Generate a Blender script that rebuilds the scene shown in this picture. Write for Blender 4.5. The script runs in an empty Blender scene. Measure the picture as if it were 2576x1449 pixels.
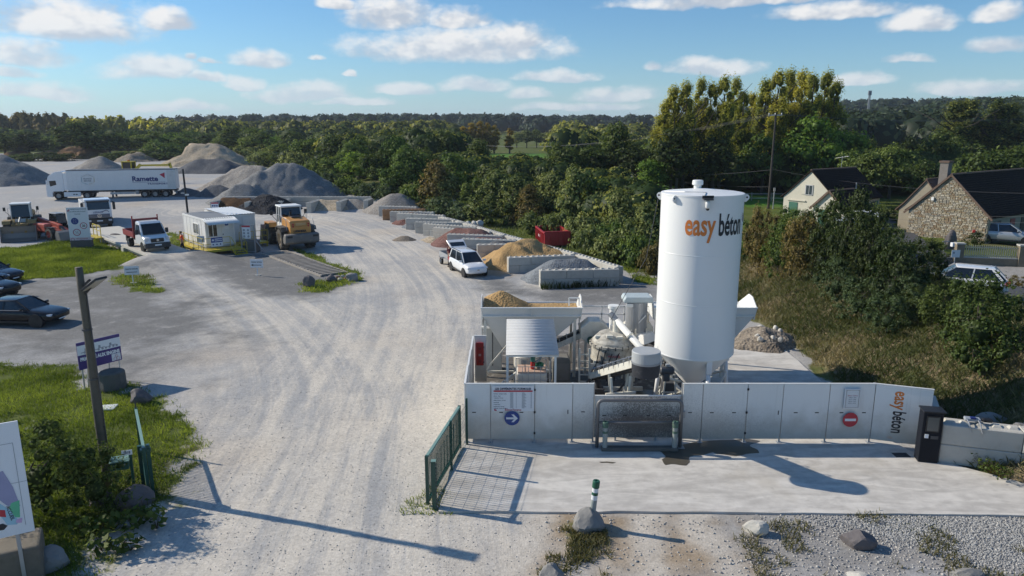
import bpy, bmesh, math, random
import numpy as np
from mathutils import Vector, Matrix
random.seed(7); RNG = np.random.default_rng(7)
SC = bpy.context.scene; COL = SC.collection
R = math.radians
# ---------------------------------------------------------------- camera
CAM_H, FPX, CX, CY, YH = 10.8, 1820.0, 1288.0, 724.5, 315.0      # height, focal length and horizon in a 2576 px wide frame
TH = math.atan((CY - YH) / FPX)
cam = bpy.data.objects.new('camera', bpy.data.cameras.new('camera')); COL.objects.link(cam)
cam.location = (0, 0, CAM_H); cam.rotation_euler = (math.pi / 2 - TH, 0, 0)
cam.data.sensor_width = 36; cam.data.lens = 36 * FPX / 2576; cam.data.clip_start = 0.2; cam.data.clip_end = 9000
SC.camera = cam
SC.view_settings.view_transform = 'Standard'; SC.view_settings.look = 'None'; SC.view_settings.gamma = 1
SC.view_settings.exposure = -0.06
SC.cycles.max_bounces = 4; SC.cycles.use_adaptive_sampling = True; SC.cycles.adaptive_threshold = .02; SC.cycles.diffuse_bounces = 2; SC.cycles.glossy_bounces = 2; SC.cycles.transparent_max_bounces = 6
SC.cycles.transmission_bounces = 3; SC.cycles.caustics_reflective = False; SC.cycles.caustics_refractive = False
# ---------------------------------------------------------------- sun
SUN_AZ = math.atan2(-10.7, 3.4)          # towards the sun, clockwise from +Y (the view direction)
SUN_EL = R(30.5)
to_sun = Vector((math.sin(SUN_AZ) * math.cos(SUN_EL), math.cos(SUN_AZ) * math.cos(SUN_EL), math.sin(SUN_EL)))
sl = bpy.data.lights.new('sun', 'SUN'); sl.energy = 5.0; sl.angle = R(0.53); sl.color = (1, .92, .785)
sun = bpy.data.objects.new('sun', sl); COL.objects.link(sun); sun.rotation_euler = (-to_sun).to_track_quat('-Z', 'Y').to_euler()

# ---------------------------------------------------------------- node helper
def nd(nt, t, ins=None, **kw):
    n = nt.nodes.new('ShaderNode' + t)
    for k, v in kw.items(): setattr(n, k, v)
    if ins:
        for k, v in ins.items():
            s = n.inputs[k]
            if isinstance(v, bpy.types.NodeSocket): nt.links.new(v, s)
            elif isinstance(v, bpy.types.Node): nt.links.new(v.outputs[0], s)
            else: s.default_value = v
    return n
def mth(nt, op, a, b=0.0, c=0.0, clamp=False):
    n = nd(nt, 'Math', {0: a, 1: b, 2: c}, operation=op); n.use_clamp = clamp; return n.outputs[0]
def vmth(nt, op, a, b=(0, 0, 0)):
    n = nd(nt, 'VectorMath', {0: a, 1: b}, operation=op)
    return n.outputs['Value'] if op in ('DOT_PRODUCT', 'LENGTH', 'DISTANCE') else n.outputs[0]
def mixc(nt, f, a, b, bt='MIX'):
    n = nt.nodes.new('ShaderNodeMix'); n.data_type = 'RGBA'; n.blend_type = bt
    for i, v in ((0, f), (6, a), (7, b)):
        if isinstance(v, bpy.types.NodeSocket): nt.links.new(v, n.inputs[i])
        else: n.inputs[i].default_value = (*v, 1) if isinstance(v, tuple) and len(v) == 3 else v
    return n.outputs[2]
def ramp(nt, f, a, b):      # smooth step from a to b
    n = nd(nt, 'MapRange', {0: f, 1: a, 2: b, 3: 0.0, 4: 1.0}); n.interpolation_type = 'SMOOTHSTEP'; return n.outputs[0]
def noise(nt, vec, scale, detail=3, rough=.55, out=0, dist=0.0):
    n = nd(nt, 'TexNoise', {'Scale': scale, 'Detail': detail, 'Roughness': rough, 'Distortion': dist})
    if vec is not None: nt.links.new(vec, n.inputs['Vector'])
    return n.outputs[out]

# ---------------------------------------------------------------- sky with cumulus
wd = bpy.data.worlds.new('World'); SC.world = wd; wd.use_nodes = True
def make_world():
    nt = wd.node_tree; nt.nodes.clear()
    sky = nd(nt, 'TexSky', sky_type='NISHITA'); sky.sun_disc = False; sky.sun_elevation = SUN_EL; sky.sun_rotation = SUN_AZ
    sky.air_density = 1.0; sky.dust_density = 0.35; sky.ozone_density = 3.0; sky.altitude = 100
    px = [(170,48,200,44),(420,50,72,20),(70,132,110,30),(395,170,115,27),(520,192,45,12),(610,205,48,16),(650,143,68,17),(975,36,98,36),
          (1150,48,78,26),(1150,118,250,36),(1300,98,92,34),(770,230,120,22),(1020,222,78,14),(1395,189,105,13),(1200,213,75,16),
          (1775,165,128,21),(1880,-12,330,36),(2100,28,170,26),(2310,52,92,34),(2525,112,95,24),(2290,152,66,13),(2150,197,84,16),
          (2450,222,150,20),(1330,233,62,14),(1550,237,115,18),(40,180,65,13),(100,228,130,18),(790,143,18,6),(885,187,18,6),
          (530,152,24,7),(490,144,16,8),(2500,32,65,24),(1640,168,26,12),(450,268,110,10),(900,256,85,9),(1450,268,170,10),(850,12,48,15)]
    grp = bpy.data.node_groups.new('cloud_field', 'ShaderNodeTree')
    grp.interface.new_socket('P', in_out='INPUT', socket_type='NodeSocketVector'); grp.interface.new_socket('F', in_out='OUTPUT', socket_type='NodeSocketFloat'); grp.interface.new_socket('L', in_out='OUTPUT', socket_type='NodeSocketFloat')
    gi = grp.nodes.new('NodeGroupInput'); go = grp.nodes.new('NodeGroupOutput'); P = gi.outputs[0]
    wob = noise(grp, P, 9.0, 4, .6, 1); wob = vmth(grp, 'SUBTRACT', wob, (.5, .5, .5)); wob = vmth(grp, 'MULTIPLY', wob, (.055, .028, 0))
    Pw = vmth(grp, 'ADD', P, wob); acc = None
    def azel(u, v):
        x = (u - CX) / FPX; y = (CY - v) / FPX
        d = Vector((x, math.cos(TH) + y * math.sin(TH), -math.sin(TH) + y * math.cos(TH)))
        return math.atan2(d.x, d.y), d.z / math.hypot(d.x, d.y)
    for u, v, w, h in px:
        a, e = azel(u, v + h * .45); a2, e2 = azel(u + w, v - h); sw = 1.15 * max(abs(a2 - a), .004); sh = 1.25 * max(e2 - e, .004)
        src = Pw
        if acc is not None:      # evaluate the clouds one after another (keeps the shader stack small)
            vm = nd(grp, 'VectorMath', {0: acc, 1: (1e-9, 1e-9, 0), 2: Pw}, operation='MULTIPLY_ADD'); src = vm.outputs[0]
        m = nd(grp, 'Mapping', {'Vector': src, 'Location': (-a / sw, -e / sh, 0), 'Scale': (1 / sw, 1 / sh, 0)})
        k = vmth(grp, 'MAXIMUM', m.outputs[0], vmth(grp, 'MULTIPLY', m.outputs[0], (-1, -2.6, 0)))
        q = vmth(grp, 'DOT_PRODUCT', k, k); hy = vmth(grp, 'DOT_PRODUCT', m.outputs[0], (-.25, 1, 0))      # height inside the cloud, leaning to the sun
        if acc is None: acc, hh = q, hy
        else:
            mx = nd(grp, 'Mix', {0: mth(grp, 'LESS_THAN', q, acc), 2: hh, 3: hy}, data_type='FLOAT'); hh = mx.outputs[0]; acc = mth(grp, 'MINIMUM', acc, q)
    F = mth(grp, 'MAXIMUM', mth(grp, 'SUBTRACT', 1.0, acc), -2.5)
    Ps = nd(grp, 'Mapping', {'Vector': P, 'Scale': (20, 32, 1)}).outputs[0]
    fb = noise(grp, Ps, 1.0, 6, .6); fs = noise(grp, vmth(grp, 'ADD', Ps, (-.30, .55, 0)), 1.0, 3, .55); fc = noise(grp, Ps, 1.0, 3, .55)
    F = mth(grp, 'ADD', F, mth(grp, 'MULTIPLY_ADD', fb, 2.5, -1.15))
    hh = mth(grp, 'MULTIPLY', mth(grp, 'MAXIMUM', mth(grp, 'MINIMUM', hh, 1.2), -1.0), .55)
    L = mth(grp, 'ADD', hh, mth(grp, 'MULTIPLY', mth(grp, 'SUBTRACT', fc, fs), 3.2))
    grp.links.new(F, go.inputs[0]); grp.links.new(L, go.inputs[1])
    g = nd(nt, 'TexCoord').outputs['Generated']; s = nd(nt, 'SeparateXYZ', {0: g})
    az = mth(nt, 'ARCTAN2', s.outputs[0], s.outputs[1]); hyp = mth(nt, 'SQRT', mth(nt, 'ADD', mth(nt, 'MULTIPLY', s.outputs[0], s.outputs[0]), mth(nt, 'MULTIPLY', s.outputs[1], s.outputs[1])))
    el = mth(nt, 'DIVIDE', s.outputs[2], mth(nt, 'MAXIMUM', hyp, .02)); el = mth(nt, 'MINIMUM', el, 3.0)
    P0 = nd(nt, 'CombineXYZ', {0: az, 1: el}).outputs[0]
    skc = mixc(nt, 1.0, sky.outputs[0], SKY_TINT, 'MULTIPLY')
    above = ramp(nt, el, -.005, .02); low = ramp(nt, el, .0, .14)
    veil = mth(nt, 'MULTIPLY', mth(nt, 'POWER', 2.718, mth(nt, 'MULTIPLY', mth(nt, 'MAXIMUM', el, 0.0), -17.0)), .6)      # milky air low down
    skc = mixc(nt, veil, skc, SKY_VEIL)
    shade = mixc(nt, low, C_LOW_S, C_HI_S); bright = mixc(nt, low, C_LOW_B, C_HI_B)
    def bgd(dens, lit):
        c = mixc(nt, lit, shade, bright); dens = mth(nt, 'MULTIPLY', mth(nt, 'MULTIPLY', dens, above), mth(nt, 'MULTIPLY_ADD', low, .3, .68)); c = mixc(nt, dens, skc, c)
        return nd(nt, 'Background', {0: c, 1: SKY_STR}).outputs[0]
    gn = nt.nodes.new('ShaderNodeGroup'); gn.node_tree = grp; nt.links.new(P0, gn.inputs[0])
    B1 = bgd(ramp(nt, gn.outputs[0], -.25, 1.0), ramp(nt, gn.outputs[1], -.5, .6))
    # the same kind of cumulus goes on all round, beyond the clouds seen from here
    gen = noise(nt, nd(nt, 'Mapping', {'Vector': P0, 'Scale': (5, 14, 1)}).outputs[0], 1.0, 5, .55)
    B2 = bgd(ramp(nt, gen, .59, .72), ramp(nt, gen, .59, .85))
    inn = mth(nt, 'MULTIPLY', mth(nt, 'LESS_THAN', mth(nt, 'ABSOLUTE', az), .8), mth(nt, 'MULTIPLY', mth(nt, 'LESS_THAN', el, .32), mth(nt, 'GREATER_THAN', el, -.01)))
    mixs = nd(nt, 'MixShader', {0: inn, 1: B2, 2: B1}); nt.links.new(mixs.outputs[0], nd(nt, 'OutputWorld').inputs[0])
    wd.cycles.sampling_method = 'MANUAL'; wd.cycles.sample_map_resolution = 512
SKY_STR = .105; SKY_TINT = (.66, .99, 1.22); SKY_VEIL = (5.4, 7.0, 8.4)
C_LOW_S, C_HI_S, C_LOW_B, C_HI_B = (6.3, 7.0, 7.9), (5.2, 5.8, 6.7), (7.9, 8.2, 8.6), (9.0, 9.0, 9.0)
make_world()

# ---------------------------------------------------------------- terrain height
def sstep(t): t = np.clip(t, 0, 1); return t * t * (3 - 2 * t)
def hash2(ix, iy, seed):
    n = (ix.astype(np.int64) * 374761393 + iy.astype(np.int64) * 668265263 + seed * 974634777) & 0x7fffffff
    n = ((n ^ (n >> 13)) * 1274126177) & 0x7fffffff
    return ((n ^ (n >> 16)) & 0xffff) / 65535.0
def vn(x, y, seed=0):
    x = np.asarray(x, float); y = np.asarray(y, float); ix = np.floor(x); iy = np.floor(y); fx = sstep(x - ix); fy = sstep(y - iy)
    a = hash2(ix, iy, seed); b = hash2(ix + 1, iy, seed); c = hash2(ix, iy + 1, seed); d = hash2(ix + 1, iy + 1, seed)
    return (a * (1 - fx) + b * fx) * (1 - fy) + (c * (1 - fx) + d * fx) * fy
def fbm(x, y, seed=0, o=4):
    s = 0; a = .5; t = 0
    for i in range(o): s = s + a * vn(x * 2 ** i, y * 2 ** i, seed + i); t += a; a *= .5
    return s / t
def poly_dist(X, Y, pts, signed=True, along=False):          # distance to a polyline, positive on its right-hand side
    best = None; sg = None; acc = 0.0
    for (x0, y0), (x1, y1) in zip(pts[:-1], pts[1:]):
        dx, dy = x1 - x0, y1 - y0; L = dx * dx + dy * dy
        t = np.clip(((X - x0) * dx + (Y - y0) * dy) / L, 0, 1); d = np.hypot(X - x0 - t * dx, Y - y0 - t * dy)
        s = np.sign((X - x0) * dy - (Y - y0) * dx)
        al = acc + t * math.sqrt(L); acc += math.sqrt(L)
        if best is None: best, sg, ss = d, s, al
        else: m = d < best - 1e-9; best = np.where(m, d, best); sg = np.where(m, s, sg); ss = np.where(m, al, ss)
    if along: return best * sg, ss
    return best * sg if signed else best
FOOT = [(15.2, -20), (14.8, 12), (14.3, 20), (13.7, 29), (13.9, 36), (13.2, 44), (12.6, 50), (11.5, 58), (9.5, 65), (6.5, 72), (0, 85), (-12, 104), (-36, 136), (-72, 192), (-150, 262), (-420, 300), (-900, 360)]
DECK_A = Vector((-41.8, 73.2)); DECK_B = Vector((-28.0, 58.3)); DECK_Z = .65   # weighbridge centre line, far end to near end
DD = (DECK_B - DECK_A).normalized()
def zt(x, y):
    x = np.asarray(x, float); y = np.asarray(y, float)
    z = 1.4 * sstep((y - 74) / 32) * sstep((40 - x) / 30)
    s = poly_dist(x, y, FOOT); near = sstep((66 - y) / 14)
    bank = 2.9 * sstep(s / 7.5) - 1.9 * sstep((s - 8) / 5)
    far = 1.1 * sstep(s / 9)
    z = z + near * bank + (1 - near) * far * sstep((200 - y) / 100)
    z = z + 10.5 * sstep((y - 380) / 620) * (.75 + .5 * fbm(x / 420 + 3, y / 800, 5, 2)) * sstep((x + 520) / 380)
    z = z + 15 * sstep((x - 70 - (y - 150) * .1) / 240) * sstep((y - 120) / 230)
    # gravel ramp off the weighbridge
    al = (x - DECK_B.x) * DD.x + (y - DECK_B.y) * DD.y; la = np.abs(-(x - DECK_B.x) * DD.y + (y - DECK_B.y) * DD.x)
    rp = DECK_Z * sstep((11 - al) / 11) * sstep((al + .15) / .12) * sstep((4.6 - la) / 2.8)
    return z + rp
def ztf(x, y): return float(zt(x, y))
def G(u, v, z=None):        # ground point seen at a frame position (2576 px wide frame)
    zz = 0.0 if z is None else z
    a = math.atan((v - CY) / FPX) + TH
    for _ in range(1 if z is not None else 14):
        y = (CAM_H - zz) / math.tan(max(a, .004)); d = y * math.cos(TH) + (CAM_H - zz) * math.sin(TH); x = (u - CX) / FPX * d
        if z is None: zz = .5 * zz + .5 * ztf(x, y)
    return Vector((x, y, zz))
def PXM(p): return FPX / (p[1] * math.cos(TH) + (CAM_H - p[2]) * math.sin(TH))    # frame pixels per metre there

# ---------------------------------------------------------------- mesh helpers
def fast_mesh(name, V, Fc, attrs=None):
    me = bpy.data.meshes.new(name); V = np.asarray(V, np.float32); Fc = np.asarray(Fc, np.int32); n, k = Fc.shape
    me.vertices.add(len(V)); me.vertices.foreach_set('co', V.ravel()); me.loops.add(n * k); me.loops.foreach_set('vertex_index', Fc.ravel())
    me.polygons.add(n); me.polygons.foreach_set('loop_start', np.arange(0, n * k, k, dtype=np.int32)); me.update(calc_edges=True)
    for an, (ty, arr) in (attrs or {}).items():
        a = me.attributes.new(an, ty, 'POINT'); a.data.foreach_set('vector' if ty == 'FLOAT_VECTOR' else 'value', np.asarray(arr, np.float32).ravel())
    return me
def link(name, me, mat=None, par=None, loc=(0, 0, 0), rz=0, kind=None, label=None, cat=None, group=None, smooth=False):
    o = bpy.data.objects.new(name, me); COL.objects.link(o); o.location = loc; o.rotation_euler = (0, 0, rz)
    if par: o.parent = par
    if mat is not None and me is not None and not me.materials: me.materials.append(mat)
    if smooth: me.polygons.foreach_set('use_smooth', np.ones(len(me.polygons), bool))
    for k, v in (('kind', kind), ('label', label), ('category', cat), ('group', group)):
        if v: o[k] = v
    return o
def T(name, label, cat, loc=(0, 0, 0), rz=0, group=None, scale=1):
    o = link(name, None, loc=loc, rz=rz, label=label, cat=cat, group=group); o.scale = (scale,) * 3; o.empty_display_size = .2; return o
def copy_tree(o, par=None):
    c = o.copy(); COL.objects.link(c); c.parent = par
    for ch in o.children: copy_tree(ch, c)
    return c
class MB:
    def __init__(s): s.v = []; s.f = []
    def add(s, vs, fs, m=None):
        b = len(s.v)
        for p in vs: s.v.append(tuple(m @ Vector(p)) if m else tuple(p))
        for f in fs: s.f.append([b + i for i in f])
        return s
    def bx(s, x0, x1, y0, y1, z0, z1, m=None):
        return s.add([(x0, y0, z0), (x1, y0, z0), (x1, y1, z0), (x0, y1, z0), (x0, y0, z1), (x1, y0, z1), (x1, y1, z1), (x0, y1, z1)],
                     [(0, 3, 2, 1), (4, 5, 6, 7), (0, 1, 5, 4), (1, 2, 6, 5), (2, 3, 7, 6), (3, 0, 4, 7)], m)
    def box(s, c, d, m=None): return s.bx(c[0] - d[0] / 2, c[0] + d[0] / 2, c[1] - d[1] / 2, c[1] + d[1] / 2, c[2] - d[2] / 2, c[2] + d[2] / 2, m)
    def prism(s, poly, y0, y1, y0b=None, y1b=None, m=None):     # (x,z) outline swept along y
        n = len(poly); vs = [(p[0], y0, p[1]) for p in poly] + [(p[0], y1, p[1]) for p in poly]
        fs = [tuple(range(n)), tuple(range(2 * n - 1, n - 1, -1))] + [(i + n, (i + 1) % n + n, (i + 1) % n, i) for i in range(n)]
        return s.add(vs, fs, m)
    def slab(s, poly, z0, z1, m=None):      # (x,y) outline raised
        n = len(poly); vs = [(p[0], p[1], z0) for p in poly] + [(p[0], p[1], z1) for p in poly]
        return s.add(vs, [tuple(range(n - 1, -1, -1)), tuple(range(n, 2 * n))] + [(i, (i + 1) % n, (i + 1) % n + n, i + n) for i in range(n)], m)
    def hexa(s, a, b, m=None):              # two quads joined
        return s.add(list(a) + list(b), [(0, 3, 2, 1), (4, 5, 6, 7), (0, 1, 5, 4), (1, 2, 6, 5), (2, 3, 7, 6), (3, 0, 4, 7)], m)
    def tube(s, p, q, r, r2=None, n=8, m=None):
        p = Vector(p); q = Vector(q); r2 = r if r2 is None else r2; d = (q - p).normalized()
        a = d.orthogonal().normalized(); b = d.cross(a); vs = []
        for c, rr in ((p, r), (q, r2)):
            for i in range(n): t = 2 * math.pi * i / n; vs.append(c + (a * math.cos(t) + b * math.sin(t)) * rr)
        fs = [tuple(range(n - 1, -1, -1)), tuple(range(n, 2 * n))] + [(i, (i + 1) % n, (i + 1) % n + n, i + n) for i in range(n)]
        return s.add(vs, fs, m)
    def path(s, pts, r, n=8, m=None, r2=None):
        pts = [Vector(p) for p in pts]; k = len(pts); vs = []; up = None
        for i, p in enumerate(pts):
            d = (pts[min(i + 1, k - 1)] - pts[max(i - 1, 0)]).normalized()
            a = d.orthogonal().normalized() if up is None else (up - d * up.dot(d)).normalized(); up = a; b = d.cross(a)
            rr = r if r2 is None else r + (r2 - r) * i / (k - 1)
            for j in range(n): t = 2 * math.pi * j / n; vs.append(p + (a * math.cos(t) + b * math.sin(t)) * rr)
        fs = [tuple(range(n - 1, -1, -1)), tuple(range((k - 1) * n, k * n))]
        for i in range(k - 1):
            for j in range(n): fs.append((i * n + j, i * n + (j + 1) % n, (i + 1) * n + (j + 1) % n, (i + 1) * n + j))
        return s.add(vs, fs, m)
    def bar(s, p, q, w, h, m=None, up=(0, 0, 1)):      # rectangular bar
        p = Vector(p); q = Vector(q); d = (q - p).normalized(); u = Vector(up)
        if abs(d.dot(u)) > .98: u = Vector((0, 1, 0))
        a = d.cross(u).normalized() * w / 2; b = a.cross(d).normalized() * h / 2
        return s.hexa([p - a - b, p + a - b, p + a + b, p - a + b], [q - a - b, q + a - b, q + a + b, q - a + b], m)
    def lathe(s, prof, c=(0, 0, 0), ax='z', n=24, m=None, cap=True):
        vs = []
        for r, h in prof:
            for i in range(n):
                t = 2 * math.pi * i / n; x, y = r * math.cos(t), r * math.sin(t)
                p = (x, y, h) if ax == 'z' else ((x, h, -y) if ax == 'y' else (h, x, y)); vs.append((p[0] + c[0], p[1] + c[1], p[2] + c[2]))
        k = len(prof); fs = [(i * n + j, i * n + (j + 1) % n, (i + 1) * n + (j + 1) % n, (i + 1) * n + j) for i in range(k - 1) for j in range(n)]
        if cap: fs += [tuple(range(n - 1, -1, -1)), tuple(range((k - 1) * n, k * n))]
        return s.add(vs, fs, m)
    def loft(s, rings, cap=True, m=None):
        n = len(rings[0]); vs = [p for r in rings for p in r]; k = len(rings)
        fs = [(i * n + j, i * n + (j + 1) % n, (i + 1) * n + (j + 1) % n, (i + 1) * n + j) for i in range(k - 1) for j in range(n)]
        if cap: fs += [tuple(range(n - 1, -1, -1)), tuple(range((k - 1) * n, k * n))]
        return s.add(vs, fs, m)
    def mesh(s, name='mesh'):
        me = bpy.data.meshes.new(name); me.from_pydata(s.v, [], s.f)
        b = bmesh.new(); b.from_mesh(me); bmesh.ops.recalc_face_normals(b, faces=b.faces); b.to_mesh(me); b.free(); return me
    def ob(s, name, mat, par=None, loc=(0, 0, 0), rz=0, bev=0, smooth=False, sub=0, seg=2, **kw):
        o = link(name, s.mesh(name), mat, par, loc, rz, smooth=smooth or bool(sub), **kw)
        if bev:
            m = o.modifiers.new('bevel', 'BEVEL'); m.width = bev; m.segments = seg; m.limit_method = 'ANGLE'; m.angle_limit = R(30); m.harden_normals = False
        if sub: m = o.modifiers.new('sub', 'SUBSURF'); m.levels = m.render_levels = sub
        return o
def frame(o, right, up):    # matrix whose x is right, y is up
    r = Vector(right).normalized(); u = Vector(up); u = (u - r * u.dot(r)).normalized(); n = r.cross(u)
    return Matrix(((r.x, u.x, n.x, o[0]), (r.y, u.y, n.y, o[1]), (r.z, u.z, n.z, o[2]), (0, 0, 0, 1)))
def text_mesh(txt, size=1, xs=1, bold=0, align='LEFT', ext=0, sp=1):
    c = bpy.data.curves.new('t', 'FONT'); c.body = txt; c.size = size; c.offset = bold; c.align_x = align; c.extrude = ext; c.resolution_u = 3; c.space_character = sp
    o = bpy.data.objects.new('t', c); COL.objects.link(o); bpy.context.view_layer.update()
    me = bpy.data.meshes.new_from_object(o.evaluated_get(bpy.context.evaluated_depsgraph_get())); bpy.data.objects.remove(o)
    me.materials.clear()
    if xs != 1: me.transform(Matrix.Diagonal((xs, 1, 1, 1)))
    return me
def text(txt, mat, par, fr, size, xs=1, bold=0, align='LEFT', name='lettering', sp=1):
    me = text_mesh(txt, size, xs, bold, align, 0, sp); me.transform(fr); return link(name, me, mat, par)
def ray(u, v):
    x = (u - CX) / FPX; y = (CY - v) / FPX
    return Vector((x, math.cos(TH) + y * math.sin(TH), -math.sin(TH) + y * math.cos(TH)))
def AT(u, v, y):            # point at distance y seen at a frame position
    d = ray(u, v); return Vector((0, 0, CAM_H)) + d * (y / d.y)
# ---------------------------------------------------------------- materials
MC = {}
def M(name, col=(.5, .5, .5), rough=.6, metal=0, var=.1, sc=3., bump=0, bsc=60., dirt=0, dcol=(.18, .15, .11), spec=.5, clear=0, coord='Object', dsc=2.2):
    if name in MC: return MC[name]
    m = bpy.data.materials.new(name); m.use_nodes = True; nt = m.node_tree; b = nt.nodes['Principled BSDF']
    tc = nd(nt, 'TexCoord').outputs[coord]; rnd = nd(nt, 'ObjectInfo').outputs['Random']
    v = vmth(nt, 'ADD', tc, nd(nt, 'CombineXYZ', {0: mth(nt, 'MULTIPLY', rnd, 37.), 1: mth(nt, 'MULTIPLY', rnd, 11.)}).outputs[0])
    n = noise(nt, v, sc, 5, .6)
    f = mth(nt, 'MULTIPLY_ADD', n, 2 * var, 1 - var); f = mth(nt, 'ADD', f, mth(nt, 'MULTIPLY_ADD', rnd, var * .6, -var * .3))
    c = mixc(nt, 1.0, (*col, 1), nd(nt, 'CombineXYZ', {0: f, 1: f, 2: f}).outputs[0], 'MULTIPLY')
    if dirt:
        d = ramp(nt, noise(nt, v, dsc, 7, .68), .62 - dirt * .35, .8 - dirt * .1); c = mixc(nt, mth(nt, 'MULTIPLY', d, min(1, dirt * 1.3)), c, (*dcol, 1))
    nt.links.new(c, b.inputs['Base Color']); b.inputs['Roughness'].default_value = rough; b.inputs['Metallic'].default_value = metal
    b.inputs['Specular IOR Level'].default_value = spec; b.inputs['Coat Weight'].default_value = clear
    if bump:
        bn = nd(nt, 'Bump', {'Height': noise(nt, v, bsc, 4, .65), 'Strength': bump, 'Distance': .03}); nt.links.new(bn.outputs[0], b.inputs['Normal'])
    MC[name] = m; return m
WHITE = M('white_paint', (.80, .79, .75), .42, dirt=.18, dcol=(.5, .45, .36), var=.04)
SILOW = M('silo_white', (.83, .825, .80), .38, var=.025, sc=.6, dirt=.06, dcol=(.6, .57, .5))
CREAM = M('cream_steel', (.70, .67, .58), .5, dirt=.45, dcol=(.36, .31, .23), var=.08)
GREYS = M('grey_steel', (.32, .33, .34), .45, .4, dirt=.2)
DARKS = M('dark_steel', (.07, .07, .075), .55, .2, dirt=.3, dcol=(.2, .18, .15))
BLACK = M('black_plastic', (.018, .018, .02), .45)
RUBBER = M('rubber', (.03, .03, .032), .8, var=.25, dirt=.4, dcol=(.17, .15, .12), bump=.2)
BOOT = M('boot_rubber', (.03, .031, .036), .7, var=.3, dirt=.25, dcol=(.2, .2, .2), dsc=5)
GLASS = M('dark_glass', (.012, .015, .018), .06, var=0, spec=.8)
GLASSB = M('pale_glass', (.06, .08, .09), .08, var=0, spec=.8)
GREEN = M('green_paint', (.018, .075, .055), .4, var=.15, dirt=.25, dcol=(.12, .15, .12))
PALEGREEN = M('pale_green_top', (.2, .33, .28), .45, var=.15)  # paler green given only to top rails, post cap and box lid
GALV = M('galvanised', (.45, .46, .47), .45, .5, var=.15)
TUBEG = M('tube_grey', (.17, .165, .165), .5, .2, dirt=.35, dcol=(.33, .3, .26))
YELLOW = M('yellow_paint', (.55, .42, .03), .5, dirt=.35, dcol=(.2, .15, .06))
RED = M('red_paint', (.42, .03, .025), .45, dirt=.15, dcol=(.2, .06, .04))
DKRED = M('dark_red_paint', (.25, .03, .03), .5, dirt=.3)
ORANGEY = M('loader_orange', (.56, .27, .07), .45, dirt=.3, dcol=(.42, .30, .17))
BLUE = M('sign_blue', (.02, .06, .25), .4, var=.05)
SIGNW = M('sign_white', (.78, .79, .80), .45, var=.03)
SIGNR = M('sign_red', (.5, .03, .05), .45, var=.05)
INK = M('ink_dark', (.02, .025, .06), .6, var=0)
INKBLK = M('ink_black', (.02, .022, .028), .5, var=0)
INKNAVY = M('ink_navy', (.015, .03, .16), .5, var=0)
INKORANGE = M('ink_orange', (.68, .2, .035), .5, var=.03)
INKGREY = M('ink_grey', (.33, .34, .36), .6, var=0)
INKRED = M('ink_red', (.45, .03, .07), .5, var=0)
PURPLE = M('sign_purple', (.045, .025, .17), .45, var=.08)
CONC = M('concrete', (.47, .45, .40), .85, var=.16, sc=2.5, bump=.3, bsc=25, dirt=.28, dcol=(.27, .25, .21), dsc=3)
CONCB = M('concrete_block', (.50, .475, .42), .88, var=.15, sc=2, bump=.35, bsc=18, dirt=.3, dcol=(.26, .23, .18), dsc=2.5)
CONCD = M('dark_concrete', (.13, .125, .115), .9, var=.3, bump=.4, bsc=20, dirt=.4, dcol=(.06, .055, .05))
CONCR = M('rusty_concrete', (.36, .2, .1), .9, var=.2, bump=.3, bsc=18, dirt=.3)
WOOD = M('weathered_wood', (.115, .10, .075), .85, var=.25, sc=5, bump=.5, bsc=30, dirt=.3, dcol=(.08, .07, .055))
TARWOOD = M('tarred_wood', (.045, .038, .032), .8, var=.25, bump=.4)
SLEEP = M('grey_timber', (.30, .27, .235), .85, var=.25, bump=.4)
ROCK = M('boulder_grey', (.25, .24, .225), .85, var=.3, sc=2.2, bump=.7, bsc=6, dirt=.25, dcol=(.14, .13, .12))
ROCKP = M('boulder_pale', (.55, .52, .46), .85, var=.2, sc=2, bump=.7, bsc=6, dirt=.3, dcol=(.3, .27, .23))
ROCKD = M('boulder_dark', (.13, .115, .115), .8, var=.3, sc=2.5, bump=.7, bsc=6)
BARK = M('bark', (.07, .058, .045), .9, var=.3, bump=.6, bsc=12)
CARW = M('car_white', (.80, .80, .80), .22, var=.01, clear=.6)
CARB = M('car_navy', (.008, .012, .024), .25, var=.02, spec=.35, clear=.3)
CARK = M('car_black', (.007, .007, .009), .25, var=.02, spec=.35, clear=.3)
CARS = M('car_silver', (.45, .47, .5), .25, .3, var=.01, clear=.6)
CHROME = M('chrome', (.65, .66, .68), .2, .9, var=.05)
LAMP = M('lamp_glass', (.6, .62, .65), .1, var=.05, spec=.8)
PLASTER = M('cream_plaster', (.63, .59, .48), .85, var=.1, sc=1.5, dirt=.25, dcol=(.38, .34, .26))
SLATE = M('dark_tiles', (.034, .025, .021), .95, spec=.05, var=.4, sc=9, bump=.6, bsc=14, dirt=.3, dcol=(.09, .075, .06), dsc=6)
TILEB = M('brown_tiles', (.13, .085, .06), .8, var=.4, sc=9, bump=.6, bsc=14, dirt=.3, dcol=(.2, .17, .12), dsc=6)
MORTAR = M('lime_mortar', (.33, .29, .215), .9, var=.15, bump=.3)
STONES = [M('rubble_stone_' + n, c, .88, var=.2, bump=.5, bsc=9) for n, c in (('ochre', (.36, .30, .20)), ('buff', (.43, .37, .27)), ('grey', (.30, .27, .215)), ('pale', (.48, .43, .34)), ('rust', (.29, .215, .135)))]
SHUT = M('green_shutter', (.05, .16, .11), .6, var=.1)
SKIN = M('skin', (.45, .27, .19), .55, var=.05)
VEST = M('orange_vest', (.85, .10, .02), .7, var=.08)
CLOTHK = M('dark_cloth', (.02, .02, .025), .85, var=.2)
MAROON = M('maroon_cloth', (.14, .02, .03), .85, var=.2)
HAIR = M('dark_hair', (.012, .01, .009), .7, var=.2)
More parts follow.
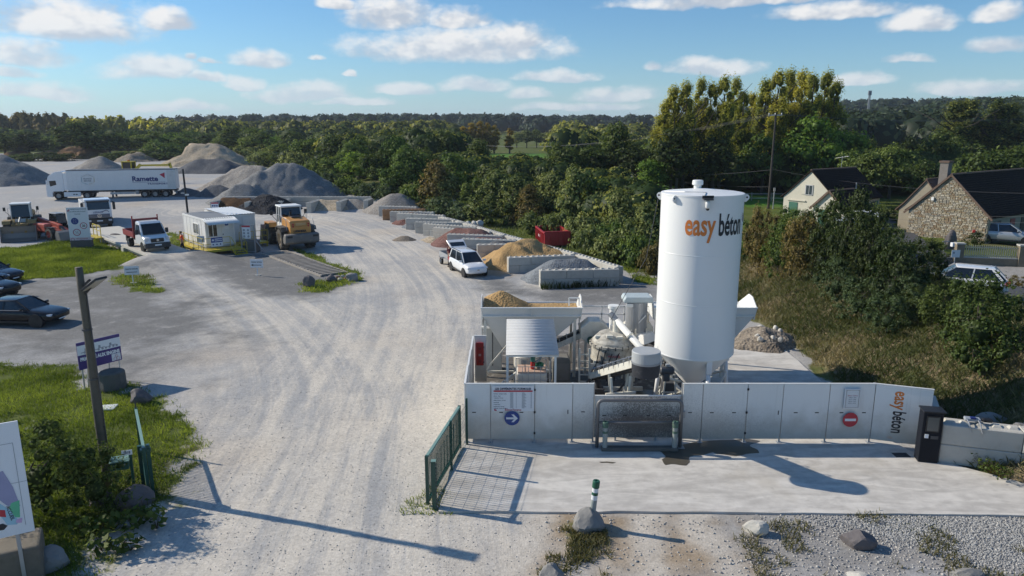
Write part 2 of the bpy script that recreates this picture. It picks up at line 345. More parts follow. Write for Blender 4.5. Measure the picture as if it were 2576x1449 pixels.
IBCW = M('tank_plastic', (.62, .59, .52), .5, dirt=.3, dcol=(.35, .3, .22))

def leaf_mat(name, c1, c2, trans=.25):
    m = bpy.data.materials.new(name); m.use_nodes = True; nt = m.node_tree; nt.nodes.clear()
    t = nd(nt, 'Attribute', attribute_name='tint').outputs['Fac']; rnd = nd(nt, 'ObjectInfo').outputs['Random']
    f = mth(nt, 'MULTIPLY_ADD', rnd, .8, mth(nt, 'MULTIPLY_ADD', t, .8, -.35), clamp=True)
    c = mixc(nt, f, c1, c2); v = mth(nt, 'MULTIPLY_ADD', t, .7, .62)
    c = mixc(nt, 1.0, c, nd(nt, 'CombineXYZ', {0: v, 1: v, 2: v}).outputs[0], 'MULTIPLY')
    d = nd(nt, 'BsdfDiffuse', {0: c}); tr = nd(nt, 'BsdfTranslucent', {0: mixc(nt, 1.0, c, (1.25, 1.25, .7), 'MULTIPLY')})
    gl = nd(nt, 'BsdfGlossy', {0: (.5, .5, .5, 1), 1: .5})
    s = nd(nt, 'MixShader', {0: trans, 1: d.outputs[0], 2: tr.outputs[0]}); s2 = nd(nt, 'MixShader', {0: .025, 1: s.outputs[0], 2: gl.outputs[0]})
    nt.links.new(s2.outputs[0], nd(nt, 'OutputMaterial').inputs[0]); MC[name] = m; return m
L_OAK = leaf_mat('leaf_oak', (0.064, 0.098, 0.025), (0.116, 0.149, 0.034))
L_MID = leaf_mat('leaf_mid', (0.086, 0.147, 0.032), (0.162, 0.205, 0.043))
L_BRIGHT = leaf_mat('leaf_bright', (0.112, 0.213, 0.032), (0.203, 0.284, 0.045), .42)
L_POP = leaf_mat('leaf_poplar', (0.217, 0.255, 0.046), (0.510, 0.446, 0.065), .55)
L_YEL = leaf_mat('leaf_yellow', (0.336, 0.240, 0.030), (0.52, 0.36, 0.04), .6)
L_BROWN = leaf_mat('leaf_brown', (0.130, 0.111, 0.039), (0.221, 0.163, 0.052))
L_IVY = leaf_mat('leaf_ivy', (0.108, 0.146, 0.039), (0.273, 0.293, 0.098))
L_DARK = leaf_mat('leaf_dark', (0.037, 0.058, 0.017), (0.068, 0.088, 0.024))
L_BLUE = leaf_mat('leaf_bluish', (0.067, 0.106, 0.042), (0.106, 0.144, 0.061))
L_WOOD = leaf_mat('leaf_far_wood', (0.030, 0.052, 0.030), (0.058, 0.082, 0.042), .2)
L_WEED = leaf_mat('leaf_weed', (.07, .115, .02), (.11, .14, .03), .4)
G_LAWN = leaf_mat('grass_lawn', (0.115, 0.19, 0.02), (0.25, 0.29, 0.05), .35)
G_DRY = leaf_mat('grass_dry', (.10, .15, .035), (.27, .22, .13), .3)
L_NEAR = leaf_mat('leaf_near_wood', (0.05, 0.09, 0.024), (0.27, 0.26, 0.055), .3)
CORE = M('crown_core', (.012, .018, .007), .9, var=.2)

def pile_mat(name, c1, c2, sc=1.0, peb=.5, flow=.4):
    m = bpy.data.materials.new(name); m.use_nodes = True; nt = m.node_tree; b = nt.nodes['Principled BSDF']; tc = nd(nt, 'NewGeometry').outputs['Position']
    big = noise(nt, tc, .5 * sc, 5, .6); vo = nd(nt, 'TexVoronoi', {'Vector': tc, 'Scale': 9 * sc}); v2 = nd(nt, 'TexVoronoi', {'Vector': tc, 'Scale': 26 * sc})
    st = noise(nt, nd(nt, 'Mapping', {'Vector': tc, 'Scale': (1.6, 1.6, .12)}).outputs[0], 1.4 * sc, 5, .65)
    f = mth(nt, 'ADD', mth(nt, 'MULTIPLY', big, .6), mth(nt, 'MULTIPLY', st, flow)); c = mixc(nt, ramp(nt, f, .3, .75), c1, c2)
    sp = nd(nt, 'SeparateColor', {0: vo.outputs['Color']}); sp2 = nd(nt, 'SeparateColor', {0: v2.outputs['Color']})
    k = mth(nt, 'ADD', mth(nt, 'MULTIPLY_ADD', sp.outputs[0], peb, 1 - peb * .5), mth(nt, 'MULTIPLY_ADD', sp2.outputs[0], peb * .7, -.35 * peb))
    c = mixc(nt, 1.0, c, nd(nt, 'CombineXYZ', {0: k, 1: k, 2: k}).outputs[0], 'MULTIPLY'); nt.links.new(c, b.inputs['Base Color']); b.inputs['Roughness'].default_value = .95; b.inputs['Specular IOR Level'].default_value = .15
    h = mth(nt, 'ADD', mth(nt, 'MULTIPLY', vo.outputs['Distance'], .7), mth(nt, 'MULTIPLY', st, .6))
    bn = nd(nt, 'Bump', {'Height': h, 'Strength': .6, 'Distance': .12 / sc}); nt.links.new(bn.outputs[0], b.inputs['Normal']); MC[name] = m; return m
PL_GREY = pile_mat('aggregate_grey', (.19, .19, .19), (.27, .265, .25)); PL_DGREY = pile_mat('aggregate_dark', (.10, .105, .115), (.15, .15, .155))
PL_BEIGE = pile_mat('aggregate_beige', (.38, .30, .21), (.50, .42, .31)); PL_SAND = pile_mat('sand', (.40, .25, .11), (.52, .35, .17), 1, .2)
PL_RED = pile_mat('aggregate_red', (.17, .085, .07), (.24, .14, .12)); PL_BLUEG = pile_mat('aggregate_bluegrey', (.17, .185, .20), (.25, .265, .275))
PL_EARTH = pile_mat('earth', (.075, .045, .028), (.20, .12, .065), 1, .4, .8); PL_COAL = pile_mat('black_rock', (.022, .022, .026), (.05, .05, .055), .5, .9)
PL_MULCH = pile_mat('mulch', (.09, .05, .025), (.16, .09, .05), 1.4, .5); PL_PALE = pile_mat('limestone', (.45, .42, .37), (.58, .55, .49), 1, .25); PL_DIRT = pile_mat('spoil', (.21, .17, .13), (.34, .29, .23), .8, .5)
PL_TAUPE = pile_mat('aggregate_taupe', (.26, .235, .21), (.35, .32, .28))
# ---------------------------------------------------------------- ground sheet
def grow(a, b, s, lim, g=1.16):
    out = [b]; st = s
    while out[-1] < lim: st *= g; out.append(out[-1] + st)
    return out[1:]
xs = np.concatenate([-np.array(grow(0, 46, .22, 3200))[::-1], np.arange(-46, 30.01, .22), np.array(grow(0, 30, .22, 3200))])
ys = np.concatenate([-np.array(grow(0, -11, .3, 400))[::-1], np.arange(11, 62, .2), np.array(grow(0, 62, .2, 5200, 1.035))])
GX, GY = np.meshgrid(xs, ys); GZ = zt(GX, GY)
def px2w(poly): return [tuple(G(u, v)[:2]) for u, v in poly]
def inside(X, Y, poly):
    c = np.zeros(X.shape, bool); n = len(poly)
    for i in range(n):
        (x0, y0), (x1, y1) = poly[i], poly[i - 1]
        if y0 == y1: continue
        c ^= ((y0 > Y) != (y1 > Y)) & (X < (x1 - x0) * (Y - y0) / (y1 - y0) + x0)
    return c
def sdist(X, Y, poly): d = poly_dist(X, Y, poly + [poly[0]], False); return np.where(inside(X, Y, poly), d, -d)
JIT = (fbm(GX * .55, GY * .55, 21, 4) - .5); JIT2 = (fbm(GX * 2.3, GY * 2.3, 31, 3) - .5)
def mask(poly_px, soft=1.0, jit=2.0, X=None, Y=None):
    if X is None: return np.clip(.5 + sdist(GX, GY, px2w(poly_px)) / soft + (JIT * jit + JIT2 * jit * .6) / soft, 0, 1)
    j = (fbm(X * .55, Y * .55, 21, 4) - .5) * jit + (fbm(X * 2.3, Y * 2.3, 31, 3) - .5) * jit * .6
    return np.clip(.5 + sdist(X, Y, px2w(poly_px)) / soft + j / soft, 0, 1)
LAWN = [(-250, 890), (150, 925), (250, 975), (330, 985), (400, 1000), (440, 1075), (455, 1120), (435, 1180), (405, 1260), (340, 1330), (240, 1460), (60, 1560), (-300, 1500)]
GRASS2 = [(-80, 625), (60, 622), (180, 600), (250, 606), (330, 640), (352, 655), (300, 672), (190, 692), (40, 706), (-80, 706)]
GPARK = [(270, 700), (330, 686), (392, 700), (402, 736), (340, 732)]
GSTRIP = [(722, 624), (758, 626), (905, 690), (912, 706), (880, 700), (840, 682)]
GROCK = [(742, 716), (790, 706), (880, 700), (905, 712), (800, 738), (750, 734)]
GCAB = [(425, 586), (474, 596), (470, 632), (432, 622)]
GTRACK = [(860, 470), (905, 492), (1010, 512), (1110, 545), (1290, 600), (1420, 640), (1560, 672), (1660, 705), (1650, 660), (1480, 590), (1280, 545), (1050, 492), (900, 455)]
GNEAR = [(1560, 668), (1645, 702), (1660, 720), (1600, 715)]
CARPARK = [(-300, 690), (60, 706), (190, 694), (300, 676), (360, 660), (420, 690), (470, 760), (520, 820), (480, 880), (340, 955), (200, 925), (-300, 890)]
ISLAND = [(470, 636), (700, 640), (850, 690), (915, 712), (790, 748), (650, 742), (560, 705), (490, 655)]
BAYGREY = [(1235, 688), (1360, 735), (1560, 712), (1660, 700), (1660, 760), (1500, 772), (1260, 742), (1190, 712)]
SANDM = [(1215, 650), (1290, 660), (1300, 690), (1260, 700), (1200, 690)]
WEEDS = [(1350, 1460), (1440, 1330), (1530, 1350), (1520, 1460)]
DIRTR = [(1850, 1290), (2600, 1290), (2800, 1460), (1830, 1460)]
MUDR = [(1842, 830), (1960, 830), (2000, 880), (1940, 905), (1842, 890)]
EARTHF = [(1380, 1290), (1850, 1285), (1900, 1460), (1330, 1460)]
FIELDG = [(1190, 386), (1375, 386), (1380, 399), (1180, 399)]
FIELDB = [(1180, 398), (1375, 398), (1375, 420), (1200, 424)]
PADDOCK = [(1500, 440), (1680, 455), (1990, 470), (1990, 520), (1660, 510), (1540, 480)]
DRIVE = [(2380, 650), (2650, 655), (2650, 740), (2480, 705), (2330, 690)]
S = poly_dist(GX, GY, FOOT)
out = np.clip(.5 + S / .8 + JIT * 1.6, 0, 1)
veg = out.copy()
m_grass = np.maximum.reduce([mask(LAWN, 1.3, 2.4), mask(GRASS2, 1.5, 2.6), mask(GPARK, .7, 1.8) * .8, mask(GSTRIP, .5, .9), mask(GROCK, 1.6, 2.4) * .6, mask(GCAB, .8, 1.2), mask(GTRACK, 1.6, 3) * .75, mask(GNEAR, 1, 1.5) * .7, mask(WEEDS, 1.0, 2.0) * .55, mask(DIRTR, 1, 3) * np.clip(JIT * 5 - .2, 0, .6)])
m_dry = np.clip(sstep((S + .5) / 1.5) * sstep((64 - GY) / 8) * sstep((S - 13) / -3), 0, 1)
m_field = np.maximum(mask(FIELDG, 4, 4), mask(PADDOCK, 3, 5)); m_brown = mask(FIELDB, 4, 4)
m_drive = np.maximum(mask(DRIVE, 1, 1.2), 0)
m_grass = np.maximum(m_grass, veg * (1 - m_drive)); 
farv = sstep((GY - 235) / 30); m_grass = np.maximum(m_grass, farv)
m_grey = np.maximum.reduce([mask(CARPARK, 6.0, 7) * (.9 + .7 * JIT), mask(ISLAND, 2.2, 2.4), mask(BAYGREY, 1.5, 2) * .9, mask(DIRTR, 1.5, 2) * .35, m_drive * .5])
m_sand = np.maximum(mask(SANDM, 1, 1.4), mask(EARTHF, 1.5, 2.2) * (.95 + .8 * JIT)); m_mud = np.maximum.reduce([mask(MUDR, 1, 2), m_brown, mask(DIRTR, 1, 2.5) * .3 * np.clip(.5 - JIT * 3, 0, 1)])
TR = [px2w([(560, 1600), (650, 1440), (770, 1200), (835, 1020), (790, 890), (690, 785), (560, 700), (420, 632)]),
      px2w([(880, 1700), (920, 1440), (960, 1150), (1005, 960), (1045, 800), (1030, 720), (985, 660), (900, 595), (760, 550), (500, 530)]),
      px2w([(1060, 1700), (1050, 1300), (1080, 1050), (1150, 880), (1180, 760), (1120, 690), (1040, 620), (980, 580), (900, 550)])]
def smooth(p):      # rounds the corners of a track
    for _ in range(3): p = [p[0]] + [q for a, b in zip(p[:-1], p[1:]) for q in ((a[0] * .75 + b[0] * .25, a[1] * .75 + b[1] * .25), (a[0] * .25 + b[0] * .75, a[1] * .25 + b[1] * .75))] + [p[-1]]
    return p
TR = [smooth(t) for t in TR]; dist = [poly_dist(GX, GY, t, True, True) for t in TR]
RUT = [px2w(q) for q in ([(1628, 1288), (1618, 1340), (1640, 1400), (1665, 1500)], [(1745, 1288), (1760, 1340), (1815, 1400), (1890, 1500)], [(1385, 1300), (1330, 1360), (1270, 1450)])]
m_rut = np.maximum.reduce([np.clip(1.25 - (poly_dist(GX, GY, r, False) + JIT * .5 + JIT2 * .3) / .5, 0, 1) for r in RUT])
# ruts and unevenness of the yard
yard = (1 - veg) * (1 - m_grass)
GZ = GZ + (fbm(GX * .8, GY * .8, 3, 3) - .5) * .07 * (1 - farv) * np.where(GY < 90, 1, .3) + veg * (fbm(GX * .45, GY * .45, 8, 3) - .5) * .5 * sstep((130 - GY) / 60)
SLAB = [(-1.62, 23.5), (-1.95, 21.2), (-2.1, 18.75), (5, 18.75), (15.0, 18.55), (17.5, 18.5), (15.6, 20.6), (13.6, 22.4), (13.2, 23.6), (13.45, 36), (9.5, 37.3), (-1.3, 36), (-1.5, 30)]
sd = sdist(GX, GY, SLAB); GZ = np.where(sd > -.25, np.minimum(GZ, -.05 * sstep((sd + .25) / .5)), GZ)
nx, ny = len(xs), len(ys)
idx = np.arange(nx * ny).reshape(ny, nx); FQ = np.stack([idx[:-1, :-1], idx[:-1, 1:], idx[1:, 1:], idx[1:, :-1]], -1).reshape(-1, 4)
fl = lambda a: ('FLOAT', a.ravel())
gme = fast_mesh('ground', np.stack([GX, GY, GZ], -1).reshape(-1, 3), FQ, {'m_grass': fl(m_grass), 'm_dry': fl(m_dry), 'm_field': fl(m_field), 'm_grey': fl(m_grey), 'm_sand': fl(m_sand), 'm_mud': fl(m_mud), 'm_rut': fl(m_rut), 't1': fl(dist[0][0]), 't2': fl(dist[1][0]), 't3': fl(dist[2][0]), 's1': fl(dist[0][1]), 's2': fl(dist[1][1]), 's3': fl(dist[2][1])})
def ground_mat():
    m = bpy.data.materials.new('yard_ground'); m.use_nodes = True; nt = m.node_tree; b = nt.nodes['Principled BSDF']
    P = nd(nt, 'NewGeometry').outputs['Position']; at = lambda n: nd(nt, 'Attribute', attribute_name=n).outputs['Fac']
    sy = nd(nt, 'SeparateXYZ', {0: P}); big = noise(nt, P, .16, 5, .6); med = noise(nt, P, .9, 5, .65); fine = noise(nt, P, 7., 4, .7)
    vo = nd(nt, 'TexVoronoi', {'Vector': P, 'Scale': 17.}); v2 = nd(nt, 'TexVoronoi', {'Vector': P, 'Scale': 6.}); peb = nd(nt, 'SeparateColor', {0: vo.outputs['Color']}); peb2 = nd(nt, 'SeparateColor', {0: v2.outputs['Color']})
    st = 0.0
    for n, w in (('t1', 3.2), ('t2', 4.2), ('t3', 2.6)):
        t = at(n); vec = nd(nt, 'CombineXYZ', {0: mth(nt, 'MULTIPLY', t, 1.3), 1: mth(nt, 'MULTIPLY', at(n.replace('t', 's')), .045), 2: w}).outputs[0]
        k = noise(nt, vec, 1.25, 5, .68, 0, .25); k = mth(nt, 'SUBTRACT', k, .5)
        wt = mth(nt, 'POWER', 2.718, mth(nt, 'MULTIPLY', mth(nt, 'MULTIPLY', t, t), -1 / (w * w * 3.2)))
        st = mth(nt, 'ADD', st, mth(nt, 'MULTIPLY', mth(nt, 'ADD', mth(nt, 'MULTIPLY', k, 1.9), .22), wt))
    f = mth(nt, 'ADD', mth(nt, 'MULTIPLY_ADD', big, 1.1, -.6), mth(nt, 'ADD', mth(nt, 'MULTIPLY_ADD', med, .5, -.14), mth(nt, 'MULTIPLY', st, .9)))
    f = mth(nt, 'ADD', f, mth(nt, 'MULTIPLY_ADD', fine, .3, -.05))
    dust = ramp(nt, f, .1, .85)
    c = mixc(nt, dust, (.385, .377, .367), (.615, .56, .48)); warm = ramp(nt, noise(nt, P, .11, 3, .5), .5, .72)
    c = mixc(nt, mth(nt, 'MULTIPLY', warm, .35), c, (.52, .41, .29))
    gy = mth(nt, 'MULTIPLY', at('m_grey'), mth(nt, 'SUBTRACT', 1.0, mth(nt, 'MULTIPLY', ramp(nt, mth(nt, 'ADD', med, mth(nt, 'MULTIPLY', fine, .35)), .72, .9), .45)))
    c = mixc(nt, mth(nt, 'MULTIPLY', gy, 1.1, 0, True), c, mixc(nt, med, (.15, .147, .143), (.25, .243, .23)))
    c = mixc(nt, at('m_sand'), c, mixc(nt, med, (.27, .195, .125), (.43, .35, .26)))
    c = mixc(nt, mth(nt, 'MULTIPLY', at('m_rut'), .85), c, mixc(nt, med, (.50, .45, .38), (.66, .60, .52)))
    c = mixc(nt, mth(nt, 'MULTIPLY', at('m_mud'), .85), c, mixc(nt, med, (.15, .11, .075), (.32, .26, .20)))
    k = mth(nt, 'ADD', mth(nt, 'MULTIPLY_ADD', peb.outputs[0], .24, .88), mth(nt, 'MULTIPLY_ADD', peb2.outputs[0], .1, -.05))
    c = mixc(nt, 1.0, c, nd(nt, 'CombineXYZ', {0: k, 1: k, 2: k}).outputs[0], 'MULTIPLY')
    gm = at('m_grass'); gm = ramp(nt, mth(nt, 'ADD', gm, mth(nt, 'MULTIPLY_ADD', fine, .7, -.35)), .3, .65)
    gc = mixc(nt, med, (.06, .09, .02), (.14, .16, .035)); gc = mixc(nt, ramp(nt, big, .5, .75), gc, (.17, .14, .07))
    gc = mixc(nt, at('m_dry'), gc, mixc(nt, ramp(nt, med, .35, .6), (.075, .085, .03), (.23, .175, .11)))
    gc = mixc(nt, at('m_field'), gc, mixc(nt, med, (.07, .17, .02), (.11, .22, .03)))
    c = mixc(nt, gm, c, gc); mb = at('m_mud'); c = mixc(nt, mth(nt, 'MULTIPLY', mth(nt, 'MULTIPLY', mb, gm), .95), c, (.17, .115, .075))
    nt.links.new(c, b.inputs['Base Color']); b.inputs['Roughness'].default_value = .95; b.inputs['Specular IOR Level'].default_value = .12
    h = mth(nt, 'ADD', mth(nt, 'MULTIPLY', vo.outputs['Distance'], .5), mth(nt, 'ADD', mth(nt, 'MULTIPLY', fine, .9), mth(nt, 'MULTIPLY', st, .5)))
    bn = nd(nt, 'Bump', {'Height': h, 'Strength': .3, 'Distance': .04}); nt.links.new(bn.outputs[0], b.inputs['Normal']); return m
link('ground', gme, ground_mat(), kind='structure', smooth=True)

# ---------------------------------------------------------------- concrete slab, puddles, road
def slab_mat():
    m = bpy.data.materials.new('slab_concrete'); m.use_nodes = True; nt = m.node_tree; b = nt.nodes['Principled BSDF']; P = nd(nt, 'NewGeometry').outputs['Position']
    sw = noise(nt, nd(nt, 'Mapping', {'Vector': P, 'Scale': (.45, 1.7, 1), 'Rotation': (0, 0, .12)}).outputs[0], 1., 6, .65, 0, .8); med = noise(nt, P, 2.2, 5, .65); big = noise(nt, P, .35, 4, .6)
    c = mixc(nt, ramp(nt, mth(nt, 'ADD', mth(nt, 'MULTIPLY', sw, .7), mth(nt, 'MULTIPLY', med, .35)), .36, .68), (.46, .43, .39), (.70, .66, .60))
    c = mixc(nt, mth(nt, 'MULTIPLY', ramp(nt, big, .5, .72), .4), c, (.44, .385, .30))
    sy = nd(nt, 'SeparateXYZ', {0: P}); dirty = mth(nt, 'MULTIPLY', ramp(nt, mth(nt, 'ADD', sy.outputs[1], mth(nt, 'MULTIPLY', med, 1.6)), 24.3, 25.3), ramp(nt, med, .2, .5))
    dirty = mth(nt, 'MULTIPLY', dirty, ramp(nt, mth(nt, 'ADD', sy.outputs[0], med), 9.6, 8.0)); c = mixc(nt, mth(nt, 'MULTIPLY', dirty, .92), c, (.085, .075, .065))
    dry = ramp(nt, noise(nt, P, 5, 4, .6), .62, .72); c = mixc(nt, mth(nt, 'MULTIPLY', dry, .25), c, (.3, .27, .23))
    nt.links.new(c, b.inputs['Base Color']); b.inputs['Roughness'].default_value = .85; b.inputs['Specular IOR Level'].default_value = .25
    bn = nd(nt, 'Bump', {'Height': med, 'Strength': .25, 'Distance': .02}); nt.links.new(bn.outputs[0], b.inputs['Normal']); return m
s = MB(); n = len(SLAB); cx = sum(p[0] for p in SLAB) / n; cy = sum(p[1] for p in SLAB) / n
dense = []
for i in range(n):
    (x0, y0), (x1, y1) = SLAB[i], SLAB[(i + 1) % n]; L = math.hypot(x1 - x0, y1 - y0); k = max(2, int(L / .5))
    for j in range(k):
        t = j / k; a = .07 * (fbm(np.array((x0 + (x1 - x0) * t) * 1.3), np.array((y0 + (y1 - y0) * t) * 1.3), 77, 3) - .5) * 2; dense.append((x0 + (x1 - x0) * t - (y1 - y0) / L * a, y0 + (y1 - y0) * t + (x1 - x0) / L * a))
s.slab(dense, -.12, .045).ob('concrete_slab', slab_mat(), kind='structure')
WET = M('wet_concrete', (.105, .092, .07), .28, var=.25, sc=2.5, spec=.5)
def puddle(px, z=.051, seed=0):
    pts = [G(u, v, .05) for u, v in px]; out = []
    for i in range(len(pts)):
        a, b = pts[i], pts[(i + 1) % len(pts)]
        for j in range(5):
            p = a.lerp(b, j / 5); out.append((p.x + (vn(p.x * 3, p.y * 3, 5 + seed) - .5) * .28, p.y + (vn(p.x * 3, p.y * 3, 9 + seed) - .5) * .2))
    me = bpy.data.meshes.new('p'); me.from_pydata([(x, y, z) for x, y in out], [], [list(range(len(out)))]); link('puddle', me, WET, kind='structure')
puddle([(1640, 1128), (1700, 1121), (1790, 1108), (1880, 1104), (1905, 1110), (1893, 1124), (1905, 1140), (1850, 1146), (1790, 1139), (1735, 1150), (1728, 1168), (1680, 1171), (1668, 1157), (1675, 1145)])
puddle([(1507, 1163), (1530, 1160), (1548, 1162), (1535, 1167), (1510, 1167)], seed=3)
puddle([(1450, 985), (1560, 975), (1690, 985), (1640, 1010), (1500, 1040), (1400, 1020)], seed=6)
ASPH = M('asphalt', (.075, .075, .078), .85, var=.2, sc=2, bump=.3, bsc=80)
RD = [(26.5, 12), (26.8, 25), (27.2, 37), (29.2, 50), (32.5, 62), (37, 76), (44, 96)]
def strip(name, pts, off0, off1, z, mat, kind='structure', k=6):
    P = []
    for a, b in zip(pts[:-1], pts[1:]):
        for j in range(k): t = j / k; P.append((a[0] + (b[0] - a[0]) * t, a[1] + (b[1] - a[1]) * t))
    P.append(pts[-1]); V = []; Fc = []
    for i, p in enumerate(P):
        a, b = P[max(i - 1, 0)], P[min(i + 1, len(P) - 1)]; L = math.hypot(b[0] - a[0], b[1] - a[1]); nx_, ny_ = (b[1] - a[1]) / L, -(b[0] - a[0]) / L
        for o in np.linspace(off0, off1, 5): x, y = p[0] + nx_ * o, p[1] + ny_ * o; V.append((x, y, ztf(x, y) + z))
    for i in range(len(P) - 1):
        for j in range(4): q = i * 5 + j; Fc.append((q, q + 1, q + 6, q + 5))
    return link(name, fast_mesh(name, V, Fc), mat, kind=kind)
strip('road', RD, -2.7, 2.7, .22, ASPH)
strip('road_marking', RD, -2.5, -2.35, .226, SIGNW)
# ================================================================ hoarding round the concrete plant
def panel_mat(name, c0, amt, streak):
    m = bpy.data.materials.new(name); m.use_nodes = True; nt = m.node_tree; b = nt.nodes['Principled BSDF']; P = nd(nt, 'NewGeometry').outputs['Position']
    z = nd(nt, 'SeparateXYZ', {0: P}).outputs[2]; n1 = noise(nt, P, 1.1, 5, .65); n2 = noise(nt, P, 22, 4, .75); n3 = noise(nt, nd(nt, 'Mapping', {'Vector': P, 'Scale': (9, 9, .5)}).outputs[0], 1., 4, .6)
    low = ramp(nt, mth(nt, 'ADD', z, mth(nt, 'MULTIPLY_ADD', n1, 1.7, -.85)), 1.55, .1)
    c = mixc(nt, mth(nt, 'MULTIPLY', low, .72), c0, (.40, .36, .285)); c = mixc(nt, mth(nt, 'MULTIPLY', ramp(nt, n3, .55, .8), .22), c, (.5, .47, .4))
    if amt:   # cement splashes
        x = nd(nt, 'SeparateXYZ', {0: P}).outputs[0]; dx = mth(nt, 'DIVIDE', mth(nt, 'SUBTRACT', x, 4.55), 1.5 if amt > .6 else 4.0); near = mth(nt, 'SUBTRACT', 1.0, mth(nt, 'MULTIPLY', dx, dx))
        band = mth(nt, 'SUBTRACT', 1.0, mth(nt, 'ABSOLUTE', mth(nt, 'DIVIDE', mth(nt, 'SUBTRACT', z, .72), 1.15)))
        f = mth(nt, 'ADD', mth(nt, 'MULTIPLY', near, .45), mth(nt, 'ADD', mth(nt, 'MULTIPLY', band, .62), mth(nt, 'ADD', mth(nt, 'MULTIPLY_ADD', n2, 1.5, -.95), mth(nt, 'MULTIPLY_ADD', n1, .8, -.5))))
        c = mixc(nt, mth(nt, 'MULTIPLY', ramp(nt, f, .12, .75), amt), c, (.045, .042, .045)); c = mixc(nt, mth(nt, 'MULTIPLY', ramp(nt, mth(nt, 'ADD', f, mth(nt, 'MULTIPLY', n3, .6)), .0, 1.1), amt * .75), c, (.15, .135, .12))
    nt.links.new(c, b.inputs['Base Color']); b.inputs['Roughness'].default_value = .5; return m
PAN = panel_mat('hoarding_panel', (.83, .82, .785), 0, 0); PANS = panel_mat('splashed_panel', (.77, .76, .72), 1.0, 1); PANT = panel_mat('tired_panel', (.81, .80, .76), .2, 1)
hoard = T('site_hoarding', 'long white steel hoarding enclosing the concrete plant', 'hoarding', (0, 23.3, 0))
def hpanel(p, q, z0, z1, mat, slots=(), th=.045, name='panel'):
    p = Vector((*p, 0)); q = Vector((*q, 0)); d = (q - p); L = d.length; d.normalize(); n = Vector((d.y, -d.x, 0))
    if n.y > 0 and abs(n.y) > .2: n = -n
    o = -hoard.location
    fr = Matrix(((d.x, n.x, 0, p.x + o.x), (d.y, n.y, 0, p.y + o.y), (0, 0, 1, 0), (0, 0, 0, 1)))
    a = MB().bx(.012, L - .012, -th, 0, z0, z1, fr).ob(name, mat, hoard, bev=.006)
    MB().bx(.0, L, -th - .012, .012, z1 - .0, z1 + .03, fr).ob('top_rail', WHITE, a)
    for t, zz, vert in slots:
        w, h = (.13, .032) if not vert else (.03, .15)
        MB().bx(t * L - w / 2, t * L + w / 2, -.01, .006, zz - h / 2, zz + h / 2, fr).ob('slot', BLACK, a)
    return a
def fx(u, y=23.3, z=1.2): return (u - CX) / FPX * (y * math.cos(TH) + (CAM_H - z) * math.sin(TH))
XP = [fx(u) for u in (1172, 1234, 1345, 1440, 1493)]
for i in range(4):
    hpanel((XP[i], 23.3), (XP[i + 1], 23.3), .2, 2.2, PANT if i == 3 else PAN, [[(.33, 1.18, 0), ], [(.24, 1.18, 0), (.7, 1.18, 0)], [(.88, 1.2, 1)], [(.5, 1.2, 0)]][i])
XR = [fx(u) for u in (1716, 1766, 1878, 1967, 2083, 2196)]
for i in range(5):
    hpanel((XR[i], 23.3), (XR[i + 1], 23.3), .2, 2.2, PANT if i < 3 else PAN, [[(.4, 1.17, 0)], [(.22, 1.17, 0), (.72, 1.17, 0)], [(.9, 1.17, 1)], [(.3, 1.17, 0), (.76, 1.17, 0)], [(.3, 1.17, 0), (.8, 1.17, 0)]][i])
PE = (14.05, 22.72)
ez = hpanel((XR[5], 23.3), PE, .2, 2.2, PAN)
lowp = hpanel((XP[4] + .03, 23.42), (XR[0] - .03, 23.42), .2, 1.72, PANS, [(.12, 1.02, 0), (.36, 1.02, 0), (.63, 1.02, 0), (.87, 1.02, 0)], name='splash_panel')
for a, b in ((23.32, 25.2), (25.22, 27.1), (27.12, 29.0)): hpanel((XP[0] - .0, a), (XP[0] - .02, b), .2, 2.2, PAN)
hpanel((XP[0], 29.05), (XP[0] + .52, 29.05), .2, 2.2, PAN)
for x in XP + XR: MB().bx(x - .03, x + .03, .05, .13, .045, 2.22).bx(x - .08, x + .08, .0, .16, .045, .06).ob('post', GALV, hoard)
for x in (3.6, 5.0): MB().bx(x - .03, x + .03, .18, .26, .045, 1.7).ob('post', GALV, hoard)
for x, zz in ((XP[2], 2.0), (XP[2], 1.19), (XP[2], .42), (XR[2], 2.02), (XR[2], 1.18), (XR[2], .42)): MB().bx(x - .03, x + .03, -.03, .02, zz - .035, zz + .035).ob('hinge', BLACK, hoard)
MB().bx(XR[0] + .01, XR[0] + .09, -.09, -.012, 1.0, 1.25).ob('switch_box', GREYS, hoard, bev=.01)
# "easy beton" turned on its side on the last panel
o = -hoard.location; p = Vector((XR[5], 23.3, 0)) + o; q = Vector((*PE, 0)) + o; d = (q - p).normalized(); nrm = Vector((d.y, -d.x, 0)); nrm = -nrm if nrm.y > 0 else nrm
base = p + d * .62 + nrm * .006 + Vector((0, 0, 1.97))
EZ = (ez, base, d)
s = MB(); F2 = frame(base + Vector((0, 0, -1.52)), (0, 0, -1), d)
for r in (.06, .1, .14):
    for k in range(5): a0, a1 = R(-40 + 16 * k), R(-40 + 16 * (k + 1)); s.bar(F2 @ Vector((r * math.cos(a0), r * math.sin(a0) - .02, 0)), F2 @ Vector((r * math.cos(a1), r * math.sin(a1) - .02, 0)), .012, .002)
s.ob('signal_mark', INKORANGE, ez)
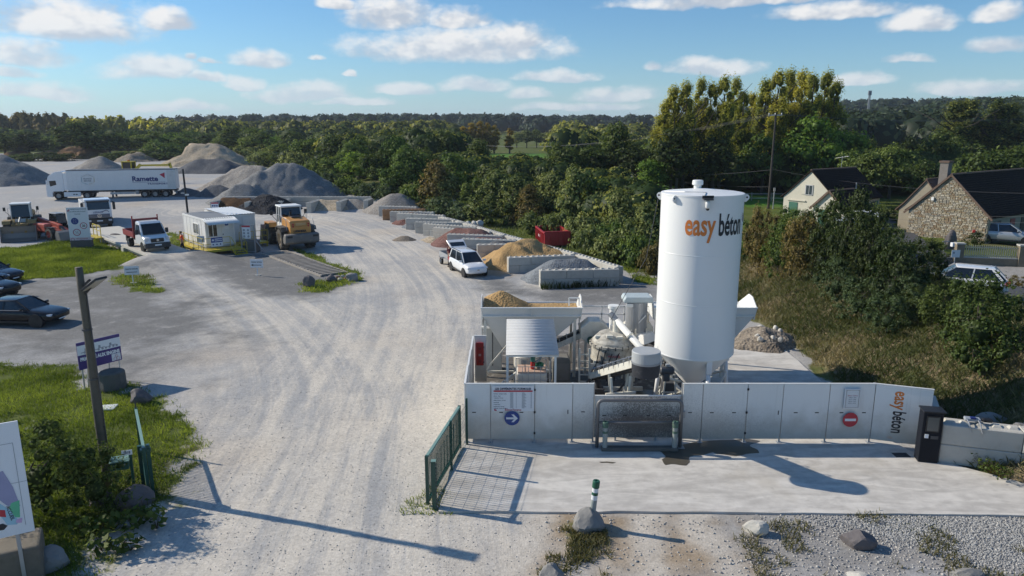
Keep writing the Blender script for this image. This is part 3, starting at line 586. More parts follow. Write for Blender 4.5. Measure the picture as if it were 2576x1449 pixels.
# signs fixed to it
def flat_sign(name, label, x0, x1, z0, z1, y=23.24, mat=SIGNW, cat='sign'):
    t = T(name, label, cat, ((x0 + x1) / 2, y, z0)); w = (x1 - x0) / 2
    MB().bx(-w, w, -.006, .0, 0, z1 - z0).ob('plate', mat, t); return t, w, z1 - z0
t, w, h = flat_sign('formula_board', 'white printed price table sheet headed in dark capitals on the hoarding', XP[1] + .06, XP[2] - .03, 1.25, 2.15)
ff = lambda x, z: frame((x, -.012, z), (1, 0, 0), (0, 0, 1))
text('LES DIFFÉRENTES FORMULES', INK, t, ff(0, h - .125), .105, .92, .004, 'CENTER')
MB().bx(-w + .05, w - .05, -.011, -.007, h - .2, h - .145).ob('header_bar', SIGNR, t)
for i, zz in enumerate((.62, .54, .47, .385, .31, .235, .16, .095)): text(['Fondation - Drainage - Dallage', 'Mortier - Chape', 'Canalisation - Bordure', 'Dallage industriel - Terrasse', 'Remplissage', 'Ouvrage béton', 'Soubassement - Hors gel', 'Scellement - Ancrage de clôture'][i], INK, t, ff(-w + .05, zz), .036, 1, .001)
for k, xx in enumerate((-.1, .1, .3, .6)):
    s = MB()
    for r in range(16): ww = (.11, .02, .09 + .03 * (r % 3), .04)[k]; s.bx(xx, xx + ww, -.011, -.007, h - .245 - r * .036, h - .228 - r * .036)
    s.ob('print_column', INKGREY, t)
text('BétonTavano', INKRED, t, ff(0, .02), .1, 1.05, .002, 'CENTER')
MB().lathe([(.03, -.011), (.03, -.007)], (-w + .09, 0, .05), 'y', 12).lathe([(.025, -.011), (.025, -.007)], (-w + .13, 0, .035), 'y', 12).ob('emblem', INKRED, t)
def round_sign(name, label, u, v, dia, mat, y=23.22):
    p = AT(u, v, y); t = T(name, label, 'sign', (p.x, y, p.z - dia / 2)); MB().lathe([(dia / 2, -.008), (dia / 2, 0)], (0, 0, dia / 2), 'y', 40).ob('disc', mat, t); return t, dia / 2
t, r = round_sign('arrow_sign', 'round blue sign with a white arrow pointing right', 1288, 1052, .52, BLUE)
A = [(-.2, -.035), (.07, -.035), (-.02, -.14), (.06, -.14), (.2, 0), (.06, .14), (-.02, .14), (.07, .035), (-.2, .035)]
MB().prism([(x, z + r) for x, z in A], -.014, -.009).ob('arrow', SIGNW, t)
t, r = round_sign('no_entry_sign', 'round red no entry sign with a white bar', 2139, 1056, .52, SIGNR)
MB().bx(-.19, .19, -.014, -.009, r - .045, r + .045).ob('bar', SIGNW, t)
p = AT(2144, 1003, 23.22); t = T('notice_board', 'framed white opening hours notice above the no entry sign', 'notice', (p.x, 23.24, p.z - .36))
MB().bx(-.27, .27, -.03, 0, 0, .72).ob('case', SIGNW, t, bev=.008); MB().bx(-.2, .2, -.036, -.031, .06, .66).ob('sheet', M('notice_paper', (.7, .72, .72), .3), t)
MB().bx(-.23, -.21, -.04, -.031, .04, .68).bx(.21, .23, -.04, -.031, .04, .68).bx(-.23, .23, -.04, -.031, .04, .06).bx(-.23, .23, -.04, -.031, .66, .68).ob('frame', GALV, t)
text('Béton Tavano', INKRED, t, frame((0, -.04, .46), (1, 0, 0), (0, 0, 1)), .06, 1, 0, 'CENTER')
for zz in (.4, .33, .26, .19): text('08h00 à 12h00', INK, t, frame((0, -.04, zz), (1, 0, 0), (0, 0, 1)), .042, 1, 0, 'CENTER')

# ================================================================ loading hoop, kerb beam, bollards
s = MB(); x0, x1, yh, zh = fx(1503, 22.95, 0.9), fx(1713, 22.95, .9), 22.95, 1.76
pts = [(x0, yh, .04), (x0, yh, zh - .18)] + [(x0 + .18 - .18 * math.cos(a), yh, zh - .18 + .18 * math.sin(a)) for a in (R(30), R(60), R(90))] + [(x1 - .18 + .18 * math.sin(a), yh, zh - .18 + .18 * math.cos(a)) for a in (0, R(30), R(60), R(90))] + [(x1, yh, .04)]
t = T('loading_hoop', 'grey steel tube hoop barrier in front of the splashed panel', 'barrier', ((x0 + x1) / 2, yh, .045)); o = -t.location
s.path([Vector(p) + o for p in pts], .062, 12).ob('hoop', TUBEG, t, smooth=True)
MB().tube((x0 - t.location.x, 0, .92), (x1 - t.location.x, 0, .92), .05, n=12).ob('crossbar', TUBEG, t, smooth=True)
for x in (x0, x1): MB().box((x - t.location.x, 0, .008), (.3, .26, .016)).ob('base_plate', GALV, t)
MB().bx(x0 + .12, x1 - .12, 22.62, 22.86, .045, .17).ob('kerb_beam', M('dirty_kerb', (.14, .13, .115), .9, var=.2, dirt=.4, bump=.3), bev=.02, label='low concrete wheel stop beam under the tube hoop', cat='kerb')
def bollard(name, label, loc, H=.95, r=.085, tilt=0, dusty=False):
    t = T(name, label, 'bollard', loc); t.rotation_euler = (0, tilt, 0)
    GRB = M('bollard_grey', (.30, .33, .31), .6, var=.15, dirt=.3, dcol=(.4, .37, .32)); GT = M('bollard_green', (.012, .10, .055), .45, var=.1, dirt=.2) if not dusty else M('dusty_green', (.06, .13, .095), .6, var=.15, dirt=.5, dcol=(.3, .28, .25))
    MB().lathe([(r, 0), (r, H * .36), (r * .95, H * .365), (r * .95, H * .96)], n=20).ob('tube', GRB, t, smooth=False)
    for a, b in ((.40, .55), (.64, .78)): MB().lathe([(r * 1.0, a * H), (r * 1.0, b * H)], n=20).ob('reflective_band', SIGNW if not dusty else GRB, t)
    MB().lathe([(r * 1.05, .55 * H), (r * 1.05, .64 * H)], n=20).ob('green_band', GT, t)
    MB().lathe([(r * 1.14, .78 * H), (r * 1.2, .8 * H), (r * 1.2, .97 * H), (r * 1.05, H), (r * .5, H), (r * .45, H * .96)], n=20).ob('cap', GT, t)
    return t
bollard('marker_post', 'dusty green capped bollard at the left end of the hoop barrier', (x0 + .24, 22.72, .17), .92, dusty=True); bollard('marker_post', 'dusty green capped bollard at the right end of the hoop barrier', (x1 - .24, 22.72, .17), .92, dusty=True)
# terminal
t = T('payment_terminal', 'black self service terminal with a screen beside the hoarding end', 'kiosk', (13.62, 22.0, .045), R(-12))
MB().prism([(-.3, 0), (.3, 0), (.3, 1.72), (.22, 1.78), (-.22, 1.78), (-.3, 1.72)], -.2, .22).ob('cabinet', M('terminal_black', (.010, .012, .018), .6, spec=.2), t, bev=.02)
MB().bx(-.2, .2, -.225, -.2, 1.08, 1.62).ob('bezel', BLACK, t); MB().bx(-.165, .165, -.232, -.226, 1.12, 1.58).ob('screen', M('screen', (.10, .105, .10), .12, spec=.8), t)
MB().bx(-.2, -.09, -.23, -.2, .86, .99).ob('card_reader', SIGNW, t); MB().bx(-.02, .2, -.225, -.2, .84, .95).ob('keypad', DARKS, t); MB().bx(-.34, .34, -.3, .24, 1.76, 1.80).ob('canopy', BLACK, t, bev=.01)
GRATE = T('drain_grate', 'dark drain grating at the foot of the last hoarding panel', 'grate', (13.0, 22.35, .046))
for k in range(7): MB().bx(-.25, .25, -.15 + k * .05, -.13 + k * .05, 0, .012).ob('bar', DARKS, GRATE)

# ================================================================ silo
SX, SY, SR, ZB, ZTOP = 7.08, 27.0, 1.5, 2.27, 8.36
silo = T('cement_silo', 'tall white cylindrical cement silo on legs', 'silo', (SX, SY, .045))
dz = -.045
MB().lathe([(SR, ZB + dz), (SR, ZTOP + dz)], n=96, cap=False).ob('shell', SILOW, silo, smooth=True)
MB().lathe([(SR + .012, ZTOP - .05 + dz), (SR + .012, ZTOP + .005 + dz), (SR - .06, ZTOP + .02 + dz), (.3, ZTOP + .14 + dz), (.02, ZTOP + .15 + dz)], n=96).ob('roof', SILOW, silo, smooth=False)
for z in (ZB + .03, 4.35, 6.2): MB().lathe([(SR + .001, z - .016 + dz), (SR + .006, z - .008 + dz), (SR + .006, z + .008 + dz), (SR + .001, z + .016 + dz)], n=96, cap=False).ob('weld_seam', SILOW, silo, smooth=True)
MB().lathe([(SR, ZB + dz), (.2, .78 + dz), (.2, .5 + dz)], n=96, cap=False).ob('cone', SILOW, silo, smooth=True)
MB().lathe([(.23, .48 + dz), (.23, .60 + dz)], n=24).ob('outlet_flange', CREAM, silo)
MB().lathe([(.14, ZTOP + .13 + dz), (.14, ZTOP + .26 + dz), (.19, ZTOP + .26 + dz), (.205, ZTOP + .29 + dz), (.195, ZTOP + .42 + dz), (.17, ZTOP + .44 + dz), (.02, ZTOP + .445 + dz)], (-.12, .3, 0), n=28).ob('filter_vent', WHITE, silo, smooth=False)
A0 = math.atan2(-SY, -SX)      # facing the camera
def onshell(ang, z, off=0): a = A0 + ang; return Vector(((SR + off) * math.cos(a), (SR + off) * math.sin(a), z + dz))
for ang in (-90, -38, 88):
    a = A0 + R(ang); er = Vector((math.cos(a), math.sin(a), 0)); et = Vector((-math.sin(a), math.cos(a), 0)); s = MB(); c = er * (SR + .0) + Vector((0, 0, ZTOP - .16 + dz))
    P8 = [c + Vector((0, 0, z)) + er * r for r, z in ((-.01, -.14), (.06, -.14), (.16, -.03), (.17, .06), (.12, .13), (.05, .14), (-.01, .14))]
    nn = len(P8); s.add([p - et * .018 for p in P8] + [p + et * .018 for p in P8], [tuple(range(nn)), tuple(range(2 * nn - 1, nn - 1, -1))] + [(i, (i + 1) % nn, (i + 1) % nn + nn, i + nn) for i in range(nn)])
    l = s.ob('lifting_lug', SILOW, silo); MB().tube(c + er * .085 + Vector((0, 0, .03)) - et * .021, c + er * .085 + Vector((0, 0, .03)) + et * .021, .035, n=14).ob('eye', BLACK, l)
legs = []
for k in range(4):
    a = A0 + R(45 + 90 * k) - R(20); top = Vector((1.4 * math.cos(a), 1.4 * math.sin(a), ZB + .1 + dz)); bot = Vector((1.52 * math.cos(a), 1.52 * math.sin(a), .02)); legs.append((top, bot))
    mid = top + Vector((0, 0, -.62)); MB().tube(mid + Vector((math.cos(a), math.sin(a), 0)) * -.03, bot, .085, n=16).ob('leg', SILOW, silo, smooth=True)
    MB().bar(top + Vector((0, 0, .15)), mid, .20, .14).ob('leg_bracket', SILOW, silo)
    MB().box((bot.x, bot.y, .012), (.34, .34, .024)).ob('foot_plate', CREAM, silo)
for k in range(4):
    (t0, b0), (t1, b1) = legs[k], legs[(k + 1) % 4]
    MB().tube(b0.lerp(t0, .12), b1.lerp(t1, .55), .032).tube(b1.lerp(t1, .12), b0.lerp(t0, .55), .032).ob('cross_brace', CREAM, silo)
def wrap(me, ang0, z0):     # bends flat lettering round the shell
    b = bmesh.new(); b.from_mesh(me); bmesh.ops.subdivide_edges(b, edges=[e for e in b.edges if e.calc_length() > .12], cuts=2)
    for v in b.verts: p = onshell(ang0 + v.co.x / SR, z0 + v.co.y, .012); v.co = p
    b.to_mesh(me); b.free(); return me
TB = 6.98
def fit(txt, xh, width, bold):
    me = text_mesh(txt, 1, 1, bold); xsn = [v.co.x for v in me.vertices]; W = max(xsn) - min(xsn); ysn = [v.co.y for v in text_mesh('a', 1, 1, bold).vertices]; sy = xh / max(ysn)
    me.transform(Matrix.Translation((-min(xsn), 0, 0))); me.transform(Matrix.Diagonal((width / W, sy, 1, 1))); return me
for w_, m_, dz_ in (('easy', INKORANGE, 0), ('béton', INKBLK, -.72)):
    me = fit(w_, .27, .66 if dz_ == 0 else .78, .022); me.transform(frame(EZ[1] + Vector((0, 0, dz_ + .06)), (0, 0, -1), EZ[2])); link('lettering', me, m_, EZ[0])
link('lettering', wrap(fit('easy', .53, 1.08, .022), R(-21), TB), INKORANGE, silo); link('lettering', wrap(fit('béton', .53, 1.10, .022), R(24.6), TB), INKBLK, silo)
s = MB()
for r in (.10, .17, .24, .31):
    pts = [onshell(R(70) + (r * math.cos(R(a))) / SR, TB + .42 + r * math.sin(R(a)), .012) for a in range(-10, 91, 20)]
    for a, b in zip(pts[:-1], pts[1:]): s.bar(a, b, .02, .004)
s.ob('signal_mark', INKGREY, silo)
cp = onshell(R(7), ZTOP - .25, .16); cb = MB().box((cp.x, cp.y, cp.z + .16), (.34, .22, .05)).ob('camera_bracket', DARKS, silo)
MB().lathe([(.06, -.16), (.085, -.12), (.085, .05), (.05, .12)], (cp.x, cp.y, cp.z), n=16).ob('camera', WHITE, silo, smooth=True); MB().lathe([(.02, -.235), (.055, -.21), (.062, -.165)], (cp.x, cp.y, cp.z), n=16).ob('camera_lens', BLACK, silo)
MB().bar((cp.x - .2, cp.y + .02, cp.z + .24), (cp.x + .2, cp.y + .02, cp.z + .24), .03, .10).ob('floodlight', BLACK, silo)
MB().path([(cp.x - .1, cp.y + .1, ZTOP + .02 + dz), (-.1, -.9, ZTOP + .09 + dz), (-.8, -.6, ZTOP + .08 + dz), (-1.4, .1, ZTOP + .04 + dz)], .014, 6).ob('cable', GALV, silo)
q = onshell(R(-92), ZTOP - .16, .1); MB().path([q, q + Vector((-.35, .1, -2.4)), q + Vector((-1.5, 1.2, -5.2))], .012, 5).ob('hanging_cable', DARKS, silo)

# ================================================================ aggregate hoppers
def hopper(label, x0, x1, yf, fill):
    t = T('aggregate_hopper', label, 'hopper', ((x0 + x1) / 2, yf, .045)); W = (x1 - x0) / 2; D = 2.2; zf, zb = 3.16, 2.84; w = .035
    f = MB().hexa([(-W, 0, 2.78), (W, 0, 2.78), (W, w, 2.78), (-W, w, 2.78)], [(-W - .04, -.12, zf), (W + .04, -.12, zf), (W + .04, -.12 + w, zf), (-W - .04, -.12 + w, zf)]).ob('front_plate', WHITE, t)
    MB().bar((-W - .06, -.13, zf), (W + .06, -.13, zf), .08, .05).ob('rim', WHITE, f); MB().bar((-W + .02, -.03, 2.78), (W - .02, -.03, 2.78), .08, .05).ob('stiffener', WHITE, f); MB().bar((0, -.07, 2.8), (0, -.13, zf), .04, .05).ob('joint', WHITE, f)
    MB().hexa([(-W, D, 2.6), (W, D, 2.6), (W, D + w, 2.6), (-W, D + w, 2.6)], [(-W, D + .1, zb), (W, D + .1, zb), (W, D + .14, zb), (-W, D + .14, zb)]).ob('back_plate', WHITE, t)
    for sgn in (-1, 1):
        x = sgn * W; P = [(0, 2.6), (-.12, zf), (.5, zf + .34), (1.0, zf + .36), (D + .1, zb), (D, 2.6)]
        MB().add([(x + sgn * (.05 if z > 2.7 else 0), y, z) for y, z in P] + [(x + sgn * (.05 if z > 2.7 else 0) - sgn * w, y, z) for y, z in P], [tuple(range(6)), tuple(range(11, 5, -1))] + [(i, (i + 1) % 6, (i + 1) % 6 + 6, i + 6) for i in range(6)]).ob('side_plate', WHITE, t)
    top = [(-W, 0), (W, 0), (W, D), (-W, D)]; bl_, br_ = (-W + .85, W - 1.6) if x0 < 0 else (-W + 1.2, W - .95); bot = [(bl_, .6), (br_, .6), (br_, 1.5), (bl_, 1.5)]
    MB().hexa([(x, y, 1.15) for x, y in bot], [(x, y, 2.78) for x, y in top]).ob('taper', WHITE, t)
    MB().bx(-.7, .3, .8, 1.3, .75, 1.15).ob('outlet', CREAM, t)
    for lx in (-W + .12, W - (.25 if x0 < 0 else 1.25)):
        for ly in (.08, D - .1): MB().bx(lx - .06, lx + .06, ly - .05, ly + .05, 0, 2.6).ob('leg', CREAM, t)
    MB().bar((-W + .12, .06, .3), (-W + 1.2, .06, 1.6), .07, .07).bar((-W + .12, .06, .25), (W - (.25 if x0 < 0 else 1.25), .06, .25), .08, .08).ob('frame_brace', CREAM, t)
    V = []; Fc = []; nx_, ny_ = 26, 14
    for j in range(ny_):
        for i in range(nx_):
            x = -W + .03 + (2 * W - .06) * i / (nx_ - 1); y = .0 + D * j / (ny_ - 1); z = 2.72 + fill(x, y) + .05 * (vn(x * 6, y * 6, 4) - .5); V.append((x, y, z))
    for j in range(ny_ - 1):
        for i in range(nx_ - 1): q = j * nx_ + i; Fc.append((q, q + 1, q + nx_ + 1, q + nx_))
    link('sand_fill', fast_mesh('f', V, Fc), PL_SAND, t, smooth=True); return t
h1 = hopper('wide white aggregate hopper holding a heap of sand behind the corrugated roof', -1.28, 2.96, 30.0, lambda x, y: .80 * max(0, 1 - math.hypot((x + 1.35) / 1.5, (y - 1.5) / 1.2)) + .08)
MB().bar((1.62, .3, 3.15), (1.62, .3, 3.5), .05, .05).bar((1.62, .3, 3.5), (2.05, .3, 3.5), .05, .05).bar((2.05, .3, 3.15), (2.05, .3, 3.5), .05, .05).ob('level_sensor', WHITE, h1)
hopper('white aggregate hopper mostly hidden behind the silo', 6.1, 10.4, 30.0, lambda x, y: .02)

# ================================================================ belt feeder, mixer, screw, discharge belt
t = T('feed_conveyor', 'inclined cleated belt feeder under the left hopper', 'conveyor', (.6, 30.4, .045)); a, b = Vector((.1, .25, .75)), Vector((2.95, .05, 2.12)); d = (b - a).normalized()
for yy in (-.33, .33): MB().bar(a + Vector((0, yy, 0)), b + Vector((0, yy, 0)), .05, .22).ob('stringer', CREAM, t)
MB().bar(a + Vector((0, 0, .05)), b + Vector((0, 0, .05)), .56, .05).ob('belt', RUBBER, t)
for k in range(9): c = a + (b - a) * (k + .5) / 9 + Vector((-.05, 0, .12)); MB().bar(c + Vector((0, -.27, 0)), c + Vector((0, .27, 0)), .03, .12).ob('cleat', GREYS, t)
def drive(label, loc, col):
    t = T('belt_drive', label, 'drive unit', loc); n = 8; prof = [(.56 * math.cos(R(22.5 + 45 * i)), .56 * math.sin(R(22.5 + 45 * i))) for i in range(8)]
    MB().prism([(x * 1.15, z) for x, z in prof], -.35, .45).ob('cover', CREAM, t, bev=.03); MB().lathe([(.13, -.62), (.13, -.36)], (-.18, 0, -.28), 'y', 16).ob('motor', M('motor_green', (.02, .09, .06), .5, dirt=.3) if col else DARKS, t)
    for k in range(5): MB().lathe([(.145, -.60 + k * .05), (.145, -.58 + k * .05)], (-.18, 0, -.28), 'y', 16).ob('cooling_fin', M('motor_green') if col else DARKS, t)
    MB().bx(.0, .32, -.58, -.34, -.42, -.12).ob('gearbox', M('motor_green') if col else DARKS, t, bev=.03); MB().bx(-.4, -.3, -.1, .1, -2.0 - 0, -.4).bx(.3, .4, -.1, .1, -2.0, -.4).ob('stand', CREAM, t); return t
drive('cream octagonal belt drive cover with a green motor', (3.55, 30.2, 2.1), 1); drive('cream octagonal belt drive cover with a dark motor beside the silo', (5.5, 30.4, 2.1), 0)
mx = T('pan_mixer', 'round dirty white pan mixer with bolted lid', 'mixer', (4.15, 28.7, .045))
MB().lathe([(.78, 1.28), (.9, 1.34), (.9, 1.42), (.86, 1.43), (.86, 1.92), (.95, 1.93), (.95, 2.02), (.86, 2.03), (.84, 2.12), (.55, 2.42), (.3, 2.5), (.05, 2.5)], n=48).ob('pan', M('dirty_mixer', (.55, .52, .45), .6, dirt=.8, dcol=(.2, .18, .15), dsc=3.5), mx, smooth=False)
for k in range(20): a = 2 * math.pi * k / 20; MB().box((.925 * math.cos(a), .925 * math.sin(a), 1.975), (.05, .05, .13)).ob('bolt', DARKS, mx)
for a, r, z in ((R(-70), .6, 2.36), (R(-110), .55, 2.4), (R(200), .66, 2.3)): MB().box((r * math.cos(a), r * math.sin(a), z), (.26, .2, .12)).ob('hatch', CREAM, mx, bev=.02)
MB().lathe([(.2, 2.48), (.2, 2.7), (.14, 2.72), (.14, 3.0)], (.1, .1, 0), n=18).ob('drive_motor', GREYS, mx); MB().lathe([(.17, 2.4), (.17, 3.3), (.24, 3.3), (.24, 3.42)], (.1, .62, 0), n=20).ob('vent_stack', WHITE, mx)
text('PROCESS', INKRED, mx, frame((-.28, -.88, 1.62), (1, 0, 0), (0, 0, 1)), .11, 1.05, .003)
for sx in (-.75, .75):
    for sy in (-.55, .55): MB().bx(sx - .07, sx + .07, sy - .07, sy + .07, 0, 1.4).ob('leg', CREAM, mx)
MB().bx(-.95, .95, -.75, -.6, 1.15, 1.3).bx(-.95, .95, .6, .75, 1.15, 1.3).ob('frame', CREAM, mx)
MB().lathe([(.5, .75), (.7, 1.28)], n=20).ob('discharge_chute', DARKS, mx)
for k in range(4): MB().path([(-.6 + .3 * k, -.7, 2.0), (-.75 + .25 * k, -1.0, 1.5), (-.9 + .3 * k, -.8, .6)], .022, 6).ob('hose', RUBBER, mx)
s = T('screw_conveyor', 'white tubular screw conveyor running from silo foot to mixer top', 'screw conveyor', (SX - .25, SY - .5, .045)); o = -s.location
p0, p1 = Vector((6.75, 26.3, .45)), Vector((4.28, 28.6, 3.0)); MB().tube(p0 + o, p1 + o, .135, n=20).ob('tube', WHITE, s, smooth=True)
for k in (.25, .55, .8): c = p0.lerp(p1, k); dd = (p1 - p0).normalized() * .03; MB().tube(c - dd + o, c + dd + o, .17, n=20).ob('flange', CREAM, s)
MB().tube(p1 + o, p1 + o + Vector((0, 0, -.5)), .15, n=16).ob('spout', CREAM, s); MB().tube(p1 + o + (p1 - p0).normalized() * .4, p1 + o, .12, n=14).ob('motor', GREYS, s)
t = T('screw_motor', 'grey geared motor hanging left of the silo cone', 'motor', (5.72, 25.3, 2.0))
MB().lathe([(.12, -.28), (.16, -.24), (.16, .18), (.1, .24)], ax='x', n=18).ob('motor', DARKS, t); MB().box((-.05, 0, -.25), (.26, .24, .3)).ob('gearbox', DARKS, t, bev=.04); MB().box((.0, 0, .2), (.16, .14, .1)).ob('terminal_box', GREYS, t, bev=.02); MB().tube((0, 0, -.3), (.6, .5, -.6), .05).ob('support_arm', CREAM, t)
cv = T('discharge_conveyor', 'inclined discharge conveyor with a grey hood and black rubber boot', 'conveyor', (4.1, 24.2, .045)); o = -cv.location
a, b = Vector((3.35, 26.6, 1.35)), Vector((4.25, 22.3, 3.30)); wd_ = (b - a).cross(Vector((0, 0, 1))).normalized()
for sgn in (-1, 1): MB().bar(a + wd_ * .34 * sgn + o, b + wd_ * .34 * sgn + o, .06, .24).ob('stringer', CREAM, cv)
MB().bar(a + o + Vector((0, 0, .1)), b + o + Vector((0, 0, .1)), .54, .05).ob('belt', RUBBER, cv); MB().bar(a + o - Vector((0, 0, .16)), b + o - Vector((0, 0, .16)), .54, .04).ob('return_belt', RUBBER, cv)
for k in range(9):
    c = a.lerp(b, (k + .4) / 9) + o
    for sgn in (-1, 1): MB().path([c + wd_ * .36 * sgn, c + wd_ * .4 * sgn + Vector((0, 0, .24)), c + wd_ * .2 * sgn + Vector((0, 0, .32))], .016, 6).ob('idler_bracket', GALV, cv)
hp = Vector((4.28, 22.05, 0)) + o
MB().lathe([(.44, 3.40), (.455, 3.42), (.455, 3.78), (.44, 3.80), (.05, 3.805)], (hp.x, hp.y, -.045), n=36).ob('hood', M('hood_grey', (.42, .43, .43), .5, dirt=.25), cv, smooth=False)
s = MB(); rings = []
for z, r in ((3.42, .455), (3.25, .45), (3.1, .435), (2.97, .42)): rings.append([(hp.x + r * (1 + .03 * math.sin(3 * t_ + z)) * math.cos(t_), hp.y + r * math.sin(t_), z - .045) for t_ in [2 * math.pi * i / 36 for i in range(36)]])
s.loft(rings, False).ob('rubber_boot', BOOT, cv, smooth=True); MB().lathe([(.47, 3.40), (.47, 3.46)], (hp.x, hp.y, -.045), n=36).ob('clamp_ring', GREYS, cv)
c = a.lerp(b, .52) + o
for sgn in (-1, 1):
    top = c + wd_ * .36 * sgn - Vector((0, 0, .1))
    for dy in (-.45, .45): MB().bar(top + Vector((0, dy * .5, -.1)), Vector((top.x + sgn * .2, top.y + dy, .0)), .08, .08).ob('leg', CREAM, cv)
for zz in (1.55, .85): MB().bar(c + wd_ * -.55 + Vector((0, -.35, zz - c.z)), c + wd_ * .55 + Vector((0, -.35, zz - c.z)), .09, .09).ob('cross_tie', CREAM, cv)
MB().box((c.x, c.y - .3, .9), (1.0, .5, .04)).ob('drip_tray', GREYS, cv); MB().tube((c.x + .1, c.y - .35, .9), (c.x + .1, c.y - .35, 1.8), .02).ob('ram', GALV, cv)
# dust filter
t = T('dust_filter', 'grey cylindrical dust filter with a rounded pale cap behind the silo', 'filter', (5.35, 30.1, .045))
MB().lathe([(.12, 1.6), (.46, 2.1), (.46, 3.42)], n=28).ob('body', M('filter_grey', (.36, .37, .38), .35, .3), t, smooth=False)
MB().prism([(-.62, 3.42), (.62, 3.42), (.62, 3.55), (.55, 3.68), (-.55, 3.68), (-.62, 3.55)], -.45, .45).ob('cap', M('filter_cap', (.46, .52, .53), .45), t, bev=.05); MB().box((-.38, -.45, 3.32), (.3, .06, .14)).ob('control_box', WHITE, t)
for k in range(3): aa = R(200 + 60 * k); MB().bar((.5 * math.cos(aa), .5 * math.sin(aa), 2.3), (.6 * math.cos(aa), .6 * math.sin(aa), 0), .06, .06).ob('leg', CREAM, t)
MB().bar((-.5, -.3, 1.9), (.3, -.5, 2.9), .05, .05).ob('stay', WHITE, t); MB().lathe([(.75, 1.75), (.5, 2.1)], (.2, -.2, 0), n=4).ob('weigh_bin', WHITE, t)
# rails behind the mixer
t = T('service_walkway', 'white pipe railing of the walkway behind the mixer', 'walkway', (4.3, 31.2, .045))
for z in (2.55, 2.9): MB().bar((-1.3, 0, z), (1.9, 0, z), .05, .05).ob('rail', WHITE, t)
for x in (-1.3, -.3, .7, 1.7): MB().bar((x, 0, 0), (x, 0, 2.9), .05, .05).ob('post', WHITE, t)
MB().bx(-1.3, 1.9, -.05, .6, 1.9, 1.96).ob('deck', GREYS, t)

# ================================================================ pump shelter
t = T('pump_shelter', 'small steel shelter with a white corrugated roof', 'shelter', (.75, 26.8, .045)); xl, xr, ya, yb, za, zb = -.97, .95, -1.85, 1.8, 2.66, 2.98
V = []; Fc = []; N = 8 * 12
for j in range(N + 1):
    q = j / N; y = yb - (yb - ya) * q; z = zb - (zb - za) * q; w = .05 * math.sin(2 * math.pi * j / 8)
    V += [(xl, y, z + w), (xr, y, z + w)]
for j in range(N): Fc.append((2 * j, 2 * j + 1, 2 * j + 3, 2 * j + 2))
rf = link('roof_sheet', fast_mesh('roof', V, Fc), M('roof_white', (.58, .58, .575), .85, spec=.1, dirt=.12, dcol=(.5, .47, .42)), t); sm = rf.modifiers.new('s', 'SOLIDIFY'); sm.thickness = .012
for x in (xl + .05, xr - .12):
    for y, z in ((ya + .12, za), (yb - .12, zb)): MB().bx(x - .04, x + .04, y - .04, y + .04, 0, z - .04).ob('post', WHITE, t)
for y, z in ((ya + .12, za), (yb - .12, zb)): MB().bar((xl, y, z - .06), (xr, y, z - .06), .06, .08).ob('beam', WHITE, t)
MB().bar((xl + .05, ya + .12, 1.12), (xr - .1, ya + .12, 1.12), .05, .1).ob('mid_rail', WHITE, t)
t = T('water_tank', 'caged plastic water tank with a pump on top under the roof', 'tank', (.72, 25.9, .045 + .78))
MB().bx(-.55, .55, -.47, .47, -.66, -.03).ob('lower_container', IBCW, t, bev=.06); MB().bx(-.62, .62, -.52, .52, -.78, -.68).ob('base_pallet', WOOD, t)
MB().bx(-.56, .56, -.48, .48, .14, 1.0).ob('container', IBCW, t, bev=.07); s = MB()
for k in range(6): x = -.56 + k * .224; s.bar((x, -.5, .12), (x, -.5, 1.28), .02, .02).bar((x, .5, .12), (x, .5, 1.28), .02, .02)
s.ob('cage', GALV, t)
for z in (.4, .75, 1.28): MB().path([(-.58, -.5, z), (.58, -.5, z), (.58, .5, z), (-.58, .5, z), (-.58, -.5, z)], .013, 6).ob('cage_hoop', GALV, t)
MB().bx(-.6, .6, -.5, .5, 0, .12).ob('pallet', WOOD, t); MB().bx(-.5, .55, -.42, .42, 1.0, 1.06).ob('lid_tray', M('pump_tray', (.6, .42, .33), .6, dirt=.3), t)
pm = MB().lathe([(.07, 1.06), (.09, 1.1), (.09, 1.34)], (.06, -.1, 0), n=16).ob('pump_body', RED, t, bev=.01); MB().lathe([(.085, 1.36), (.085, 1.6), (.05, 1.63)], (.06, -.1, 0), n=16).ob('pump_motor', M('motor_teal', (.04, .16, .13), .5), t)
MB().path([(.1, -.1, 1.3), (.3, -.1, 1.4), (.42, -.05, 1.65), (.6, 0, 1.7), (.7, .1, 1.35)], .05, 8).ob('hose', GREYS, t, smooth=True)
MB().path([(.3 + .16 * math.cos(k * .9), .05 + .13 * math.sin(k * .9), 1.1 + k * .006) for k in range(24)], .022, 6).ob('green_hose', M('hose_green', (.03, .2, .12), .5), t)
MB().lathe([(.45, .1), (.48, .15), (.48, 1.55), (.3, 1.75), (.08, 1.78)], n=32).ob('storage_tank', IBCW, loc=(.55, 28.3, .045), smooth=False, label='upright white plastic tank behind the caged water tank', cat='tank')
t = T('compressor', 'grimy grey box compressor beneath the belt feeder', 'compressor', (2.05, 28.6, .045)); MB().prism([(-.36, .35), (.36, .35), (.36, 1.3), (.26, 1.45), (-.26, 1.45), (-.36, 1.3)], -.3, .3).ob('casing', M('grimy_steel', (.2, .19, .17), .7, dirt=.5), t, bev=.02)
for x in (-.3, .3): MB().bx(x - .04, x + .04, -.28, .28, 0, .36).ob('leg', DARKS, t)
MB().bx(-.28, .28, -.31, -.3, .5, 1.2).ob('door', M('grimy_steel2', (.25, .235, .21), .6, dirt=.5), t)
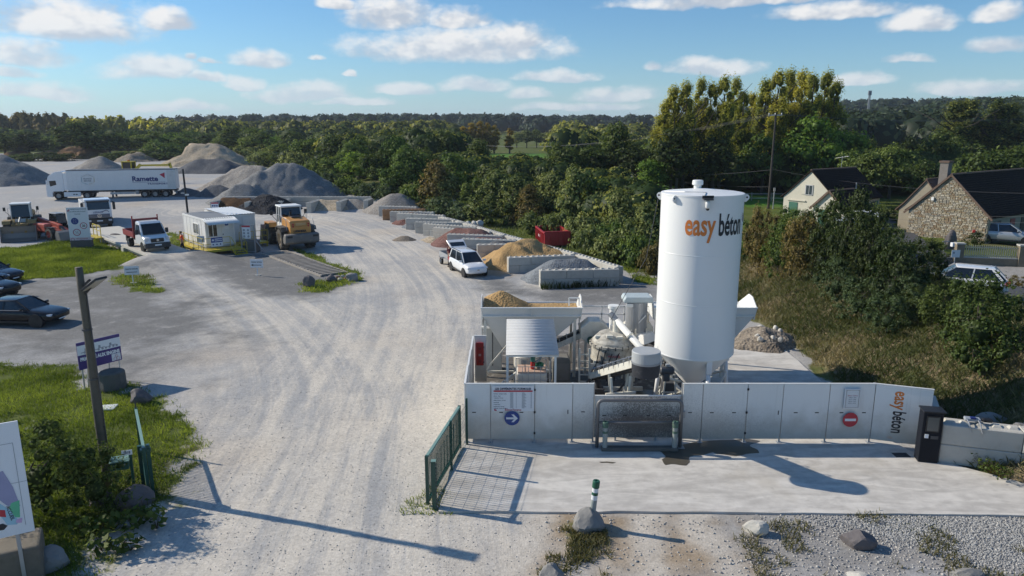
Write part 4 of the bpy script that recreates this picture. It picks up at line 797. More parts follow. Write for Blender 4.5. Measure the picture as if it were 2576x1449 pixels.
for x, y in ((-.5, 27.7), (1.9, 27.3), (2.9, 28.2)): MB().path([(x, y, .07), (x + .5, y - .2, .07), (x + .9, y + .15, .07), (x + .6, y + .5, .07), (x + .1, y + .4, .07)], .03, 6).ob('hose_coil', RUBBER, label='black hose lying on the wet slab, ' + {-.5: 'left of the tank', 1.9: 'below the compressor', 2.9: 'before the mixer'}[x], cat='hose')
t = T('fire_cabinet', 'tall red fire equipment cabinet on the white panel', 'cabinet', (XP[0] + .24, 28.98, .98)); MB().bx(-.16, .16, -.14, 0, 0, .98).ob('box', RED, t, bev=.025); MB().bx(-.13, .13, -.155, -.14, .06, .92).ob('door', RED, t, bev=.015)
for z in (.2, .75): MB().bx(-.06, .06, -.162, -.155, z - .06, z + .06).ob('window', DKRED, t)
MB().bx(-.05, .05, -.162, -.155, .42, .52).ob('label_plate', M('faded_print', (.55, .3, .28), .6), t); 
for z in (.15, .8): MB().bx(.14, .18, -.16, -.1, z - .03, z + .03).ob('latch', DARKS, t)
t = T('control_cabinet', 'white electrical cabinet with a sloping lid behind the fire cabinet', 'cabinet', (-.86, 31.0, .045)); MB().bx(-.4, .4, -.3, .35, 0, 2.05).ob('body', M('cab_grey', (.5, .5, .47), .5, dirt=.25), t, bev=.015); MB().hexa([(-.47, -.42, 2.05), (.47, -.42, 2.05), (.47, .42, 2.3), (-.47, .42, 2.3)], [(-.47, -.42, 2.12), (.47, -.42, 2.12), (.47, .42, 2.38), (-.47, .42, 2.38)]).ob('lid', WHITE, t)
MB().bx(-.5, -.44, -.3, .4, 1.6, 2.75).ob('side_guard', WHITE, t); MB().bx(-.02, .02, -.315, -.3, .3, 1.9).ob('door_gap', DARKS, t)
# two battered beams and frames seen through the legs
for k, (x, y, L, a, lab) in enumerate(((-.55, 26.8, 2.0, .25, 'cream steel brace leaning by the fire cabinet'),)):
    MB().bar((-.5, 0, .35), (.75, .4, 1.25), .1, .12).ob('steel_brace', CREAM, loc=(x, y, .0), label=lab, cat='brace')
# more of the machinery between the hoppers
t = T('transfer_conveyor', 'dark belt conveyor running from the right hopper to the mixer', 'conveyor', (6.4, 30.0, .045)); a, b = Vector((1.4, .3, .8)), Vector((-1.1, .1, 2.0))
for yy in (-.33, .33): MB().bar(a + Vector((0, yy, 0)), b + Vector((0, yy, 0)), .05, .2).ob('stringer', DARKS, t)
MB().bar(a + Vector((0, 0, .05)), b + Vector((0, 0, .05)), .56, .05).ob('belt', RUBBER, t)
for x in (-.9, .2, 1.2): MB().bar((x, -.3, 0), (x, -.3, 1.7 - .45 * x), .07, .07).ob('leg', DARKS, t)
t = T('mixer_ladder', 'cream steel ladder frame left of the mixer', 'ladder', (2.95, 28.0, .045))
for x in (-.2, .2): MB().bar((x, 0, 0), (x, .15, 1.9), .07, .07).ob('rail', CREAM, t)
for k in range(6): MB().bar((-.2, .02 + .02 * k, .25 + .28 * k), (.2, .02 + .02 * k, .25 + .28 * k), .04, .04).ob('rung', CREAM, t)
t = T('hydraulic_unit', 'dark hydraulic power unit at the mixer foot', 'power unit', (3.3, 27.2, .045)); MB().bx(-.35, .35, -.25, .25, .1, .6).ob('oil_tank', DARKS, t, bev=.03); MB().lathe([(.12, .6), (.12, .95)], (.1, 0, 0), n=14).ob('motor', DARKS, t)
for k in range(3): MB().path([(-.2 + .2 * k, .2, .6), (-.1 + .2 * k, .6, 1.0), (.3 + .15 * k, 1.0, 1.5)], .03, 6).ob('hose', RUBBER, t)
t = T('base_frame', 'long cream steel base frame under the machinery', 'frame', (2.2, 27.4, .045))
for y in (-.9, .9): MB().bar((-2.6, y, .12), (3.2, y, .12), .14, .16).ob('beam', CREAM, t)
for x in (-2.4, -.8, .8, 2.4): MB().bar((x, -.9, .1), (x, .9, .1), .1, .1).ob('cross_beam', DARKS, t)
for x in (-1.6, .0, 1.5): MB().bar((x, -.9, .15), (x + .8, -.9, 1.2), .07, .07).bar((x + .8, -.9, 1.2), (x + .8, -.9, .15), .06, .06).ob('brace', DARKS, t)
t = T('screw_stand', 'grimy steel stand beside the silo foot', 'stand', (5.9, 25.6, .045))
for x, y in ((-.3, 0), (.3, 0), (-.3, .5), (.3, .5)): MB().bar((x, y, 0), (x * .6, y, 1.5), .06, .06).ob('leg', CREAM, t)
for z in (.4, 1.0, 1.5): MB().bar((-.3, 0, z), (.3, 0, z), .05, .05).bar((-.3, .5, z), (.3, .5, z), .05, .05).ob('tie', CREAM, t)
MB().bx(-.25, .25, .0, .5, .95, 1.35).ob('valve_box', DARKS, t, bev=.03)
# ================================================================ boulders
def boulder(label, loc, dim, mat, seed=0, rz=0.0, name='boulder', sub=3, flat=.25):
    b = bmesh.new(); bmesh.ops.create_icosphere(b, subdivisions=sub, radius=1); rr = random.Random(seed)
    planes = [(Vector((rr.uniform(-1, 1), rr.uniform(-1, 1), rr.uniform(-.3, 1))).normalized(), rr.uniform(.62, .9)) for _ in range(9)]
    for v in b.verts:
        for n, d in planes:
            e = v.co.dot(n) - d
            if e > 0: v.co -= n * e * .92
        k = 1 + .12 * (vn(v.co.x * 2.2 + seed, v.co.y * 2.2 + v.co.z * 1.7, seed) - .5) + .06 * (vn(v.co.x * 6 + seed, v.co.z * 6 + v.co.y * 5, seed + 5) - .5); v.co *= k
        v.co = Vector((v.co.x * dim[0] / 2, v.co.y * dim[1] / 2, (v.co.z + .72) * dim[2] / 1.6))
    me = bpy.data.meshes.new('b'); b.to_mesh(me); b.free(); return link(name, me, mat, loc=loc, rz=rz, label=label, cat='boulder')
def gp(u, v, dz=0): p = G(u, v); return (p.x, p.y, p.z + dz)
bp = gp(1483, 1346); boulder('grey faceted boulder carrying the lone green and white bollard', (bp[0], bp[1] + .3, -.08), (.95, .8, .66), ROCK, 3)
bollard('marker_post', 'green and white banded bollard standing on a boulder in the foreground', (bp[0] + .12, bp[1] + .42, .46), .93, .085, R(5))
boulder('pale grey boulder cut by the bottom edge left of the dirt track', gp(1385, 1462, -.05), (.75, .6, .45), ROCK, 8, .5)
boulder('pale cream boulder beside the right edge of the dirt track', gp(1900, 1338, -.05), (.72, .5, .42), ROCKP, 11, -.3); boulder('dark two tone boulder among the white gravel and weeds', gp(2157, 1372, -.06), (.95, .6, .5), ROCKD, 14, -.2)
boulder('white flat stone at the bottom edge below the dark boulder', gp(2165, 1452, -.1), (.75, .5, .22), ROCKP, 17); boulder('bluish flat stone at the bottom edge on the right', gp(2432, 1448, -.1), (.85, .5, .28), ROCK, 19)
boulder('brown boulder in the grass behind the left green gate', gp(355, 1012, -.05), (.95, .7, .62), ROCKD, 23); boulder('grey boulder at the bush foot beside the left gate post', gp(338, 1268, -.15), (1.2, .8, .7), ROCKD, 26, .4)
boulder('dark boulder in the shade below the bush', gp(255, 1262, -.1), (.8, .7, .5), ROCKD, 28); boulder('grey boulder at the bottom left beside the large white board', gp(118, 1425, -.1), (1.1, .8, .6), ROCK, 31, .3)
boulder('squarish dark boulder on the gravel island', gp(778, 721, -.03), (.85, .75, .85), ROCKD, 34, .2, flat=.1); boulder('dark boulder at the near end of the timber track', gp(833, 708, -.05), (.95, .7, .55), ROCKD, 37)
boulder('brown grey boulder at the road end of the grass strip', gp(886, 706, -.05), (1.1, .8, .6), ROCK, 39, .5); boulder('long grey boulder on the bank above the block wall', gp(2500, 1058, -.3), (1.2, .7, .55), ROCK, 41, -.4)
boulder('grey boulder at the right frame edge on the bank', gp(2568, 1085, -.35), (.9, .7, .7), ROCK, 43); boulder('low dark boulder beside the weighbridge end', gp(293, 607, 0), (1.6, 1.0, .75), ROCKD, 45)
for k, (u, v, c) in enumerate(((850, 700, PL_RED), (862, 697, ROCKP), (868, 703, PL_RED), (856, 705, ROCKP))): boulder(['reddish rubble stone between the two boulders', 'pale rubble stone between the two boulders', 'second reddish rubble stone nearer the road', 'second pale rubble stone in the rubble patch'][k], gp(u, v, -.03), (.4, .3, .22), c, 60 + k, k, name='rubble_stone', sub=2)
# ================================================================ gates
def gate(label, p, q, H, nb, wire):
    p = Vector((*p, 0)); q = Vector((*q, 0)); d = q - p; L = d.length; t = T('sliding_gate', label, 'gate', p, math.atan2(d.y, d.x))
    MB().bx(0, L, -.04, .04, H - .07, H).ob('top_rail', PALEGREEN if not wire else GREEN, t); MB().bx(0, L, -.04, .04, .1, .18).ob('bottom_rail', GREEN, t); MB().bx(-.03, .05, -.045, .045, .04, H + .01).ob('end_post', GREEN, t); MB().bx(L - .05, L + .03, -.045, .045, .04, H + .01).ob('end_post', GREEN, t)
    for k in range(nb): x = .05 + (L - .1) * (k + 1) / (nb + 1); MB().bx(x - .011, x + .011, -.011, .011, .18, H - .07).ob('bar', GREEN, t)
    return t, L
GA, GB = (-2.45, 19.15), (-1.78, 22.95)
t, L = gate('open green barred gate leaf right of the entrance', GA, GB, 1.56, 31, 0)
GP_ = T('gate_posts', 'green catch posts and wire mesh beside the right gate leaf', 'gate post', (-2.25, 19.0, 0)); o = -GP_.location
MB().bx(-2.29, -2.17, 18.9, 19.03, 0, 1.5, Matrix.Translation(o)).ob('guide_post', GREEN, GP_); MB().bx(-2.3, -2.16, 18.89, 19.04, 1.5, 1.515, Matrix.Translation(o)).ob('post_cap', PALEGREEN, GP_)
for k in range(12): MB().bx(-2.175, -2.155, 18.93, 19.0, .15 + k * .11, .2 + k * .11, Matrix.Translation(o)).ob('rack_tooth', DARKS, GP_)
for x, y, h in ((-1.93, 21.3, 1.72), (-1.55, 23.2, 1.72)): MB().bx(x - .035, x + .035, y - .04, y + .04, 0, h, Matrix.Translation(o)).ob('post', GREEN, GP_)
s = MB(); a, b = Vector((-2.2, 19.05, 0)) + o, Vector((-1.55, 23.2, 0)) + o
for k in range(8): z = Vector((0, 0, .12 + k * .2)); s.tube(a + z, b + z, .0035, n=4)
for k in range(60): c = a.lerp(b, k / 59); s.tube(c + Vector((0, 0, .05)), c + Vector((0, 0, 1.6)), .003, n=4)
s.ob('wire_mesh', GREEN, GP_)
LGA, LGB = (-10.82, 19.7), (-12.6, 22.75)
t, L = gate('open green barred gate leaf left of the entrance seen nearly end on', LGA, LGB, 1.55, 27, 0)
MB().bx(-.0, .16, -.16, -.06, 0, 1.6).ob('guide_post', GREEN, t); MB().bx(.3, .42, .06, .16, 0, 1.5).ob('guide_post', GREEN, t); MB().bx(-.02, .18, -.18, .1, 1.42, 1.5).ob('roller_bracket', GREEN, t)
MB().bx(L - .05, L, -.02, .02, 1.55, 1.95).ob('antenna', DARKS, t)
t = T('letter_box', 'dark green letter box with a white number plate on its post', 'letter box', (-11.25, 19.45, 0), R(20)); MB().bx(.1, .17, -.03, .04, 0, 1.45).ob('post', GREEN, t)
MB().bx(-.38, .1, -.19, .17, 1.08, 1.33).ob('box', GREEN, t, bev=.015); MB().hexa([(-.4, -.21, 1.33), (.12, -.21, 1.33), (.12, .18, 1.36), (-.4, .18, 1.36)], [(-.4, -.21, 1.345), (.12, -.21, 1.345), (.12, .18, 1.375), (-.4, .18, 1.375)]).ob('lid', PALEGREEN, t); MB().bx(-.3, .02, -.196, -.19, 1.22, 1.26).ob('slot', GALV, t)
np_ = MB().bx(-.08, .2, -.03, -.02, 1.45, 1.6).ob('number_plate', SIGNW, t); text('2818', INK, np_, frame((.06, -.034, 1.49), (1, 0, 0), (0, 0, 1)), .11, .85, .002, 'CENTER')
# ================================================================ timber pole with lamp
px_, py_ = -12.32, 20.2
t = T('wooden_pole', 'weathered wooden pole carrying a floodlight at the lawn edge', 'pole', (px_, py_, 0)); s = MB(); pts = [(.03 * math.sin(k * .9) * .4, .02 * math.cos(k), 6.86 * k / 10) for k in range(11)]; s.path(pts, .14, 14, r2=.1).ob('post', WOOD, t, smooth=True)
MB().path([(.17 - .03 * k / 9, -.03, .4 + 5.8 * k / 9) for k in range(10)], .018, 6).ob('cable', DARKS, t)
for z in (2., 3.5, 5.): MB().lathe([(.142, z), (.142, z + .05)], n=14).ob('strap', DARKS, t)
MB().bar((.12, -.05, 6.35), (.34, -.12, 6.52), .06, .05).bar((.12, -.05, 6.1), (.34, -.12, 6.3), .05, .05).ob('bracket', BLACK, t)
M4 = frame((.47, -.16, 6.42), (.8, -.25, .52), (.3, .95, 0)); fl_ = MB().bx(-.34, .34, -.2, .2, -.03, .03, M4).ob('floodlight', BLACK, t, bev=.01); MB().bx(-.32, .32, -.18, .18, -.045, -.031, M4).ob('lens', M('lamp_lens', (.30, .27, .22), .3), fl_)
MB().hexa([(-.25, -.3, 0), (.35, -.22, 0), (.3, .25, .02), (-.25, .2, .0)], [(-.25, -.3, .05), (.35, -.22, .04), (.3, .25, .07), (-.25, .2, .05)]).ob('plastic_sheet', SIGNW, loc=gp(270, 1028, .03), label='white plastic board lying in the grass behind the wooden pole', cat='sheet')
# ================================================================ purple sign
d = Vector((.57, .82, 0)).normalized(); t = T('priority_sign', 'purple and white PRIORITÉ AUX ENGINS board on four grey legs', 'sign', (-17.86, 28.4, 0), math.atan2(d.y, d.x)); W, z0, z1 = 1.75, .92, 2.08
bd = MB().bx(0, W, -.02, .02, z0, z1).ob('board', PURPLE, t); MB().bx(.0, W, -.026, -.021, z0 + .62, z1 - .13).ob('white_band', SIGNW, bd)
text('PRIORITÉ AUX ENGINS', SIGNW, bd, frame((W / 2, -.028, z0 + .37), (1, 0, 0), (0, 0, 1)), .2, .78, .012, 'CENTER'); lg = MB().bx(W - .42, W - .05, -.027, -.021, z0 + .04, z0 + .34).ob('logo_panel', SIGNW, bd)
s = MB()
for cx_, cz, r in ((-.28, .12, .07), (-.16, .12, .07), (-.22, .24, .05)):
    for k in range(12): a0, a1 = k * math.pi / 6, (k + 1) * math.pi / 6; s.bar((W + cx_ + r * math.cos(a0), -.03, z0 + cz + r * math.sin(a0)), (W + cx_ + r * math.cos(a1), -.03, z0 + cz + r * math.sin(a1)), .004, .022, up=(0, 1, 0))
s.ob('emblem', INKRED, bd)
for cx_ in (.45, 1.0, 1.45):
    s = MB()
    for k in (-.16, .0, .14)[: 3 if cx_ > .9 else 2]: s.lathe([(.05, -.03), (.05, -.027)], (cx_ + k, 0, z0 + .70), 'y', 12)
    s.bx(cx_ - .18, cx_ + .1, -.029, -.027, z0 + .74, z0 + .77).bx(cx_ - .16, cx_ - .07, -.029, -.027, z0 + .77, z0 + .87).bx(cx_ - .32, cx_ - .2, -.029, -.027, z0 + .70, z0 + .73); s.ob('machine_print', INKGREY, bd)
for x in (.12, .42, W - .45, W - .12): MB().bar((x, .03, z1 - .1), (x, .03 if x in (.12, W - .12) else .35, 0), .05, .05).ob('leg', GALV, t)
MB().lathe([(.5, 0), (.52, .1), (.5, .75), (.44, .8)], n=14).ob('ballast_block', CONCD, loc=(-16.75, 28.75, -.02), label='dark round concrete ballast block under the purple board', cat='block')
# ================================================================ big white plan board at the lower left
d = Vector((.86, .51, 0)).normalized(); rt = Vector((-11.33, 15.5, 0)); W = 3.0; t = T('site_plan_board', 'large white site plan board cut by the left frame edge', 'sign', rt - d * W, math.atan2(d.y, d.x)); z0, z1 = 1.42, 4.2
bd = MB().bx(0, W, -.02, .02, z0, z1).ob('board', SIGNW, t); f4 = lambda x, z: frame((x, -.026, z), (1, 0, 0), (0, 0, 1))
text('E', PURPLE, bd, f4(W - .58, z1 - .36), .38, .9, .012); text('S', PURPLE, bd, f4(W - .60, z1 - .72), .42, .9, .012)
s = MB(); s.bx(W - .16, W - .15, -.026, -.022, z0 + .2, z1 - .5).bx(0, W - .16, -.026, -.022, z1 - .51, z1 - .5).bx(0, W, -.026, -.022, (z0 + z1) / 2 - .1, (z0 + z1) / 2 - .092).ob('frame_line', INKGREY, bd)
def shape(nm, pts, mat, y=-.027): MB().prism([(W - a, z0 + b) for a, b in pts], y, y + .004).ob(nm, mat, bd)
shape('plan_road', [(.62, 1.9), (.72, 1.95), (.75, 1.2), (.6, .9), (.38, .62), (.3, .4), (.25, .36), (.32, .26), (.5, .3), (.62, .6), (.75, .8), (.9, .9), (.9, 1.9)], M('print_cyan', (.33, .55, .65), .5)); shape('plan_zone', [(.2, .7), (.28, 1.2), (.42, 1.65), (.58, 1.6), (.6, 1.0), (.45, .78)], M('print_lilac', (.32, .32, .48), .5), -.028)
shape('plan_green', [(.24, .42), (.2, .85), (.36, .82), (.42, .7), (.33, .45)], M('print_green', (.12, .5, .28), .5), -.030); shape('plan_building', [(.62, .55), (.62, .72), (.5, .68), (.5, .5)], SIGNR, -.030); shape('plan_pink', [(.22, .28), (.2, .4), (.32, .38), (.33, .3)], M('print_pink', (.6, .4, .6), .5), -.031); shape('plan_arrow', [(.58, .2), (.5, .28), (.58, .36), (.8, .34), (.8, .22)], INKBLK, -.031)
text('ACCUEIL', INKBLK, bd, frame((W - .47, -.032, z0 + .76), (.15, 0, -1), (1, 0, .15)), .11, .85, .002)
for x in (.3, W - .35): MB().bx(x - .04, x + .04, .025, .105, 0, z1 - .2).ob('post', GALV, t)
MB().box((0, 0, .5), (1.0, 1.0, 1.0)).ob('ballast_block', M('mossy_concrete', (.2, .17, .13), .9, var=.3, bump=.5, dirt=.4, dcol=(.08, .08, .05)), loc=(-12.0, 15.75, -.02), rz=.5, bev=.06, label='mossy concrete ballast block below the site plan board', cat='block')
# ================================================================ block wall at the right
def block_mesh(L, Wd, H, studs, nm, nst=4):
    s = MB(); c = .025
    s.bx(-L / 2, L / 2, -Wd / 2, Wd / 2, 0, H)
    if studs:
        for k in range(nst):
            for yy in (0,):
                x = -L / 2 + L * (k + .5) / nst; r, r2, h = Wd * .2, Wd * .12, .07
                s.hexa([(x - r, yy - r, H), (x + r, yy - r, H), (x + r, yy + r, H), (x - r, yy + r, H)], [(x - r2, yy - r2, H + h), (x + r2, yy - r2, H + h), (x + r2, yy + r2, H + h), (x - r2, yy + r2, H + h)])
    me = s.mesh(nm); b = bmesh.new(); b.from_mesh(me); es = [e for e in b.edges if e.calc_length() > H * .95]; bmesh.ops.bevel(b, geom=es, offset=c, segments=1, affect='EDGES'); b.to_mesh(me); b.free(); return me
BM = {}
def blockwall(label, p, q, nlen, courses, L, Wd, H, mat=CONCB, z=0.0, skip=(), name='block_wall', half=True):
    p = Vector((*p[:2], 0)); q = Vector((*q[:2], 0)); d = q - p; LL = d.length; n = max(1, round(LL / L)); l = LL / n; t = T(name, label, 'block wall', (p.x, p.y, z), math.atan2(d.y, d.x))
    for c in range(courses):
        off = (.5 if c % 2 == 0 and half and n > 1 else 0); segs = [(i * l, (i + 1) * l) for i in range(n)] if not off else [(0, l / 2)] + [(l / 2 + i * l, l / 2 + (i + 1) * l) for i in range(n - 1)] + [(LL - l / 2, LL)]
        for i, (a, b) in enumerate(segs):
            if (c, i) in skip: continue
            ln = round(b - a - .012, 2); top = c == courses - 1; k = (ln, Wd, H, top)
            if k not in BM: BM[k] = block_mesh(ln, Wd, H - .008, top, 'block', max(2, round(ln / .42)))
            me = BM[k]; o = link('block', me, None, t, ((a + b) / 2, random.uniform(-.015, .015), c * H), random.uniform(-.008, .008))
            if not me.materials: me.materials.append(CONCB)
            if mat is not CONCB: o.material_slots[0].link = 'OBJECT'; o.material_slots[0].material = mat
    return t
d = Vector((16.15 - 14.0, 21.15 - 21.85)); q = (14.05 + d.x * 2.02, 22.2 + d.y * 2.02)
blockwall('clean concrete block wall at the right edge beside the black terminal', (14.05, 22.2), q, 2, 2, 2.26, .7, .68, half=False)
blockwall('concrete block row going back behind the black terminal', (14.2, 22.9), (15.1, 25.0), 1, 2, 2.26, .7, .6, half=False)
t = T('tool_bundle', 'grey and blue tool bundle with hanging straps on the block wall', 'tools', (14.95, 21.95, 1.45), -.3); MB().bx(-.25, .2, -.1, .12, 0, .1).ob('case', M('case_grey', (.35, .38, .42), .4), t, bev=.02); MB().bx(-.1, .05, -.12, .02, .09, .14).ob('handle', INKNAVY, t); MB().bx(.25, .55, -.08, .1, 0, .12).ob('bag', BLACK, t, bev=.04)
for x in (-.2, .12): MB().path([(x, -.08, .06), (x, -.36, .03), (x + .03, -.40, -.12), (x + .08, -.4, -.26)], .022, 6).ob('strap', GALV, t)
# ================================================================ small arrow signs
def park_sign(label, u, v, arrow, w=.95, h=.62, yaw=0.0):
    p = gp(u, v); t = T('parking_sign', label, 'sign', p, yaw); bd = MB().bx(-w / 2, w / 2, -.012, .012, .62, .62 + h).ob('board', SIGNW, t); MB().bx(-.03, .03, .013, .05, 0, 1.15).ob('post', SIGNW, t); MB().bx(-.2, .2, -.1, .15, 0, .06).ob('foot', CONC, t)
    text('PARKING VISITEURS', INKBLK, bd, frame((0, -.018, .62 + h * .6), (1, 0, 0), (0, 0, 1)), .115, .78, .003, 'CENTER'); s = MB()
    s.bx(-.34, .34, -.02, -.014, .62 + h * .27, .62 + h * .34)
    if arrow: s.prism([(-.42, .62 + h * .305), (-.26, .62 + h * .17), (-.26, .62 + h * .44)], -.02, -.014)
    s.ob('arrow', INKBLK, bd)
park_sign('white PARKING VISITEURS sign in the weeds left of the ramp', 335, 713, 0, yaw=R(14)); park_sign('white PARKING VISITEURS arrow sign on the gravel island', 648, 694, 1, yaw=R(-3))
# ================================================================ tall welcome board
p = gp(206, 624); t = T('safety_board', 'tall white safety rules board with a 20 limit on a concrete base', 'sign', p, R(17)); W, H, z0 = 1.68, 3.05, .62
bd = MB().bx(-W / 2, W / 2, -.03, .03, z0, z0 + H).ob('board', SIGNW, t); f5 = lambda x, z: frame((x, -.036, z0 + z), (1, 0, 0), (0, 0, 1)); MB().bx(-.85, .85, -.1, .6, 0, .72).ob('base', CONCD, t, bev=.05)
for i, tx in enumerate(('BIENVENUE SUR LA PLATEFORME', 'POUR VOTRE SECURITE AU VOLANT', 'VOUS DEVEZ')): text(tx, INK, bd, f5(.12 if i == 0 else 0, H - .2 - .22 * i), .115, .72, .002, 'CENTER')
MB().bx(-W / 2, W / 2, -.034, -.031, z0, z0 + .36).ob('footer', M('print_rose', (.72, .6, .62), .5), bd); text('INTERDICTION DE DESCENDRE', INKRED, bd, f5(.12, .2), .1, .66, .002, 'CENTER'); text('DU VEHICULE', INKRED, bd, f5(.12, .06), .1, .66, .002, 'CENTER')
def ring(nm, cx_, cz, r0, r1, mat): MB().lathe([(r0, -.04), (r1, -.04), (r1, -.034), (r0, -.034), (r0, -.04)], (cx_, 0, z0 + cz), 'y', 28, cap=False).ob(nm, mat, bd)
MB().lathe([(.30, -.04), (.30, -.034)], (-.28, 0, z0 + 1.83), 'y', 28).ob('belt_sign', BLUE, bd); s = MB(); 
for a, b in (((-.43, 1.68), (-.13, 1.68)), ((-.43, 1.98), (-.13, 1.98)), ((-.38, 1.66), (-.38, 2.0)), ((-.18, 1.66), (-.18, 2.0)), ((-.38, 1.98), (-.2, 1.75))): s.bar((a[0], -.044, z0 + a[1]), (b[0], -.044, z0 + b[1]), .004, .045, up=(0, 1, 0))
s.ob('belt_symbol', SIGNW, bd); ring('limit_ring', .38, 1.4, .24, .29, INKRED); text('20', INKBLK, bd, f5(.38, 1.3), .27, .95, .008, 'CENTER'); ring('phone_ring', -.22, .82, .26, .31, INKRED); MB().bar((-.44, -.042, z0 + 1.0), (0, -.042, z0 + .64), .004, .05, up=(0, 1, 0)).ob('phone_bar', INKRED, bd)
MB().bar((-.1, -.039, z0 + .98), (-.32, -.039, z0 + .68), .004, .12, up=(0, 1, 0)).ob('phone_symbol', INKGREY, bd); ring('foot_ring', -.62, .18, .12, .15, INKRED)
for cx_ in (-.62, -.72): MB().lathe([(.06, -.036), (.06, -.032)], (cx_, 0, z0 + H - .22 - (.08 if cx_ < -.65 else 0)), 'y', 14).ob('emblem', INKRED, bd)
# ================================================================ stock bays
def bay(label, pb, pe, courses=2, mat=CONCB):      # pb = near end on the ground (frame), pe = far end top seen
    a = G(*pb); z = a.z
    e = G(pe[0], pe[1], z + 1.2); return blockwall(label, a, e, 0, courses, 1.7, .6, .6, mat, z - .02, name='bay_wall')
bays = [((1357, 722), (1556, 674), 'nearest bay wall with weeds along its front'), ((1277, 686), (1444, 640), 'bay wall between the blue grey gravel and the sand'), ((1200, 650), (1330, 612), 'bay wall behind the white car and the sand'),
        ((1162, 633), (1300, 603), 'bay wall in front of the dark gravel cone'), ((1127, 620), (1266, 592), 'bay wall just beyond the open car tailgate'), ((1095, 601), (1235, 583), 'bay wall at the left of the red gravel heap'),
        ((1068, 591), (1200, 570), 'pale bay wall holding white boulders'), ((1046, 586), (1169, 559), 'empty bay wall second beyond the white boulders'), ((1023, 576), (1142, 551), 'bay wall beside the empty bay farther on'),
        ((1002, 562), (1118, 541), 'bay wall before the mixed grey gravel'), ((983, 558), (1092, 533), 'bay wall before the small red heap'), ((963, 553), (1070, 525), 'rust stained bay wall'), ((955, 543), (1050, 520), 'farthest bay wall of the diagonal row')]
for i, (a, b, l) in enumerate(bays): bay(l, a, b, mat=CONCR if 'rust' in l else CONCB)
bl = [G(1556, 674, 1.2), G(1444, 640, 1.2), G(1266, 592, 1.2), G(1142, 551, 1.35), G(1010, 513, 1.7)]
for i, (a, b) in enumerate(zip(bl[:-1], bl[1:])):
    n = (b - a).normalized(); blockwall('back wall of the diagonal stock bays, ' + ['section behind the blue grey gravel', 'section behind the sand', 'section behind the red gravel', 'farthest section'][i], a + n * .35 + Vector((.35, .25, 0)), b + Vector((.35, .25, 0)), 0, 2, 1.7, .6, .6, z=ztf(a.x, a.y) - .02, name='bay_back_wall')
back = [G(535, 531), G(622, 533), G(703, 531), G(777, 535), G(852, 532), G(920, 528)]
yb_ = max(p.y for p in back) + 2.6
for i, p in enumerate(back): blockwall(['first block divider of the rear bays at the left', 'rear bay divider between mulch and black rock', 'rear bay divider right of the black rock', 'rear bay divider behind the loader cab', 'rear bay divider before the pale sand heap', 'rear bay divider at the corner of both rows'][i], (p.x, p.y), (p.x + .2, yb_), 0, 2, 1.7, .6, .6, z=p.z - .02, name='bay_wall')
for i in range(5):
    a, b = back[i], back[i + 1]; blockwall('back wall of the rear stock bays, ' + ['mulch bay', 'black rock bay', 'empty bay', 'crushed sand bay', 'pale sand bay'][i], (a.x + .2, yb_ + .35), (b.x + .2, yb_ + .35), 0, 2, 1.7, .6, .6, z=ztf(a.x, yb_) - .02, name='bay_back_wall')
# ================================================================ heaps
def pile(label, ridges, mat, slope=.66, res=.35, rough=.25, seed=0, name='gravel_heap', cat='heap', clip=None, z0=None, gully=0.0):
    """ridges: (x0,y0,x1,y1,h): crest lines; height falls away at the angle of repose"""
    X0 = min(min(r[0], r[2]) - r[4] / slope - .6 for r in ridges); X1 = max(max(r[0], r[2]) + r[4] / slope + .6 for r in ridges)
    Y0 = min(min(r[1], r[3]) - r[4] / slope - .6 for r in ridges); Y1 = max(max(r[1], r[3]) + r[4] / slope + .6 for r in ridges)
    nx_, ny_ = min(150, max(12, int((X1 - X0) / res))), min(150, max(12, int((Y1 - Y0) / res))); X, Y = np.meshgrid(np.linspace(X0, X1, nx_), np.linspace(Y0, Y1, ny_)); Hh = np.full(X.shape, -9.)
    wx = X + (fbm(X * .5, Y * .5, seed, 3) - .5) * rough * 3; wy = Y + (fbm(X * .5 + 9, Y * .5, seed + 3, 3) - .5) * rough * 3
    for x0, y0, x1, y1, h in ridges:
        d = poly_dist(wx, wy, [(x0, y0), (x1 + 1e-4, y1)], False); Hh = np.maximum(Hh, h - slope * np.sqrt(d * d + .03 * h) + slope * .17 * math.sqrt(h) * .5)
    Hh = Hh + (fbm(X * 1.3, Y * 1.3, seed + 7, 4) - .5) * rough
    if gully: Hh = Hh + (fbm(X * 2.4, Y * .35, seed + 17, 3) - .5) * gully * np.clip(Hh / 2, 0, 1)
    if clip: Hh = clip(X, Y, Hh)
    cx_, cy_ = ridges[0][0], ridges[0][1]; zb = zt(X, Y) if z0 is None else np.full(X.shape, z0); Z = zb + np.maximum(Hh, -.12)
    me = fast_mesh(name, np.stack([X - cx_, Y - cy_, Z - float(zt(cx_, cy_))], -1).reshape(-1, 3), np.stack([(q := np.arange(nx_ * ny_).reshape(ny_, nx_))[:-1, :-1], q[:-1, 1:], q[1:, 1:], q[1:, :-1]], -1).reshape(-1, 4))
    keep = (np.maximum.reduce([Hh[:-1, :-1], Hh[:-1, 1:], Hh[1:, 1:], Hh[1:, :-1]]) > -.1).ravel()
    b = bmesh.new(); b.from_mesh(me); b.faces.ensure_lookup_table(); bmesh.ops.delete(b, geom=[f for f, k in zip(b.faces[:], keep) if not k], context='FACES'); b.to_mesh(me); b.free()
    return link(name, me, mat, loc=(cx_, cy_, float(zt(cx_, cy_))), label=label, cat=cat, smooth=True)
def at(u, v): p = G(u, v); return p.x, p.y
